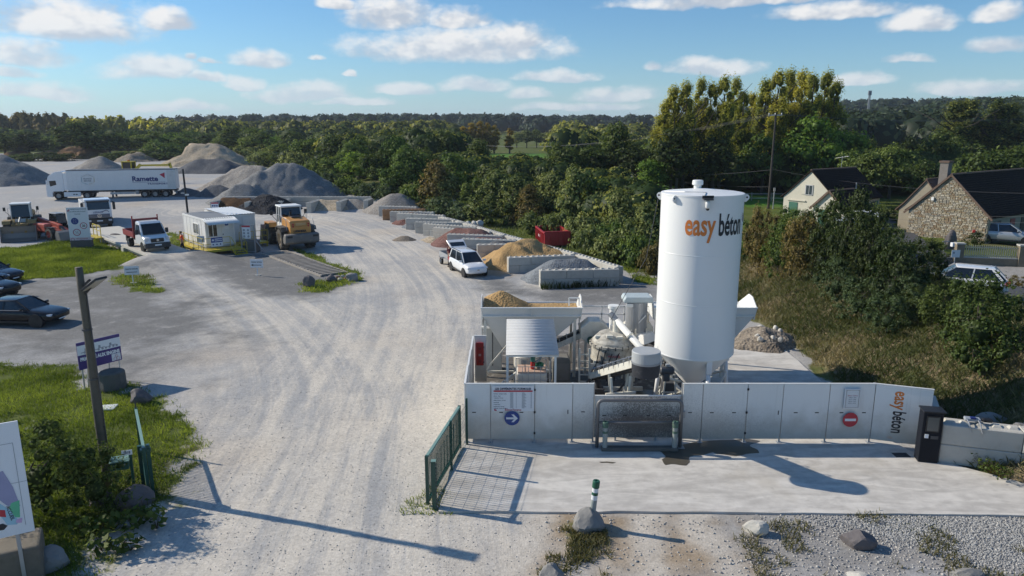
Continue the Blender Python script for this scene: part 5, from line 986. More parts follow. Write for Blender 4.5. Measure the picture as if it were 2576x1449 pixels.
def bayfill(label, i, h, mat, t0=.35, t1=.85, seed=0, rough=.2, slope=.62):     # heap lying between divider i and i+1
    a0, b0 = G(*bays[i][0]), G(bays[i][1][0], bays[i][1][1], 1.2); a1, b1 = G(*bays[i + 1][0]), G(bays[i + 1][1][0], bays[i + 1][1][1], 1.2)
    m0, m1 = (a0 + a1) / 2, (b0 + b1) / 2; p, q = m0.lerp(m1, t0), m0.lerp(m1, t1); return pile(label, [(p.x, p.y, q.x, q.y, h)], mat, slope, .16, rough, seed)
bayfill('blue grey gravel heap spilling from the nearest bay', 0, 1.45, PL_BLUEG, .42, .85, 1); bayfill('large heap of golden sand beside the white car', 1, 2.0, PL_SAND, .42, .8, 2, .45); bayfill('dark grey gravel cone behind the car trailer', 2, 1.35, PL_DGREY, .5, .62, 3, .12)
bayfill('low red gravel heap behind the dark cone', 3, 1.2, PL_RED, .45, .8, 4); bayfill('broad red gravel heap spilling past its bay wall', 4, 1.6, PL_RED, .3, .7, 5); bayfill('cream sand remains in the bay of white boulders', 5, .55, PL_BEIGE, .25, .7, 6)
bayfill('grey chippings in the bay before the empty ones', 8, 1.0, PL_BLUEG, .3, .8, 7); bayfill('small red gravel cone in the far bays', 9, 1.25, PL_RED, .4, .75, 8); bayfill('rusty ochre gravel heap in the far bays', 10, 1.1, PL_DIRT, .4, .8, 9); bayfill('mixed pale stone heap in the farthest bay', 11, 1.1, PL_GREY, .4, .8, 10)
a = G(1175, 575, .2); 
for k in range(7): boulder('white limestone boulder in the bay, ' + ['leftmost', 'second from left', 'largest in the middle', 'behind the largest', 'right of the largest', 'second from right', 'rightmost'][k], (G(1122 + k * 14, 590 - 2.2 * k, 0).x, G(1122 + k * 14, 590 - 2.2 * k, 0).y + (.5 if k == 3 else 0), .25), (1.0 + .3 * (k == 2), .8, .75 + .2 * (k == 2)), ROCKP, 80 + k, k, sub=2)
pile('small brown spoil heap on the roadway', [(*at(1010, 604), at(1010, 604)[0] + .5, at(1010, 604)[1], .45)], PL_DIRT, .5, .15, .1, 11); pile('low yellow sand smear by the bay walls', [(*at(1082, 604), at(1090, 608)[0], at(1090, 608)[1], .35)], PL_BEIGE, .4, .15, .1, 12)
p = G(985, 530); pile('pale smooth sand cone at the corner of the bays', [(p.x, p.y + .3, p.x + 1.0, p.y + .6, 2.1)], PL_TAUPE, .6, .2, .08, 13)
p = G(890, 527); pile('low pale heap in the corner bay', [(p.x, p.y + 2, p.x - 1, p.y + 2, 1.0)], PL_TAUPE, .5, .2, .1, 14); p = G(815, 530); pile('uneven pale crushed heap in the rear bay', [(p.x - .7, p.y + 2, p.x + 1.2, p.y + 1.8, 1.05)], PL_BEIGE, .55, .2, .2, 15)
p = G(578, 531); pile('dark brown mulch heap in the rear bay', [(p.x - 1.2, p.y + 2.2, p.x + 1.6, p.y + 2.2, 1.35)], PL_MULCH, .75, .2, .25, 16); p = G(662, 533); pile('black rock heap spilling from the rear bay', [(p.x - .8, p.y + 1.7, p.x + .7, p.y + 1.5, 1.9)], PL_COAL, .62, .18, .35, 17, name='rock_heap')
yb2 = yb_ + 1
P1 = AT(698, 412, 101); P2 = AT(655, 432, 99); P4 = AT(598, 460, 95); P5 = AT(738, 416, 102); P0 = lambda p, h=0: ztf(p.x, p.y)
pile('great grey crushed stone heap with eroded pale flank', [(P1.x, P1.y, P5.x, P5.y, P1.z - ztf(P1.x, P1.y) + .2), (P1.x, P1.y, P2.x, P2.y, P2.z - 1.0), (P2.x, P2.y, AT(640, 462, 96).x, 96, AT(640, 462, 96).z - 1.1)], PL_GREY, .62, .3, .2, 20, gully=.35)
pile('pale grey heap behind the great heap', [(AT(605, 417, 112).x, 112, AT(655, 411, 111).x, 111, AT(605, 416, 112).z - 1.3), (AT(560, 440, 110).x, 110, AT(600, 420, 112).x, 112, AT(575, 440, 110).z - 1.3)], PL_TAUPE, .6, .35, .25, 21, gully=.35); pile('small pointed grey heap before the great heap', [(P4.x, 95, P4.x + 1.0, 95.5, P4.z - 1.1)], PL_GREY, .6, .3, .3, 22)
pile('small dark heap right of the trailer end', [(AT(535, 468, 101).x, 101, AT(560, 470, 101).x, 101, AT(540, 466, 101).z - 1.2)], PL_DGREY, .6, .3, .3, 23); pile('dark spoil heap beside the trailer wheels', [(AT(468, 474, 101).x, 101, AT(478, 476, 101).x, 101, AT(468, 474, 101).z - 1.2)], PL_DGREY, .6, .3, .3, 24)
def cutface(X, Y, Hh): x0 = AT(472, 390, 178).x; return np.where(X < x0, np.minimum(Hh, 2.2 - (x0 - X) * .6), Hh)
pile('tall beige heap with a steep dug face', [(AT(480, 365, 178).x, 178, AT(548, 367, 178).x, 178, AT(500, 365, 178).z - 1.4 + .5)], PL_BEIGE, .6, .6, .6, 25, clip=cutface); pile('beige skirt of the dug heap', [(AT(452, 395, 174).x, 174, AT(468, 390, 175).x, 175, AT(455, 390, 174).z - 1.4)], PL_BEIGE, .5, .6, .4, 26)
pile('dark grey gravel heap at the foot of the beige heap', [(AT(500, 401, 150).x, 150, AT(560, 403, 150).x, 150, AT(520, 400, 150).z - 1.3)], PL_DGREY, .5, .5, .4, 27); pile('large grey gravel cone at the left frame edge', [(AT(5, 392, 121).x, 121, AT(-30, 392, 121).x, 121, AT(0, 388, 121).z - 1.3)], PL_GREY, .6, .5, .3, 28)
pile('grey cone of chippings rising behind the trailer', [(AT(245, 398, 160).x, 160, AT(253, 398, 160).x, 160, AT(247, 394, 160).z - 1.2)], PL_TAUPE, .6, .4, .3, 29)
for i, (u0, u1, v, y, l) in enumerate(((345, 390, 388, 205, 'brown earth mound right of the grey cone'), (330, 352, 395, 195, 'orange brown earth mound with an angular top'), (180, 215, 378, 225, 'dark purple brown earth mound far left'), (225, 240, 380, 215, 'orange earth mound beside the dark one'), (30, 60, 402, 215, 'low dark earth mound at the far left'), (110, 140, 400, 215, 'second low earth mound at the far left'), (150, 180, 402, 212, 'third low earth mound at the far left'))):
    p, q = AT(u0, v, y), AT(u1, v, y + 2); pile(l, [(p.x, p.y, q.x, q.y, max(2.0, p.z - .2))], PL_EARTH if i != 1 else PL_DIRT, .5, .6, .9, 40 + i, name='earth_mound', cat='mound')
p = G(1935, 880); pile('rubble and mud heap at the foot of the bank', [(12.5, 34.8, 13.1, 35.8, .75)], PL_DIRT, .5, .12, .35, 51, name='rubble_heap')
for k in range(9): a = k * .7; boulder('pale broken concrete lump on the rubble heap, ' + ['topmost', 'at the left', 'below the top', 'at the right', 'flat one', 'tilted one', 'smallest', 'farthest', 'nearest'][k], (12.6 + .75 * math.sin(a * 2.3) + .4, 35.3 + 1.1 * math.cos(a * 1.7), .38), (.45 - .03 * k, .3, .25), ROCKP, 100 + k, k, name='rubble_lump', sub=2)
# ================================================================ weighbridge
ang = math.atan2(DD.y, DD.x); LW = (DECK_B - DECK_A).length; t = T('weighbridge', 'raised pale concrete weighbridge deck under the white van', 'weighbridge', (DECK_A.x, DECK_A.y, 0), ang); hw = 1.65
for k in range(3): MB().bx(LW * k / 3 + .02, LW * (k + 1) / 3 - .02, -hw, hw, DECK_Z - .22, DECK_Z).ob('deck_slab', M('deck_concrete', (.52, .49, .43), .85, var=.15, dirt=.25, dcol=(.35, .31, .26)), t, bev=.02)
for k in range(4): MB().bx(LW * k / 3 - .35 + (.35 if k == 0 else 0) - (.35 if k == 3 else 0), LW * k / 3 + .35 + (.35 if k == 0 else 0) - (.35 if k == 3 else 0), -hw - .1, hw + .1, -.3, DECK_Z - .22).ob('pier', CONC, t)
for y in (-hw + .3, hw - .3): MB().bx(0, LW, y - .12, y + .12, .2, DECK_Z - .22).ob('girder', GREYS, t)
MB().bx(LW, LW + .35, -hw - .2, hw + .2, -.3, DECK_Z - .004).ob('end_sill', CONC, t, bev=.02)
s = T('yellow_guard_rail', 'yellow guard rail at the far end of the weighbridge', 'railing', (*gp(238, 606)[:2], .0), ang)
for x in (0, 1.3, 2.6): MB().bx(x - .03, x + .03, -.03, .03, 0, 1.7).ob('post', YELLOW, s)
for z in (1.2, 1.67): MB().bx(0, 2.6, -.025, .025, z - .025, z + .025).ob('rail', YELLOW, s)
MB().bx(0, 2.6, -.4, .4, .55, .62).ob('platform', YELLOW, s)
# timber track
a, b = G(690, 636), G(842, 692); d = (b - a); L = d.length; t = T('timber_track', 'row of grey timber sleepers laid beside the grass strip', 'sleepers', a, math.atan2(d.y, d.x)); n = 22
for y in (-1.05, 1.05): MB().bx(0, L, y - .06, y + .06, 0, .12).ob('rail_timber', SLEEP, t)
sm_ = MB().bx(-.13, .13, -.95, .95, 0, .13).mesh('sleeper')
for k in range(n): link('sleeper', sm_, SLEEP, t, (L * (k + .5) / n, random.uniform(-.05, .05), .01), random.uniform(-.03, .03))
# ================================================================ vehicles (x forward, y left)
TYRE = M('tyre', (.022, .022, .024), .85, var=.3, dirt=.25, dcol=(.16, .14, .11)); RIM = M('rim', (.32, .33, .34), .4, .6, var=.1); DTYRE = M('dusty_tyre', (.05, .047, .043), .9, var=.3, dirt=.55, dcol=(.26, .23, .185))
WM = {}
def wheel(par, x, y, r, w, rim=RIM, tread=0, z=None, spokes=0):
    k = (r, w, tread, spokes, rim.name)
    if k not in WM:
        s = MB(); s.lathe([(r * .58, -w / 2), (r * .93, -w / 2), (r, -w * .36), (r, w * .36), (r * .93, w / 2), (r * .58, w / 2)], (0, 0, 0), 'y', 28, cap=False)
        if tread:
            for i in range(18):
                a = 2 * math.pi * i / 18
                for sg in (-1, 1):
                    m = Matrix.Rotation(a + sg * .06, 4, 'Y'); s.bx(r * .97, r * 1.045, min(0, sg * w * .5), max(0, sg * w * .5), -r * .055, r * .055, m)
        q = MB(); q.lathe([(r * .05, w * .26), (r * .2, w * .28), (r * .25, w * .12), (r * .52, w * .14), (r * .6, w * .46), (r * .6, -w * .46), (r * .52, -w * .14), (r * .25, -w * .12), (r * .2, -w * .28), (r * .05, -w * .26)], ax='y', n=24)
        if spokes:
            for i in range(spokes):
                a = 2 * math.pi * i / spokes; m = Matrix.Rotation(a, 4, 'Y')
                for sg in (-1, 1): q.bx(.03, r * .57, sg * w * .40 - .012, sg * w * .40 + .012, -r * .05, r * .05, m)
        WM[k] = (s.mesh('tyre'), q.mesh('rim'))
    a, b = WM[k]; o = link('wheel', a, DTYRE if tread else TYRE, par, (x, y, r if z is None else z), smooth=False); link('rim', b, rim, o, smooth=False); return o
def car(name, label, loc, rz, paint, L, Wd, st, gh, wb, r, tail=False, extra=None, arch=BLACK):
    """st: stations (x, z bottom, z top, half width); gh: greenhouse (windscreen foot x, roof front x, roof rear x, rear glass foot x, belt z, roof z)"""
    t = T(name, label, 'car', loc, rz); rings = []
    for x, zb, zt_, hw in st: h = zt_ - zb; rings.append([(x, -hw * .84, zb), (x, -hw * .97, zb + .16 * h), (x, -hw, zb + .45 * h), (x, -hw * .975, zb + .8 * h), (x, -hw * .88, zt_ - .02), (x, -hw * .5, zt_ + .015), (x, hw * .5, zt_ + .015), (x, hw * .88, zt_ - .02), (x, hw * .975, zb + .8 * h), (x, hw, zb + .45 * h), (x, hw * .97, zb + .16 * h), (x, hw * .84, zb)])
    MB().loft(rings).ob('body', paint, t, sub=2)
    a, b, c, d, zb, zr = gh; hb, hr = Wd / 2 * .9, Wd / 2 * .70; bl = [(a, hb * .93), (a - .35, hb), (d + .25, hb), (d, hb * .86)]; tp = [(b, hr * .93), (b - .25, hr), (c + .2, hr), (c, hr * .9)]
    R0 = [(x, y, zb - .06) for x, y in bl] + [(x, -y, zb - .06) for x, y in bl[::-1]]; R1 = [(x, y, zr - .045) for x, y in tp] + [(x, -y, zr - .045) for x, y in tp[::-1]]
    MB().loft([R0, R1]).ob('windows', GLASS, t, bev=.02)
    R2 = [(x * 1.0, y * 1.03, zr - .06) for x, y in tp] + [(x, -y * 1.03, zr - .06) for x, y in tp[::-1]]; R3 = [((b + c) / 2 + (x - (b + c) / 2) * .93, y * .9, zr) for x, y in tp] + [((b + c) / 2 + (x - (b + c) / 2) * .93, -y * .9, zr) for x, y in tp[::-1]]
    MB().loft([R2, R3]).ob('roof', paint, t, bev=.02, smooth=True)
    for sg in (-1, 1):
        def edge(q0, q1, w): MB().bar((q0[0], sg * (q0[1] + .004), zb - .05), (q1[0], sg * (q1[1] + .006), zr - .04), w, .03, up=(0, 1, 0)).ob('pillar', paint, t)
        edge(bl[0], tp[0], .07); edge(bl[2], tp[2], .11); edge(bl[3], tp[3], .09); m0 = ((bl[1][0] + bl[2][0]) / 2 + .1, hb); m1 = ((tp[1][0] + tp[2][0]) / 2 + .1, hr); edge(m0, m1, .06)
        mx_ = a - .28; MB().box((mx_, sg * (Wd / 2 + .06), zb + .06), (.13, .2, .13)).ob('mirror', paint, t, bev=.03)
        for xx in (m0[0] + .12, m0[0] - .75): MB().box((xx, sg * (Wd / 2 - .015), zb - .16), (.16, .03, .03)).ob('door_handle', paint, t)
        MB().bar((st[1][0] + .6, sg * (Wd / 2 - .02), st[2][1] + .05), (st[-2][0] - .6, sg * (Wd / 2 - .02), st[2][1] + .05), .04, .1).ob('sill', BLACK, t)
    fx_, rx = st[-1][0], st[0][0]; zf = st[-2][2]; hwf = st[-1][3]
    for sg in (-1, 1):
        MB().box((st[-2][0] - .08, sg * (Wd / 2 - .24), zf - .13), (.34, .26, .12)).ob('headlight', LAMP, t, bev=.04)
        MB().box((rx + .12, sg * (Wd / 2 - .13), st[1][2] - .2), (.22, .2, .24)).ob('tail_light', RED, t, bev=.03)
        for x in (wb / 2, -wb / 2):
            MB().lathe([(r * 1.16, -.12), (r * 1.16, .12)], (x, sg * (Wd / 2 - .105), r), 'y', 24).ob('wheel_arch', arch, t); wheel(t, x, sg * (Wd / 2 - .1), r, .21, RIM, spokes=5)
    MB().box((fx_ - .17, 0, zf - .26), (.2, Wd * .5, .13)).ob('grille', BLACK, t, bev=.02); MB().box((fx_ - .2, 0, st[-1][1] + .08), (.2, Wd * .6, .12)).ob('lower_grille', BLACK, t, bev=.02); MB().box((fx_ - .085, 0, zf - .4), (.05, .48, .1)).ob('number_plate', SIGNW, t)
    return t
def sedan(label, loc, rz, paint, suv=0):
    h = .12 * suv; return car('parked_car', label, loc, rz, paint, 4.8, 1.86, [(-2.4, .42, .78, .74), (-2.25, .3, .96 + h, .86), (-1.4, .24, 1.0 + h, .92), (0, .22, .97 + h, .93), (.9, .22, .95 + h, .93), (1.6, .24, .88 + h, .91), (2.15, .28, .78 + h, .84), (2.38, .4, .64 + h, .66)], (1.05, .25, -1.2 - .5 * suv, -2.05 - .2 * suv, .97 + h, 1.45 + h * 1.6), 2.85, .345)
p = G(96, 824); w_ = R(-4); tt = sedan('black saloon parked nearest, front half in view at the left edge', (p.x - 1.42, p.y + .98, 0), w_, CARK); MB().bar((-1.9, -.865, .93), (.75, -.865, .93), .012, .03).ob('chrome_trim', CHROME, tt)
p = G(45, 712); sedan('dark blue car farthest of those parked at the left edge', (p.x - 2.4, p.y + .6, 0), R(-12), CARB); p = G(14, 722); sedan('dark car between the farthest one and the hatchback', (p.x - 2.5, p.y + .3, 0), R(-6), CARB); p = G(33, 752); sedan('black hatchback nose behind the nearest saloon', (p.x - 2.45, p.y + .7, 0), R(-8), CARK, 1)
# white people carrier with tailgate up
f, b_ = G(1167, 697), G(1137, 680); d = (f - b_).normalized(); nrm = Vector((-d.y, d.x, 0)); c = (f + b_) / 2 + nrm * .8; DZ = math.atan2(d.y, d.x)
lod = car('people_carrier', 'white people carrier with its tailgate raised by the sand bay', (c.x, c.y, 0), DZ, CARW, 4.5, 1.76, [(-2.2, .42, .85, .78), (-2.1, .3, 1.0, .85), (-1.4, .24, 1.06, .88), (0, .22, 1.05, .88), (.85, .22, 1.03, .88), (1.55, .24, .99, .86), (2.08, .28, .86, .78), (2.26, .4, .72, .62)], (1.3, .35, -1.95, -2.15, 1.05, 1.66), 2.81, .32)
for sg in (-1, 1): MB().bar((.1, sg * .62, 1.69), (-1.8, sg * .62, 1.69), .03, .04).ob('roof_bar', BLACK, lod)
MB().box((2.27, 0, .62), (.05, .12, .09)).ob('badge', CHROME, lod); tg = MB().hexa([(-2.0, -.66, 1.6), (-2.0, .66, 1.6), (-2.0, .66, 1.66), (-2.0, -.66, 1.66)], [(-2.95, -.72, 2.02), (-2.95, .72, 2.02), (-2.95, .7, 2.1), (-2.95, -.7, 2.1)]).ob('tailgate', CARW, lod, bev=.04); MB().hexa([(-2.12, -.55, 1.63), (-2.12, .55, 1.63), (-2.12, .55, 1.735), (-2.12, -.55, 1.735)], [(-2.6, -.58, 1.84), (-2.6, .58, 1.84), (-2.6, .58, 1.955), (-2.6, -.58, 1.955)]).ob('rear_window', GLASS, tg)
# its trailer
p = c - d * 4.05; tr = T('car_trailer', 'small galvanised box trailer hitched behind the white car', 'trailer', (p.x, p.y, 0), DZ); s = MB()
for a in ((-1.1, 1.1, -.62, -.58), (-1.1, 1.1, .58, .62)): MB().bx(a[0], a[1], a[2], a[3], .55, .92).ob('side_board', GALV, tr)
MB().bx(-1.12, -1.08, -.62, .62, .55, .92).ob('tail_board', GALV, tr); MB().bx(1.08, 1.12, -.62, .62, .55, .92).ob('front_board', GALV, tr); MB().bx(-1.1, 1.1, -.6, .6, .5, .55).ob('floor', GREYS, tr); MB().bar((1.1, 0, .48), (2.0, 0, .46), .07, .07).ob('drawbar', GALV, tr)
for sg in (-1, 1): wheel(tr, -.1, sg * .74, .28, .17); MB().prism([(-.46, .5), (-.4, .62), (.2, .62), (.26, .5), (.22, .5), (.18, .585), (-.38, .585), (-.42, .5)], sg * .74 - .11, sg * .74 + .11).ob('mudguard', GALV, tr)
# ---------------------------------------------------------------- articulated lorry
f, b_ = G(143, 504), G(424, 495); d = (f - b_).normalized(); L0 = 15.9; mid = (f + b_) / 2; t = T('articulated_lorry', 'white articulated lorry with a Ramette Transport trailer', 'lorry', (mid.x - d.x * .6, mid.y - d.y * .6 + 1.2, mid.z), math.atan2(d.y, d.x)); k = (f - b_).length / 13.6; t.scale = (k, k, k)
TW = 1.25; tr0, tr1 = -7.0, 6.2; MB().bx(tr0, tr1, -TW, TW, 1.12, 3.72).ob('trailer_box', M('trailer_white', (.74, .74, .73), .4, var=.04, sc=1, dirt=.15, dcol=(.5, .47, .42)), t, bev=.04); MB().bx(tr0, tr1, -TW * .98, TW * .98, 3.74, 3.8).ob('roof_sheet', DARKS, t)
for i in range(26): x = tr0 + .5 + i * .5; MB().bx(x - .012, x + .012, TW, TW + .012, 1.2, 3.66).ob('panel_rib', M('trailer_white'), t)
MB().bx(tr0 - .03, tr0 + 1.0, TW + .013, TW + .03, 1.3, 3.6).ob('side_door', M('faded_door', (.6, .6, .58), .5, dirt=.2), t); MB().bx(tr0, tr1, -.45, .45, .85, 1.1).ob('chassis', DARKS, t)
fr = frame((3.65, 0, 0), (1, 0, 0), (0, 0, 1)); ft = lambda x, z: frame((x, TW + .03, z), (-1, 0, 0), (0, 0, 1))
text('Ramette', INKNAVY, t, ft(-1.65, 2.25), .92, 1.02, .03); MB().bx(-5.75, -1.68, TW + .028, TW + .034, 2.08, 2.11).ob('underline', INKNAVY, t); text('TRANSPORT', INKNAVY, t, ft(-3.5, 1.78), .27, 1.5, .008, sp=1.15); MB().prism([(-5.1, 3.1), (-5.75, 3.35), (-5.72, 2.6)], TW + .028, TW + .036).ob('red_flag', INKRED, t)
s = MB(); H6 = [(2.9, 2.9), (3.65, 3.25), (4.4, 2.9), (4.4, 2.2), (3.65, 1.9), (2.9, 2.2)]
for i, m_ in enumerate((INKGREY, INKGREY, M('print_teal', (.1, .4, .5), .5), M('print_teal'), M('print_ochre', (.6, .42, .15), .5), M('print_ochre'))): a, b2 = H6[i], H6[(i + 1) % 6]; MB().bar((a[0] * .96 + b2[0] * .04, TW + .03, a[1] * .96 + b2[1] * .04), (b2[0] * .9 + a[0] * .1, TW + .03, b2[1] * .9 + a[1] * .1), .01, .09, up=(0, 1, 0)).ob('hexagon_print', m_, t)
text('FRANCE', INKGREY, t, ft(4.2, 2.58), .27, 1.0, .006); text('BENNE', INKGREY, t, ft(4.15, 2.3), .27, 1.05, .006)
for x in (-5.6, -4.3, -3.0):
    for sg in (-1, 1): wheel(t, x, sg * 1.0, .5, .38, RIM)
for x in (7.4, 4.0):
    for sg in (-1, 1): wheel(t, x, sg * 1.0, .5, .36 if x > 5 else .5, RIM)
MB().bx(-1.8, 1.2, TW - .12, TW - .08, .55, .85).bx(-1.8, 1.2, -TW + .08, -TW + .12, .55, .85).ob('side_guard', GALV, t); MB().bx(-2.3, -1.85, -1.1, 1.1, .5, 1.0).ob('stowage_box', GREYS, t); MB().bx(.9, 1.1, .7, .9, .1, 1.0).bx(.9, 1.1, -.9, -.7, .1, 1.0).ob('landing_leg', DARKS, t); MB().bx(tr0, tr0 + .12, -1.2, 1.2, .5, .75).bx(tr0 + .1, tr0 + .5, -.1, .1, .6, 1.1).ob('rear_bumper', GREYS, t)
cab = MB().prism([(8.55, .35), (8.75, .5), (8.72, 1.6), (8.6, 2.35), (8.35, 3.05), (7.6, 3.55), (6.75, 3.7), (6.6, 3.6), (6.6, 1.15), (6.9, 1.0), (8.0, .95), (8.05, .35)], -1.24, 1.24).ob('cab', CARW, t, bev=.06)
for sg in (-1, 1): MB().prism([(8.2, 1.75), (8.25, 2.45), (7.5, 2.5), (7.45, 1.95)], sg * 1.245 - .012, sg * 1.245 + .012).ob('side_window', GLASS, cab); MB().bx(6.1, 6.6, sg * 1.15 - .06, sg * 1.15 + .06, 1.2, 3.4).ob('wind_deflector', CARW, cab, bev=.02); MB().bx(4.7, 6.7, sg * 1.2 - .06, sg * 1.2 + .06, .35, .98).ob('side_skirt', CARW, cab, bev=.03); MB().box((8.5, sg * 1.42, 2.25), (.14, .2, .6)).ob('mirror', CARW, cab, bev=.03); MB().bx(6.9, 7.9, sg * 1.245 - .02, sg * 1.245 + .02, .98, 1.08).ob('wheel_arch', BLACK, cab)
MB().hexa([(8.72, -1.1, 1.75), (8.72, 1.1, 1.75), (8.55, 1.1, 2.6), (8.55, -1.1, 2.6)], [(8.745, -1.1, 1.75), (8.745, 1.1, 1.75), (8.575, 1.1, 2.6), (8.575, -1.1, 2.6)]).ob('windscreen', GLASS, cab); MB().hexa([(8.5, -1.15, 2.72), (8.5, 1.15, 2.72), (8.42, 1.15, 2.9), (8.42, -1.15, 2.9)], [(8.85, -1.15, 2.62), (8.85, 1.15, 2.62), (8.85, 1.15, 2.66), (8.85, -1.15, 2.66)]).ob('sun_visor', DARKS, cab)
MB().bx(8.7, 8.78, -.9, .9, .5, 1.5).ob('grille', M('grille_grey', (.5, .5, .5), .5), cab); MB().bx(3.0, 6.5, -.4, .4, .7, 1.05).ob('tractor_frame', DARKS, t)
for x in (5.2, 5.5): MB().bx(x - .1, x + .1, 1.262, 1.275, .6, .72).ob('step_slot', BLACK, t)
# ---------------------------------------------------------------- tipper lorry facing us
p = G(252, 576); t = T('tipper_lorry', 'white and black tipper lorry facing the camera at the weighbridge', 'lorry', (p.x - 1.6, p.y + 2.6, 0), math.atan2(-.82, .57)); BW = 1.23
MB().prism([(1.6, .95), (1.75, .9), (2.02, 1.15), (2.0, 1.9), (1.85, 2.75), (1.7, 3.05), (.3, 3.12), (.15, 2.95), (.15, .95)], -BW, BW).ob('cab', CARW, t, bev=.07)
MB().hexa([(1.99, -1.08, 1.98), (1.99, 1.08, 1.98), (1.83, 1.02, 2.85), (1.83, -1.02, 2.85)], [(2.03, -1.08, 1.98), (2.03, 1.08, 1.98), (1.87, 1.02, 2.85), (1.87, -1.02, 2.85)]).ob('windscreen', GLASS, t); MB().bx(1.78, 2.1, -1.1, 1.1, 2.8, 2.95).ob('sun_visor', DARKS, t, bev=.04); MB().bx(1.9, 2.08, -1.0, 1.0, 1.15, 1.5).ob('grille', M('grille_navy', (.02, .03, .09), .4), t, bev=.03)
for z in (1.22, 1.32, 1.42): MB().bx(2.08, 2.1, -.95, .95, z - .02, z + .02).ob('grille_bar', GREYS, t)
s = MB(); s.lathe([(.19, 2.085), (.19, 2.12), (.155, 2.12), (.155, 2.085)], (0, 0, 1.33), 'x', 24, cap=False)
for k_ in range(3): a = R(90 + 120 * k_); s.bar((2.11, 0, 1.33), (2.11, .17 * math.cos(a), 1.33 + .17 * math.sin(a)), .02, .03)
s.ob('badge', CHROME, t); text('LEFAUX', INKNAVY, t, frame((2.05, -.55, 1.62), (0, 1, 0), (0, 0, 1)), .26, 1.0, .004); MB().bx(1.5, 2.12, -BW - .02, BW + .02, .4, 1.08).ob('bumper', BLACK, t, bev=.08); MB().bx(2.12, 2.14, -.28, .28, .72, .85).ob('number_plate', SIGNW, t); MB().path([(2.04, .3, 1.72), (2.05, .7, 1.9), (2.05, .95, 1.7)], .03, 6).ob('crane_print', INKNAVY, t)
for sg in (-1, 1):
    MB().box((2.1, sg * .98, .82), (.1, .34, .2)).ob('headlight', LAMP, t, bev=.03); MB().bx(1.75, 1.95, sg * 1.5 - .13, sg * 1.5 + .13, 1.9, 2.75).ob('mirror', BLACK, t, bev=.05); MB().path([(1.8, sg * 1.2, 2.8), (1.85, sg * 1.5, 2.78)], .03, 6).ob('mirror_arm', BLACK, t); MB().bx(.5, 1.5, sg * BW - .02, sg * BW + .02, 1.95, 2.8).ob('side_window', GLASS, t)
    for x in (1.0, -3.2, -4.5): wheel(t, x, sg * 1.0, .52, .38, RIM)
MB().bx(-5.6, -.2, -1.25, 1.25, 1.3, 2.6).ob('tipper_body', M('tipper_grey', (.5, .5, .5), .5, dirt=.3), t, bev=.05); MB().bx(-5.4, .5, -.45, .45, .7, 1.1).ob('chassis', DARKS, t)
# ---------------------------------------------------------------- white van with red tipper bed on the weighbridge
P0v = G(363, 632, DECK_Z); P1v = G(333, 619, DECK_Z); d = (P0v - P1v).normalized(); hd = math.atan2(DD.y, DD.x); nrm = Vector((-DD.y, DD.x, 0)); c = (P0v + P1v) / 2 + nrm * .82; t = T('tipper_van', 'white cab van with a red tipper bed on the weighbridge', 'van', (c.x, c.y, DECK_Z), hd); WB2 = 1.75
hb_, hr_ = .99, .86; prof = [(2.55, .45), (2.62, .75), (2.5, 1.12), (1.95, 1.32), (1.15, 2.2), (.9, 2.34), (.1, 2.36), (.0, 2.2), (.0, .5)]
rings = [[(x, y * (hb_ if z < 1.4 else hr_), z) for x, z in prof] for y in (-1, -.86, .86, 1)]; rings[0] = [(x - (.06 if x > 1 else 0), -(hb_ if z < 1.4 else hr_), z - (.05 if z > 1 else 0)) for x, z in prof]; rings[3] = [(x - (.06 if x > 1 else 0), (hb_ if z < 1.4 else hr_), z - (.05 if z > 1 else 0)) for x, z in prof]
MB().loft(rings).ob('cab', CARW, t, bev=.05)
MB().hexa([(1.93, -.86, 1.38), (1.93, .86, 1.38), (1.2, .76, 2.17), (1.2, -.76, 2.17)], [(1.99, -.86, 1.36), (1.99, .86, 1.36), (1.26, .76, 2.17), (1.26, -.76, 2.17)]).ob('windscreen', GLASS, t)
for sg in (-1, 1):
    MB().hexa([(1.7, sg * .97, 1.38), (.35, sg * .97, 1.38), (.4, sg * .89, 2.1), (1.1, sg * .89, 2.1)], [(1.7, sg * 1.0, 1.38), (.35, sg * 1.0, 1.38), (.4, sg * .92, 2.1), (1.1, sg * .92, 2.1)]).ob('side_window', GLASS, t); MB().bx(1.3, 1.45, sg * 1.18 - .12, sg * 1.18 + .12, 1.35, 1.75).ob('mirror', BLACK, t, bev=.04)
    MB().box((2.46, sg * .8, .98), (.24, .26, .36)).ob('headlight', LAMP, t, bev=.04); 
    for x in (WB2, -WB2): MB().lathe([(.43, -.1), (.43, .1)], (x, sg * .9, .36), 'y', 22).ob('wheel_arch', BLACK, t) if x > 0 else None; wheel(t, x, sg * .88, .36, .24 if x > 0 else .4)
MB().bx(2.45, 2.66, -.5, .5, .78, 1.08).ob('grille', BLACK, t, bev=.03); MB().bx(2.2, 2.72, -1.0, 1.0, .3, .72).ob('bumper', M('bumper_grey', (.045, .047, .05), .6), t, bev=.07); MB().bx(2.73, 2.745, -.26, .26, .5, .61).ob('number_plate', SIGNW, t); MB().lathe([(.1, 2.66), (.1, 2.69)], (0, 0, .95), 'x', 18).ob('badge', CHROME, t); MB().bx(-3.0, 0, -.4, .4, .45, .7).ob('chassis', DARKS, t)
for y in (-1.03, 1.03): MB().bx(-3.1, -.2, y - .03, y + .03, .95, 1.4).ob('bed_side', DKRED, t)
MB().bx(-3.13, -3.07, -1.0, 1.0, .95, 1.4).ob('tail_gate', DKRED, t); MB().bx(-3.1, -.2, -1.0, 1.0, .88, .95).ob('bed_floor', DKRED, t); MB().bx(-.22, -.14, -1.02, 1.02, .9, 2.5).ob('headboard', DKRED, t)
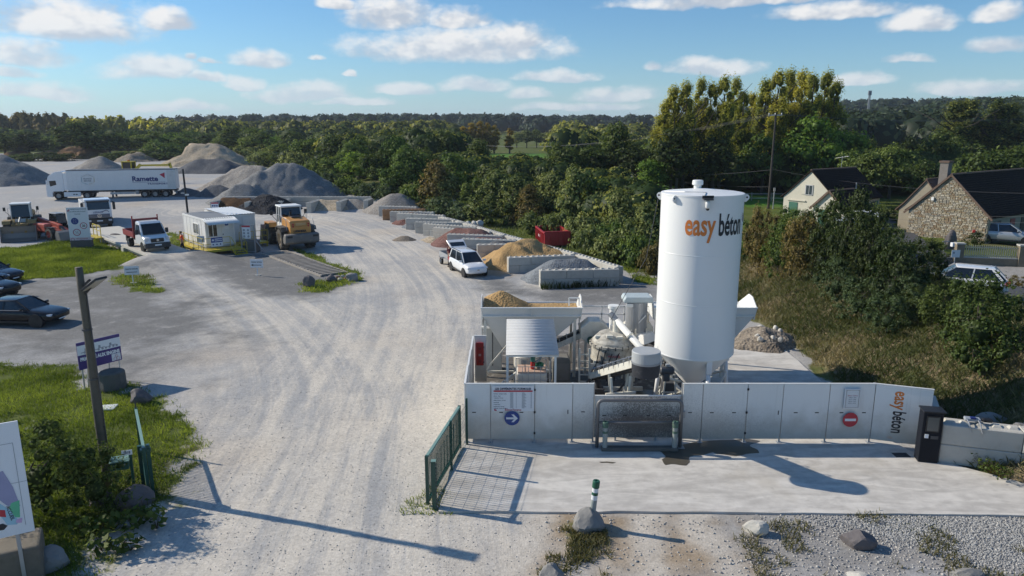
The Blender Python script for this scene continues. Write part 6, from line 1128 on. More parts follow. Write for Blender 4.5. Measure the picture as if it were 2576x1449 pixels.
for y in (-1.0, 1.0): MB().bx(-.22, -.12, y - .04, y + .04, .9, 2.75).ob('headboard_post', DKRED, t)
MB().bx(-2.6, -2.2, .75, 1.0, .4, .85).bx(-2.6, -2.2, -1.0, -.75, .4, .85).ob('mudguard', BLACK, t)
# ---------------------------------------------------------------- wheel loader
def loader(label, loc, rz, paint, cabw, bucket_z=.0, front=False):
    t = T('wheel_loader', label, 'loader', loc, rz); r = .84
    for x in (1.75, -1.75):
        for sg in (-1, 1): wheel(t, x, sg * 1.05, r, .62, M('loader_rim', (.5, .4, .26), .6, dirt=.3), tread=1)
    MB().prism([(-3.15, 1.1), (-3.2, 1.9), (-3.0, 2.35), (-1.6, 2.55), (-.75, 2.45), (-.7, 1.2), (-1.2, .95), (-2.8, .95)], -.82, .82).ob('engine_hood', paint, t, bev=.12, seg=3)
    MB().prism([(-3.55, .75), (-3.6, 1.35), (-3.1, 1.42), (-2.75, 1.1), (-2.75, .62), (-3.2, .55)], -1.33, 1.33).ob('counterweight', M('dusty_grey', (.16, .155, .15), .7, dirt=.45, dcol=(.33, .29, .23)), t, bev=.09)
    for sg in (-1, 1):
        MB().bx(-3.6, -3.56, sg * 1.0 - .2, sg * 1.0 + .2, 1.12, 1.28).ob('tail_light_box', BLACK, t); 
        for z in (1.95, 2.12): MB().lathe([(.07, -3.215 - .0), (.07, -3.19)], (0, sg * .6, z), 'x', 14).ob('lamp', RED, t)
        MB().prism([(-2.7, 1.55), (-2.55, 1.85), (-1.1, 1.85), (-.85, 1.5), (-.95, 1.48), (-1.15, 1.76), (-2.5, 1.76), (-2.62, 1.53)], sg * 1.05 - .33, sg * 1.05 + .33).ob('rear_fender', M('fender_dark', (.06, .06, .06), .7, dirt=.4, dcol=(.3, .26, .2)), t)
        MB().prism([(.85, 1.5), (1.05, 1.84), (2.45, 1.84), (2.6, 1.55), (2.5, 1.53), (2.38, 1.75), (1.12, 1.75), (.95, 1.48)], sg * 1.05 - .33, sg * 1.05 + .33).ob('front_fender', paint, t)
        MB().path([(-.75, sg * 1.2, 1.9), (-.75, sg * 1.2, 2.75), (-1.9, sg * 1.1, 2.7), (-2.9, sg * 1.05, 2.45), (-3.25, sg * 1.1, 1.7)], .022, 6).ob('handrail', GREYS, t)
        for k in range(4): MB().bar((-.75, sg * 1.15, .55 + .32 * k), (-.25, sg * 1.15, .55 + .32 * k), .18, .03).ob('step', DARKS, t)
        MB().bar((1.2, sg * .55, 1.7), (3.3, sg * .55, .75), .2, .42).ob('lift_arm', paint, t); MB().tube((1.0, sg * .55, 1.1), (2.6, sg * .55, 1.05), .09).ob('lift_ram', CHROME, t)
        MB().path([(-.05, sg * .9, 2.0), (.05, sg * 1.3, 2.5), (.0, sg * 1.35, 2.6)], .02, 5).ob('mirror_arm', BLACK, t); MB().box((.0, sg * 1.38, 2.75), (.06, .22, .36)).ob('mirror', BLACK, t)
    MB().tube((1.3, 0, 2.0), (2.9, 0, 1.5), .1).ob('tilt_ram', GREYS, t); MB().bar((2.7, 0, 1.7), (3.2, 0, .8), .2, .25).ob('bell_crank', paint, t); MB().bx(.2, 2.4, -.7, .7, .7, 1.5).ob('front_frame', paint, t, bev=.05); MB().bx(-2.9, .2, -.7, .7, .65, 1.2).ob('rear_frame', DARKS, t)
    MB().prism([(3.1, .25), (3.2, .08), (4.25, .03), (4.3, .08), (3.5, .3), (3.3, .75), (3.45, 1.3), (3.55, 1.45), (3.3, 1.42), (3.1, .9)], -1.4, 1.4).ob('bucket', M('worn_steel', (.24, .22, .20), .55, .4, dirt=.4, dcol=(.3, .26, .2)), t)
    for sg in (-1, 1): MB().prism([(3.1, .25), (3.2, .08), (4.25, .03), (3.55, 1.45), (3.3, 1.42), (3.1, .9)], sg * 1.42 - .03, sg * 1.42 + .03).ob('bucket_cheek', M('worn_steel'), t)
    MB().prism([(-.75, 1.5), (.6, 1.5), (.72, 2.0), (.5, 3.2), (-.6, 3.2), (-.75, 2.6)], -.76, .76).ob('cab_glass', GLASS, t, bev=.03); MB().bx(-.85, .78, -.86, .86, 3.2, 3.34).ob('cab_roof', cabw, t, bev=.06)
    for x, z0_ in ((.66, 1.5), (-.72, 1.5), (-.05, 1.5)):
        for sg in (-1, 1): MB().bar((x, sg * .78, z0_), ({.66: .52, -.72: -.62, -.05: -.05}[x], sg * .78, 3.2), .1, .08, up=(0, 1, 0)).ob('cab_pillar', cabw, t)
    MB().bx(-.78, .68, -.8, .8, 1.35, 1.98).ob('cab_base', cabw, t, bev=.04); MB().path([(-1.6, .3, 2.5), (-1.6, .3, 2.9), (-1.75, .3, 3.0)], .09, 10).ob('exhaust', BLACK, t); MB().bx(-2.1, -1.0, -.35, .35, 2.52, 2.6).ob('hood_vent', DARKS, t)
    return t
ra, fa = Vector((-19.35, 64.3)), Vector((-21.45, 67.6)); m_ = (ra + fa) / 2; d = (fa - ra).normalized(); t = loader('orange and white wheel loader seen from behind beside the cabin', (m_.x, m_.y, 0), math.atan2(d.y, d.x), ORANGEY, WHITE); t.scale = (1.12,) * 3
text('LIEBHERR', INKBLK, t, frame((-3.222, .58, 1.5), (0, -1, 0), (-.06, 0, 1)), .22, 1.05, .01); MB().bx(-3.22, -3.16, -.4, .4, 2.0, 2.2).ob('rear_grille', M('faded_orange', (.5, .32, .14), .6), t)
p = G(20, 612); loader('wheel loader with its bucket towards us at the left frame edge', (p.x - 1.3, p.y + 4.4, 0), R(-63), M('dull_yellow', (.30, .2, .07), .6, dirt=.4), WHITE)
# ---------------------------------------------------------------- telehandler
p = G(112, 604); t = T('telehandler', 'red telescopic handler with a dark bucket beside the safety board', 'telehandler', (p.x + .1, p.y + 1.3, 0), R(-30)); 
TRED = M('faded_red', (.47, .09, .06), .5, dirt=.3, dcol=(.35, .15, .1))
for x in (1.35, -1.35):
    for sg in (-1, 1): wheel(t, x, sg * .95, .6, .42, TRED, tread=1)
MB().prism([(-2.2, .55), (-2.25, 1.2), (-1.6, 1.45), (1.3, 1.15), (2.0, .9), (2.0, .55)], -.62, .62).ob('chassis', TRED, t, bev=.06); MB().bx(-1.3, .8, -1.12, -.45, .75, 1.55).ob('engine_cover', TRED, t, bev=.1)
MB().bar((-2.1, -.05, 1.75), (1.6, -.05, 1.25), .34, .38).ob('boom', TRED, t, bev=.03) ; MB().bar((1.3, -.05, 1.3), (2.5, -.05, .7), .26, .3).ob('boom_nose', DARKS, t)
MB().prism([(-.85, 1.0), (.65, 1.0), (.8, 1.5), (.45, 2.3), (-.75, 2.35), (-.9, 1.6)], .22, 1.08).ob('cab_glass', GLASS, t, bev=.03); MB().bx(-.8, .5, .2, 1.1, 2.33, 2.42).ob('cab_roof', GREYS, t, bev=.03); MB().prism([(-.9, .6), (.7, .6), (.72, 1.15), (-.92, 1.15)], .2, 1.1).ob('cab_base', BLACK, t)
for x in (-.8, .5): MB().bx(x - .04, x + .04, 1.05, 1.12, 1.1, 2.35).ob('cab_pillar', BLACK, t)
MB().prism([(2.3, .1), (3.2, .05), (2.9, .85), (2.5, 1.0), (2.25, .6)], -1.05, 1.05).ob('bucket', M('worn_steel'), t, bev=.02); MB().box((.75, 1.25, 2.0), (.08, .2, .3)).ob('mirror', BLACK, t); MB().box((-2.0, -.7, 1.9), (.1, .25, .36)).ob('rear_mirror', BLACK, t); 
for x in (1.35, -1.35): MB().bx(x - .62, x + .62, .72, 1.16, 1.22, 1.28).bx(x - .62, x + .62, -1.16, -.72, 1.22, 1.28).ob('fender', BLACK, t)
# ---------------------------------------------------------------- machine hidden behind the trailer
p = G(322, 470); t = T('excavator', 'yellow excavator whose cab and boom show above the trailer', 'excavator', (AT(322, 440, 122).x, 122, 1.4), R(0)); MB().bx(-1.5, 1.5, -1.2, 1.2, 0, .9).ob('tracks', DARKS, t, bev=.2); MB().bx(-1.8, 1.3, -1.2, 1.2, .95, 2.2).ob('house', YELLOW, t, bev=.08); MB().bx(-.6, .8, -.3, 1.1, 2.2, 3.4).ob('cab_glass', GLASS, t, bev=.05); MB().bx(-.8, 1.0, -.45, 1.2, 3.4, 3.55).ob('cab_roof', YELLOW, t, bev=.04)
for x in (-.65, .85):
    for y in (-.3, 1.1): MB().bx(x - .08, x + .08, y - .06, y + .06, 2.2, 3.4).ob('cab_pillar', YELLOW, t)
MB().bar((2.5, -.6, 2.9), (7.5, -.6, 3.0), .3, .3).bar((1.2, -.6, 1.8), (2.6, -.6, 3.05), .35, .4).ob('boom', YELLOW, t); MB().bar((7.4, -.6, 3.3), (8.0, -.6, .9), .3, .35).ob('stick', YELLOW, t); MB().bx(.0, .3, .2, .5, 3.55, 3.75).ob('beacon', M('beacon_orange', (.7, .2, .02), .4), t)
# ---------------------------------------------------------------- red skip
a, b_ = G(1356, 611), G(1378, 625); p = G(1400, 619); t = T('red_skip', 'red open topped steel skip at the bramble edge', 'skip', (p.x - .3, p.y + 1.6, ztf(p.x, p.y)), R(98)); L, Wd, H = 4.6, 2.35, 1.25; RS = M('skip_red', (.40, .025, .03), .5, dirt=.2, dcol=(.2, .05, .04))
for sg in (-1, 1):
    MB().hexa([(-L / 2, sg * Wd / 2, .2), (L / 2, sg * Wd / 2, .2), (L / 2, sg * (Wd / 2 - .05), .2), (-L / 2, sg * (Wd / 2 - .05), .2)], [(-L / 2, sg * Wd / 2, H + (.0)), (L / 2, sg * Wd / 2, H), (L / 2, sg * (Wd / 2 - .05), H), (-L / 2, sg * (Wd / 2 - .05), H)]).ob('side', RS, t); MB().bx(-L / 2 - .05, L / 2, sg * Wd / 2 - .07, sg * Wd / 2 + .07, H, H + .1).ob('top_rail', RS, t)
    for k in range(7): x = -L / 2 + .3 + k * (L - .6) / 6; MB().bx(x - .05, x + .05, sg * (Wd / 2 + .0), sg * (Wd / 2 + .09), .2, H).ob('rib', RS, t)
for sg, h in ((-1, H + .12), (1, H + .0)): MB().bx(sg * L / 2 - .04, sg * L / 2 + .04, -Wd / 2, Wd / 2, .2, h).ob('end_door', RS, t); MB().bx(sg * L / 2 - .08, sg * L / 2 + .08, -Wd / 2, Wd / 2, h, h + .1).ob('end_rail', RS, t)
for y in (-.6, .0, .6): MB().bx(-L / 2 - .1, -L / 2 - .04, y - .04, y + .04, .25, H).ob('door_rib', RS, t)
MB().bx(-L / 2, L / 2, -Wd / 2, Wd / 2, .15, .22).ob('floor', DKRED, t); MB().bx(-L / 2, L / 2, -.55, -.4, 0, .15).bx(-L / 2, L / 2, .4, .55, 0, .15).ob('skid', DARKS, t); MB().box((.3, Wd / 2 + .04, .75), (1.0, .02, .22)).ob('stencil', M('faded_white', (.6, .5, .5), .6), t)
# ---------------------------------------------------------------- cars by the houses
def gz(u, v, z): p = G(u, v, z); return (p.x, p.y, ztf(p.x, p.y))
p = gz(2405, 752, 1.0); sedan('white car on the road behind the round bush', (p[0], p[1], p[2] + .22), R(152), CARW, 1); p = gz(2178, 592, 1.0); sedan('white car glimpsed between the bushes near the white house', (p[0] - .2, p[1] + 2, p[2] + .3), R(160), CARW, 1); p = gz(2520, 618, 1.0); sedan('silver estate car parked before the stone house', (p[0] + .6, p[1] + .6, p[2] + .1), R(-32), CARS, 1)
# ================================================================ site office
CABW = M('cabin_white', (.72, .72, .70), .5, var=.05, dirt=.2, dcol=(.5, .47, .4)); ax = math.atan2(.76, -.65)
def cabin(label, near, L, Wd, H, z0):
    t = T('site_cabin', label, 'cabin', (near.x, near.y, z0), ax)        # x runs back along the long side, y to the left of it
    MB().bx(.03, L - .03, -Wd, -.0, .12, H - .12).ob('wall', CABW, t); MB().bx(0, L, -Wd - .03, .03, 0, .14).ob('floor_frame', GALV, t); MB().bx(-.02, L + .02, -Wd - .04, .04, H - .14, H).ob('roof_frame', WHITE, t); MB().bx(.12, L - .12, -Wd + .1, -.1, H - .02, H + .03).ob('roof', M('cabin_roof', (.22, .22, .22), .6, dirt=.3), t)
    for x in (.0, L - .1):
        for y in (-Wd - .02, -.08): MB().bx(x, x + .1, y, y + .1, .1, H - .1).ob('corner_post', WHITE, t)
    for k in range(1, 6): MB().bx(L * k / 6 - .01, L * k / 6 + .01, .0, .012, .15, H - .15).ob('joint_strip', GALV, t)
    return t
Z0 = .5; near = G(521, 624, Z0); n1 = Vector((near.x, near.y, Z0)); C1 = cabin('white site office cabin with an awning over its counter', n1, 6.0, 2.45, 2.45, Z0)
ex = Vector((math.cos(ax), math.sin(ax), 0)); ey = Vector((-math.sin(ax), math.cos(ax), 0)); C2 = cabin('white windowless storage cabin behind the office', n1 - ey * 2.6 + ex * 1.9, 6.0, 2.45, 2.4, Z0)
def win(t, x0, x1, z0, z1, y=.0, end=False, mat=GLASSB):
    a = MB().bx(x0, x1, y, y + .03, z0, z1).ob('window', mat, t) if not end else MB().bx(-.0, .03 - .05, x0, x1, z0, z1).ob('window', mat, t); s = MB()
    for q in ((x0 - .06, x1 + .06, z0 - .06, z0), (x0 - .06, x1 + .06, z1, z1 + .06), (x0 - .06, x0, z0, z1), (x1, x1 + .06, z0, z1), ((x0 + x1) / 2 - .025, (x0 + x1) / 2 + .025, z0, z1)):
        if not end: s.bx(q[0], q[1], y, y + .05, q[2], q[3])
        else: s.bx(-.04, .0, q[0], q[1], q[2], q[3])
    s.ob('frame', WHITE, a); return a
win(C1, 1.7, 3.1, 1.0, 1.85); win(C1, -.95, -.25, .95, 1.95, end=True, mat=GLASS); MB().bx(-.12, .0, -1.0, -.2, .88, .93).ob('counter', WHITE, C1)
for t, a, b in ((C1, -2.2, -1.35), (C2, -2.2, -1.3)): dd = MB().bx(-.03, .03, a, b, .15, 2.15).ob('door', CABW, t, bev=.008); MB().bx(-.055, -.03, b - .12, b - .06, 1.0, 1.12).ob('handle', BLACK, dd)
MB().bx(-.045, -.03, -2.0, -1.6, 1.5, 2.0).ob('notice', SIGNW, C1); MB().bx(-.05, -.044, -1.95, -1.65, 1.8, 1.97).ob('notice_print', BLUE, C1)
s = MB(); V = []; Fc = []; N = 14 * 6
for k in range(N + 1): y = .15 - 2.75 * k / N; w = .02 * math.sin(2 * math.pi * k / 6); V += [(.25, y, 2.5 + w), (-1.35, y, 2.12 + w)]
for k in range(N): Fc.append((2 * k, 2 * k + 1, 2 * k + 3, 2 * k + 2))
aw = link('awning', fast_mesh('aw', V, Fc), M('awning_sheet', (.68, .69, .68), .4), C1, smooth=True); m = aw.modifiers.new('s', 'SOLIDIFY'); m.thickness = .01
for y in (.1, -2.5): MB().bar((-.02, y, 1.9), (-1.25, y, 2.12), .03, .03).ob('awning_bracket', GALV, C1)
V = []; Fc = []; N = 60
for k in range(N + 1): y = .08 - 2.6 * k / N; w = .02 * math.sin(2 * math.pi * k / 6); V += [(5.9, y, 2.55 + w), (-.12, y, 2.47 + w)]
for k in range(N): Fc.append((2 * k, 2 * k + 1, 2 * k + 3, 2 * k + 2))
link('roof_sheet', fast_mesh('aw', V, Fc), M('awning_sheet'), C2, smooth=True)
# yellow platform, railings, steps
t = T('access_platform', 'yellow steel access platform with railings around the office', 'platform', (n1.x, n1.y, 0), ax)
def plat(x0, x1, y0, y1): MB().bx(x0, x1, y0, y1, Z0 - .2, Z0 - .03).ob('deck', YELLOW, t); [MB().bx(x - .05, x + .05, y - .05, y + .05, 0, Z0 - .2).ob('foot', YELLOW, t) for x in (x0 + .1, x1 - .1) for y in (y0 + .1, y1 - .1)]
plat(-1.35, -.05, -2.6, .75); plat(-.05, 5.0, .1, .75); plat(.45, 1.75, -5.6, -2.65)
def rail(pts):
    for a, b in zip(pts[:-1], pts[1:]):
        a = Vector(a); b = Vector(b)
        for z in (.5, 1.0): MB().tube(a + Vector((0, 0, z)), b + Vector((0, 0, z)), .024, n=6).ob('rail', YELLOW, t)
        n = max(1, round((b - a).length / 1.3))
        for k in range(n + 1): c = a.lerp(b, k / n); MB().tube(c, c + Vector((0, 0, 1.0)), .026, n=6).ob('post', YELLOW, t)
rail([(5.0, .72, Z0), (-1.32, .72, Z0), (-1.32, -1.55, Z0)]); rail([(.48, -3.0, Z0), (.48, -5.55, Z0), (1.7, -5.55, Z0)])
for k in range(3): MB().bx(-1.7 - .28 * k, -1.4 - .28 * k, -2.6, -1.65, Z0 - .16 - .16 * k, Z0 - .11 - .16 * k).ob('step', YELLOW, t)
for y in (-2.62, -1.63): MB().bar((-1.35, y, Z0 - .1), (-2.25, y, .05), .05, .14).ob('stringer', YELLOW, t); MB().tube((-1.35, y, Z0 + .95), (-2.2, y, .95), .024).tube((-2.2, y, 0), (-2.2, y, .95), .024).ob('stair_rail', YELLOW, t)
b = T('office_banner', 'blue and white banner tied to the yellow railing', 'banner', (0, 0, 0)); b.location = Vector((n1.x, n1.y, 0)) + ex * -1.36 + ey * -.35; b.rotation_euler = (0, 0, ax)
MB().bx(-.015, .0, -.55, .42, .78, 1.55).ob('sheet', SIGNW, b); MB().bx(-.02, -.016, -.55, .42, 1.12, 1.55).ob('blue_print', BLUE, b); MB().lathe([(.09, -.03), (.09, -.022)], (0, .25, 1.33), 'x', 16).ob('round_print', SIGNW, b)
for k in range(3): MB().lathe([(.06, -.022), (.06, -.017)], (0, .25 - .3 * k, .95), 'x', 12).ob('icon_print', INKNAVY, b)
for z in (1.25, 1.4): MB().bx(-.026, -.021, -.5, .1, z - .03, z + .03).ob('print_line', SIGNW, b)
# frame with a notice, on a concrete block
p = G(630, 636); t = T('notice_stand', 'grey steel notice stand on a concrete block before the cabins', 'notice stand', (p.x, p.y, 0), R(-8))
for x in (-.72, .5): MB().bx(x - .05, x + .05, -.05, .05, 0, 2.45).ob('upright', GREYS, t)
for z in (.1, 2.4): MB().bx(-.72, .5, -.04, .04, z - .05, z + .05).ob('crossbar', GREYS, t)
MB().bar((.5, .1, 1.1), (1.5, -.1, .03), .08, .08).ob('stay', GREYS, t); MB().bx(-.58, .18, -.07, -.05, 1.25, 2.38).ob('notice', SIGNW, t); MB().bx(-.58, .18, -.075, -.071, 2.24, 2.38).ob('notice_header', SIGNR, t)
for k in range(6): MB().lathe([(.1, -.08), (.1, -.072)], (-.4 + .38 * (k % 2), 0, 1.45 + .27 * (k // 2)), 'y', 12).ob('icon_print', INKGREY, t)
MB().bx(-.5, .5, .1, .9, 0, 1.0).ob('ballast_block', CONCD, t, bev=.05)
# small white sign before the platform
p = G(509, 640); t = T('marker_sign', 'small white blank sign on a thin post before the office', 'sign', (p.x, p.y, 0)); MB().bx(-.03, .03, -.03, .03, 0, 1.45).ob('post', SIGNW, t); MB().bx(-.32, .32, -.05, -.032, 1.05, 1.6).ob('plate', M('sign_back', (.55, .6, .66), .4), t)
# notice leaning on the rear divider
p = G(546, 531); t = T('rules_sheet', 'printed rules sheet on the first rear bay divider', 'notice', (p.x, p.y - .5, p.z)); MB().bx(-.45, .45, -.02, 0, .1, 1.1).ob('sheet', SIGNW, t); MB().bx(-.45, .45, -.026, -.021, .95, 1.1).ob('header', SIGNR, t)
for k in range(6): MB().lathe([(.1, -.026), (.1, -.021)], (-.25 + .25 * (k % 3), 0, .35 + .35 * (k // 3)), 'y', 12).ob('icon_print', BLUE, t)
# dark mast with cameras
p = G(481, 612); t = T('camera_mast', 'dark slender camera mast beside the office cabin', 'mast', (p.x, p.y, 0)); hh = AT(463, 425, p.y).z; MB().path([(0, 0, 0), (-.1, 0, hh)], .11, 10, r2=.085).ob('post', M('mast_dark', (.02, .02, .022), .5), t); MB().box((.1, -.12, hh * .66), (.28, .2, .14)).ob('camera', WHITE, t); MB().box((-.3, -.05, hh * .68), (.35, .05, .12)).ob('bracket', GALV, t)
# ================================================================ people
def person(label, loc, rz, top, legs_m, arm_fwd=True, hair=HAIR, scale=1.0, stride=.18):
    t = T('person', label, 'person', loc, rz, scale=scale)
    def skin(name, mat, verts, edges, rad, par):
        me = bpy.data.meshes.new(name); me.from_pydata(verts, edges, []); o = link(name, me, mat, par); m = o.modifiers.new('skin', 'SKIN'); m.use_smooth_shade = True
        for v, r in zip(me.skin_vertices[0].data, rad): v.radius = r if isinstance(r, tuple) else (r, r)
        me.skin_vertices[0].data[0].use_root = True; s = o.modifiers.new('sub', 'SUBSURF'); s.levels = s.render_levels = 1; return o
    s = stride; V = [(0, 0, .95), (0, 0, 1.12), (.01, 0, 1.32), (0, 0, 1.43), (.02, 0, 1.52), (.05, 0, 1.60), (.05, 0, 1.72)]; E = [(0, 1), (1, 2), (2, 3), (3, 4), (4, 5), (5, 6)]; Rr = [(.15, .12), (.13, .10), (.16, .11), (.12, .08), .052, .085, .07]
    def ch(st, pts, rr):
        last = st
        for p_, r_ in zip(pts, rr): V.append(p_); Rr.append(r_); E.append((last, len(V) - 1)); last = len(V) - 1
    arms = [[(.0, sg * .20, 1.40), (-.03 if not arm_fwd else .04, sg * .25, 1.13), (.24 if arm_fwd else .05, sg * .17, 1.08 if arm_fwd else .87), (.34 if arm_fwd else .1, sg * .12, 1.12 if arm_fwd else .78)] for sg in (-1, 1)]
    lg = [[(0, sg * .10, .90), (sg * s * .5 + .04, sg * .11, .50), (sg * s, sg * .11, .09), (sg * s + .14, sg * .12, .045)] for sg in (-1, 1)]
    for a in arms: ch(3, a, [.065, .045, .034, .03])
    for l in lg: ch(0, l, [.095, .068, .045, .04])
    body = skin('body', SKIN, V, E, Rr, t)
    tv = V[:4] + [a[0] for a in arms] + [tuple((Vector(a[0]) * .35 + Vector(a[1]) * .65)) for a in arms]; skin('shirt', top, tv, [(0, 1), (1, 2), (2, 3), (3, 4), (3, 5), (4, 6), (5, 7)], [(.17, .14), (.16, .125), (.18, .13), (.13, .09), .08, .08, .062, .062], t)
    pv = [(0, 0, .98), (0, 0, .92)] + [l[0] for l in lg] + [l[1] for l in lg] + [l[2] for l in lg]; skin('trousers', legs_m, pv, [(0, 1), (1, 2), (1, 3), (2, 4), (3, 5), (4, 6), (5, 7)], [(.155, .125), (.16, .125), .108, .108, .08, .08, .065, .065], t)
    for l in lg: MB().prism([(-.09, 0), (.17, 0), (.17, .05), (.06, .1), (-.08, .1)], -.045, .045).ob('shoe', BLACK, t, (l[2][0], l[2][1], 0), bev=.02)
    bh = bmesh.new(); bmesh.ops.create_uvsphere(bh, u_segments=14, v_segments=10, radius=1)
    for v in bh.verts: v.co = Vector((.035 + v.co.x * .105, v.co.y * .092, 1.705 + v.co.z * (.10 if v.co.z > 0 else .07)))
    bmesh.ops.delete(bh, geom=[f for f in bh.faces if f.calc_center_median().x > .10 and f.calc_center_median().z < 1.73], context='FACES'); me = bpy.data.meshes.new('h'); bh.to_mesh(me); bh.free(); link('hair', me, hair, t, smooth=True)
    MB().prism([(.125, 1.64), (.165, 1.62), (.13, 1.60)], -.015, .015).ob('nose', SKIN, t)
    for sg in (-1, 1):
        MB().box((.128, sg * .033, 1.655), (.015, .022, .014)).ob('eye', BLACK, t); MB().box((.04, sg * .088, 1.64), (.03, .02, .05)).ob('ear', SKIN, t)
        h0 = Vector(arms[0 if sg < 0 else 1][3]); dr = (h0 - Vector(arms[0 if sg < 0 else 1][2])).normalized()
        for k in range(4): q = h0 + Vector((0, (k - 1.5) * .018, 0)); MB().path([q, q + dr * (.045 + .008 * (k in (1, 2))), q + dr * .075 + Vector((0, 0, -.025))], .0085, 6).ob('finger', SKIN, t)
        MB().path([h0 - dr * .03, h0 + Vector((0, -sg * .035, .015)), h0 + dr * .03 + Vector((0, -sg * .045, .0))], .0095, 6).ob('thumb', SKIN, t)
    MB().box((.132, 0, 1.585), (.012, .045, .01)).ob('mouth', MAROON, t); return t
q = Vector((n1.x, n1.y, 0)) + ex * 2.2 + ey * 1.35
person('person in an orange top and dark trousers walking beside the office', (q.x, q.y, ztf(q.x, q.y)), R(200), VEST, CLOTHK, scale=1.03)
q = Vector((lod.location.x, lod.location.y, 0)) + Vector((math.cos(DZ), math.sin(DZ), 0)) * -2.75 + Vector((-math.sin(DZ), math.cos(DZ), 0)) * -.5
person('person in a maroon top standing behind the raised tailgate', (q.x, q.y, 0), DZ + R(20), MAROON, CLOTHK, stride=.05)
# ================================================================ houses
HA = math.atan2(-.82, .57)      # along the gable, towards us; the ridge runs to its left and back
gd = Vector((.57, -.82, 0)).normalized(); rd = Vector((.82, .57, 0)).normalized()
def house(name, label, gl, Wd, L, eave, apex, wall, roof, z):
    t = T(name, label, 'house', (gl.x, gl.y, z), math.atan2(gd.y, gd.x))     # x along the gable, y back along the ridge
    MB().add([(0, 0, -.6), (Wd, 0, -.6), (Wd, 0, eave), (Wd / 2, 0, apex), (0, 0, eave), (0, L, -.6), (Wd, L, -.6), (Wd, L, eave), (Wd / 2, L, apex), (0, L, eave)], [(0, 1, 2, 3, 4), (9, 8, 7, 6, 5), (0, 5, 6, 1), (1, 6, 7, 2), (4, 9, 5, 0), (3, 8, 9, 4), (2, 7, 8, 3)]).ob('wall', wall, t)
    ov, g = .32, .14; sl = (apex - eave) / (Wd / 2); rp = []
    for sg in (0, 1):
        xe = -ov if sg == 0 else Wd + ov; ze = eave - ov * sl * .75; kx = Wd / 2 + (xe - Wd / 2) * .72; kz = apex - abs(kx - Wd / 2) * sl + .03
        s = MB(); s.loft([[(Wd / 2, y, apex + .02), (kx, y, kz), (xe, y, ze + .1), (xe, y, ze + .22), (kx, y, kz + .12), (Wd / 2, y, apex + .15)] for y in (-g, L + g)]); rp.append(s.ob('roof_slope', roof, t))
        if sg == 1:      # tile courses on the slope that faces us
            s = MB(); P0_, P1_, P2_ = Vector((Wd / 2, 0, apex + .15)), Vector((kx, 0, kz + .12)), Vector((xe, 0, ze + .22)); l1 = (P1_ - P0_).length; l2 = (P2_ - P1_).length; nrow = int((l1 + l2) / .24); rt_ = random.Random(9)
            for r_ in range(nrow):
                d0, d1 = r_ * .24, min((r_ + 1.25) * .24, l1 + l2); pt = lambda d_: P0_.lerp(P1_, d_ / l1) if d_ < l1 else P1_.lerp(P2_, (d_ - l1) / l2)
                a_, b_ = pt(d0), pt(d1); y_ = -g + rt_.uniform(0, .12)
                while y_ < L + g - .1:
                    w_ = .27; j_ = rt_.uniform(0, .018); s.add([(a_.x, y_, a_.z + .004), (a_.x, y_ + w_ - .015, a_.z + .004), (b_.x, y_ + w_ - .015, b_.z + .03 + j_), (b_.x, y_, b_.z + .03 + j_), (b_.x, y_ + w_ - .015, b_.z), (b_.x, y_, b_.z)], [(0, 1, 2, 3), (3, 2, 4, 5)]); y_ += w_
            o_ = s.ob('roof_tiles', roof, rp[-1]); o_['kind'] = 'stuff'
    n = int(L / .4); s = MB()
    for k in range(n): s.tube((Wd / 2, -g + (L + 2 * g) * k / n, apex + .13), (Wd / 2, -g + (L + 2 * g) * (k + .92) / n, apex + .13), .10, n=6)
    s.ob('ridge_tiles', TILEB, t); return t, sl
gl = G(1967, 553, 1.0); gl = Vector((gl.x, gl.y, 0)); WH, sl = house('white_house', 'cream rendered house with a steep dark roof behind the bushes', gl, 6.0, 7.9, 2.45, 5.2, PLASTER, SLATE, 1.05)
a = MB().bx(2.55, 3.25, -.03, .02, 2.85, 3.75).ob('window', GLASSB, WH); s = MB()
for q in ((2.45, 2.55, 2.8, 3.8), (3.25, 3.33, 2.8, 3.8), (2.45, 3.33, 3.75, 3.82), (2.45, 3.33, 2.78, 2.85), (2.88, 2.92, 2.85, 3.75)): s.bx(q[0], q[1], -.06, .0, q[2], q[3])
s.ob('frame', M('frame_grey', (.5, .5, .5), .6), a); MB().bx(2.0, 2.5, -.05, -.01, 2.85, 3.75).ob('shutter', PLASTER, WH); MB().bx(.7, 1.7, -.05, -.0, .1, 1.95).ob('shutter', SHUT, WH); MB().bx(.5, 2.6, -.12, .02, 2.1, 2.2).ob('lintel', PLASTER, WH)
for y in (3.2, 6.3): MB().bx(6.0, 6.05, y, y + .75, .7, 2.0).ob('window', GLASSB, WH); MB().bx(6.0, 6.07, y + .78, y + 1.3, .65, 2.05).ob('shutter', SHUT, WH)
MB().bx(6.0, 6.06, 1.2, 2.0, .0, 2.0).ob('door', SHUT, WH); MB().tube((5.2, 4.6, 3.2), (5.2, 4.6, 4.0), .06).ob('flue', GALV, WH)
an = MB(); an.tube((3.0, 5.2, 5.2), (3.0, 5.2, 6.6), .02).tube((2.3, 5.2, 6.35), (3.7, 5.2, 6.6), .014); [an.tube((2.4 + .25 * k, 4.8, 6.38 + .045 * k), (2.4 + .25 * k, 5.6, 6.38 + .045 * k), .009) for k in range(6)]; an.ob('tv_antenna', GALV, WH)
g2 = gl + gd * 5.2 - rd * 2.6; AX, _ = house('annex_house', 'small cream gabled annex in front of the rendered house', Vector((g2.x, g2.y, 0)), 3.2, 4.0, 2.0, 3.5, PLASTER, SLATE, 1.05); MB().bx(.6, 1.5, -.05, 0, .2, 1.8).ob('shutter', SHUT, AX)
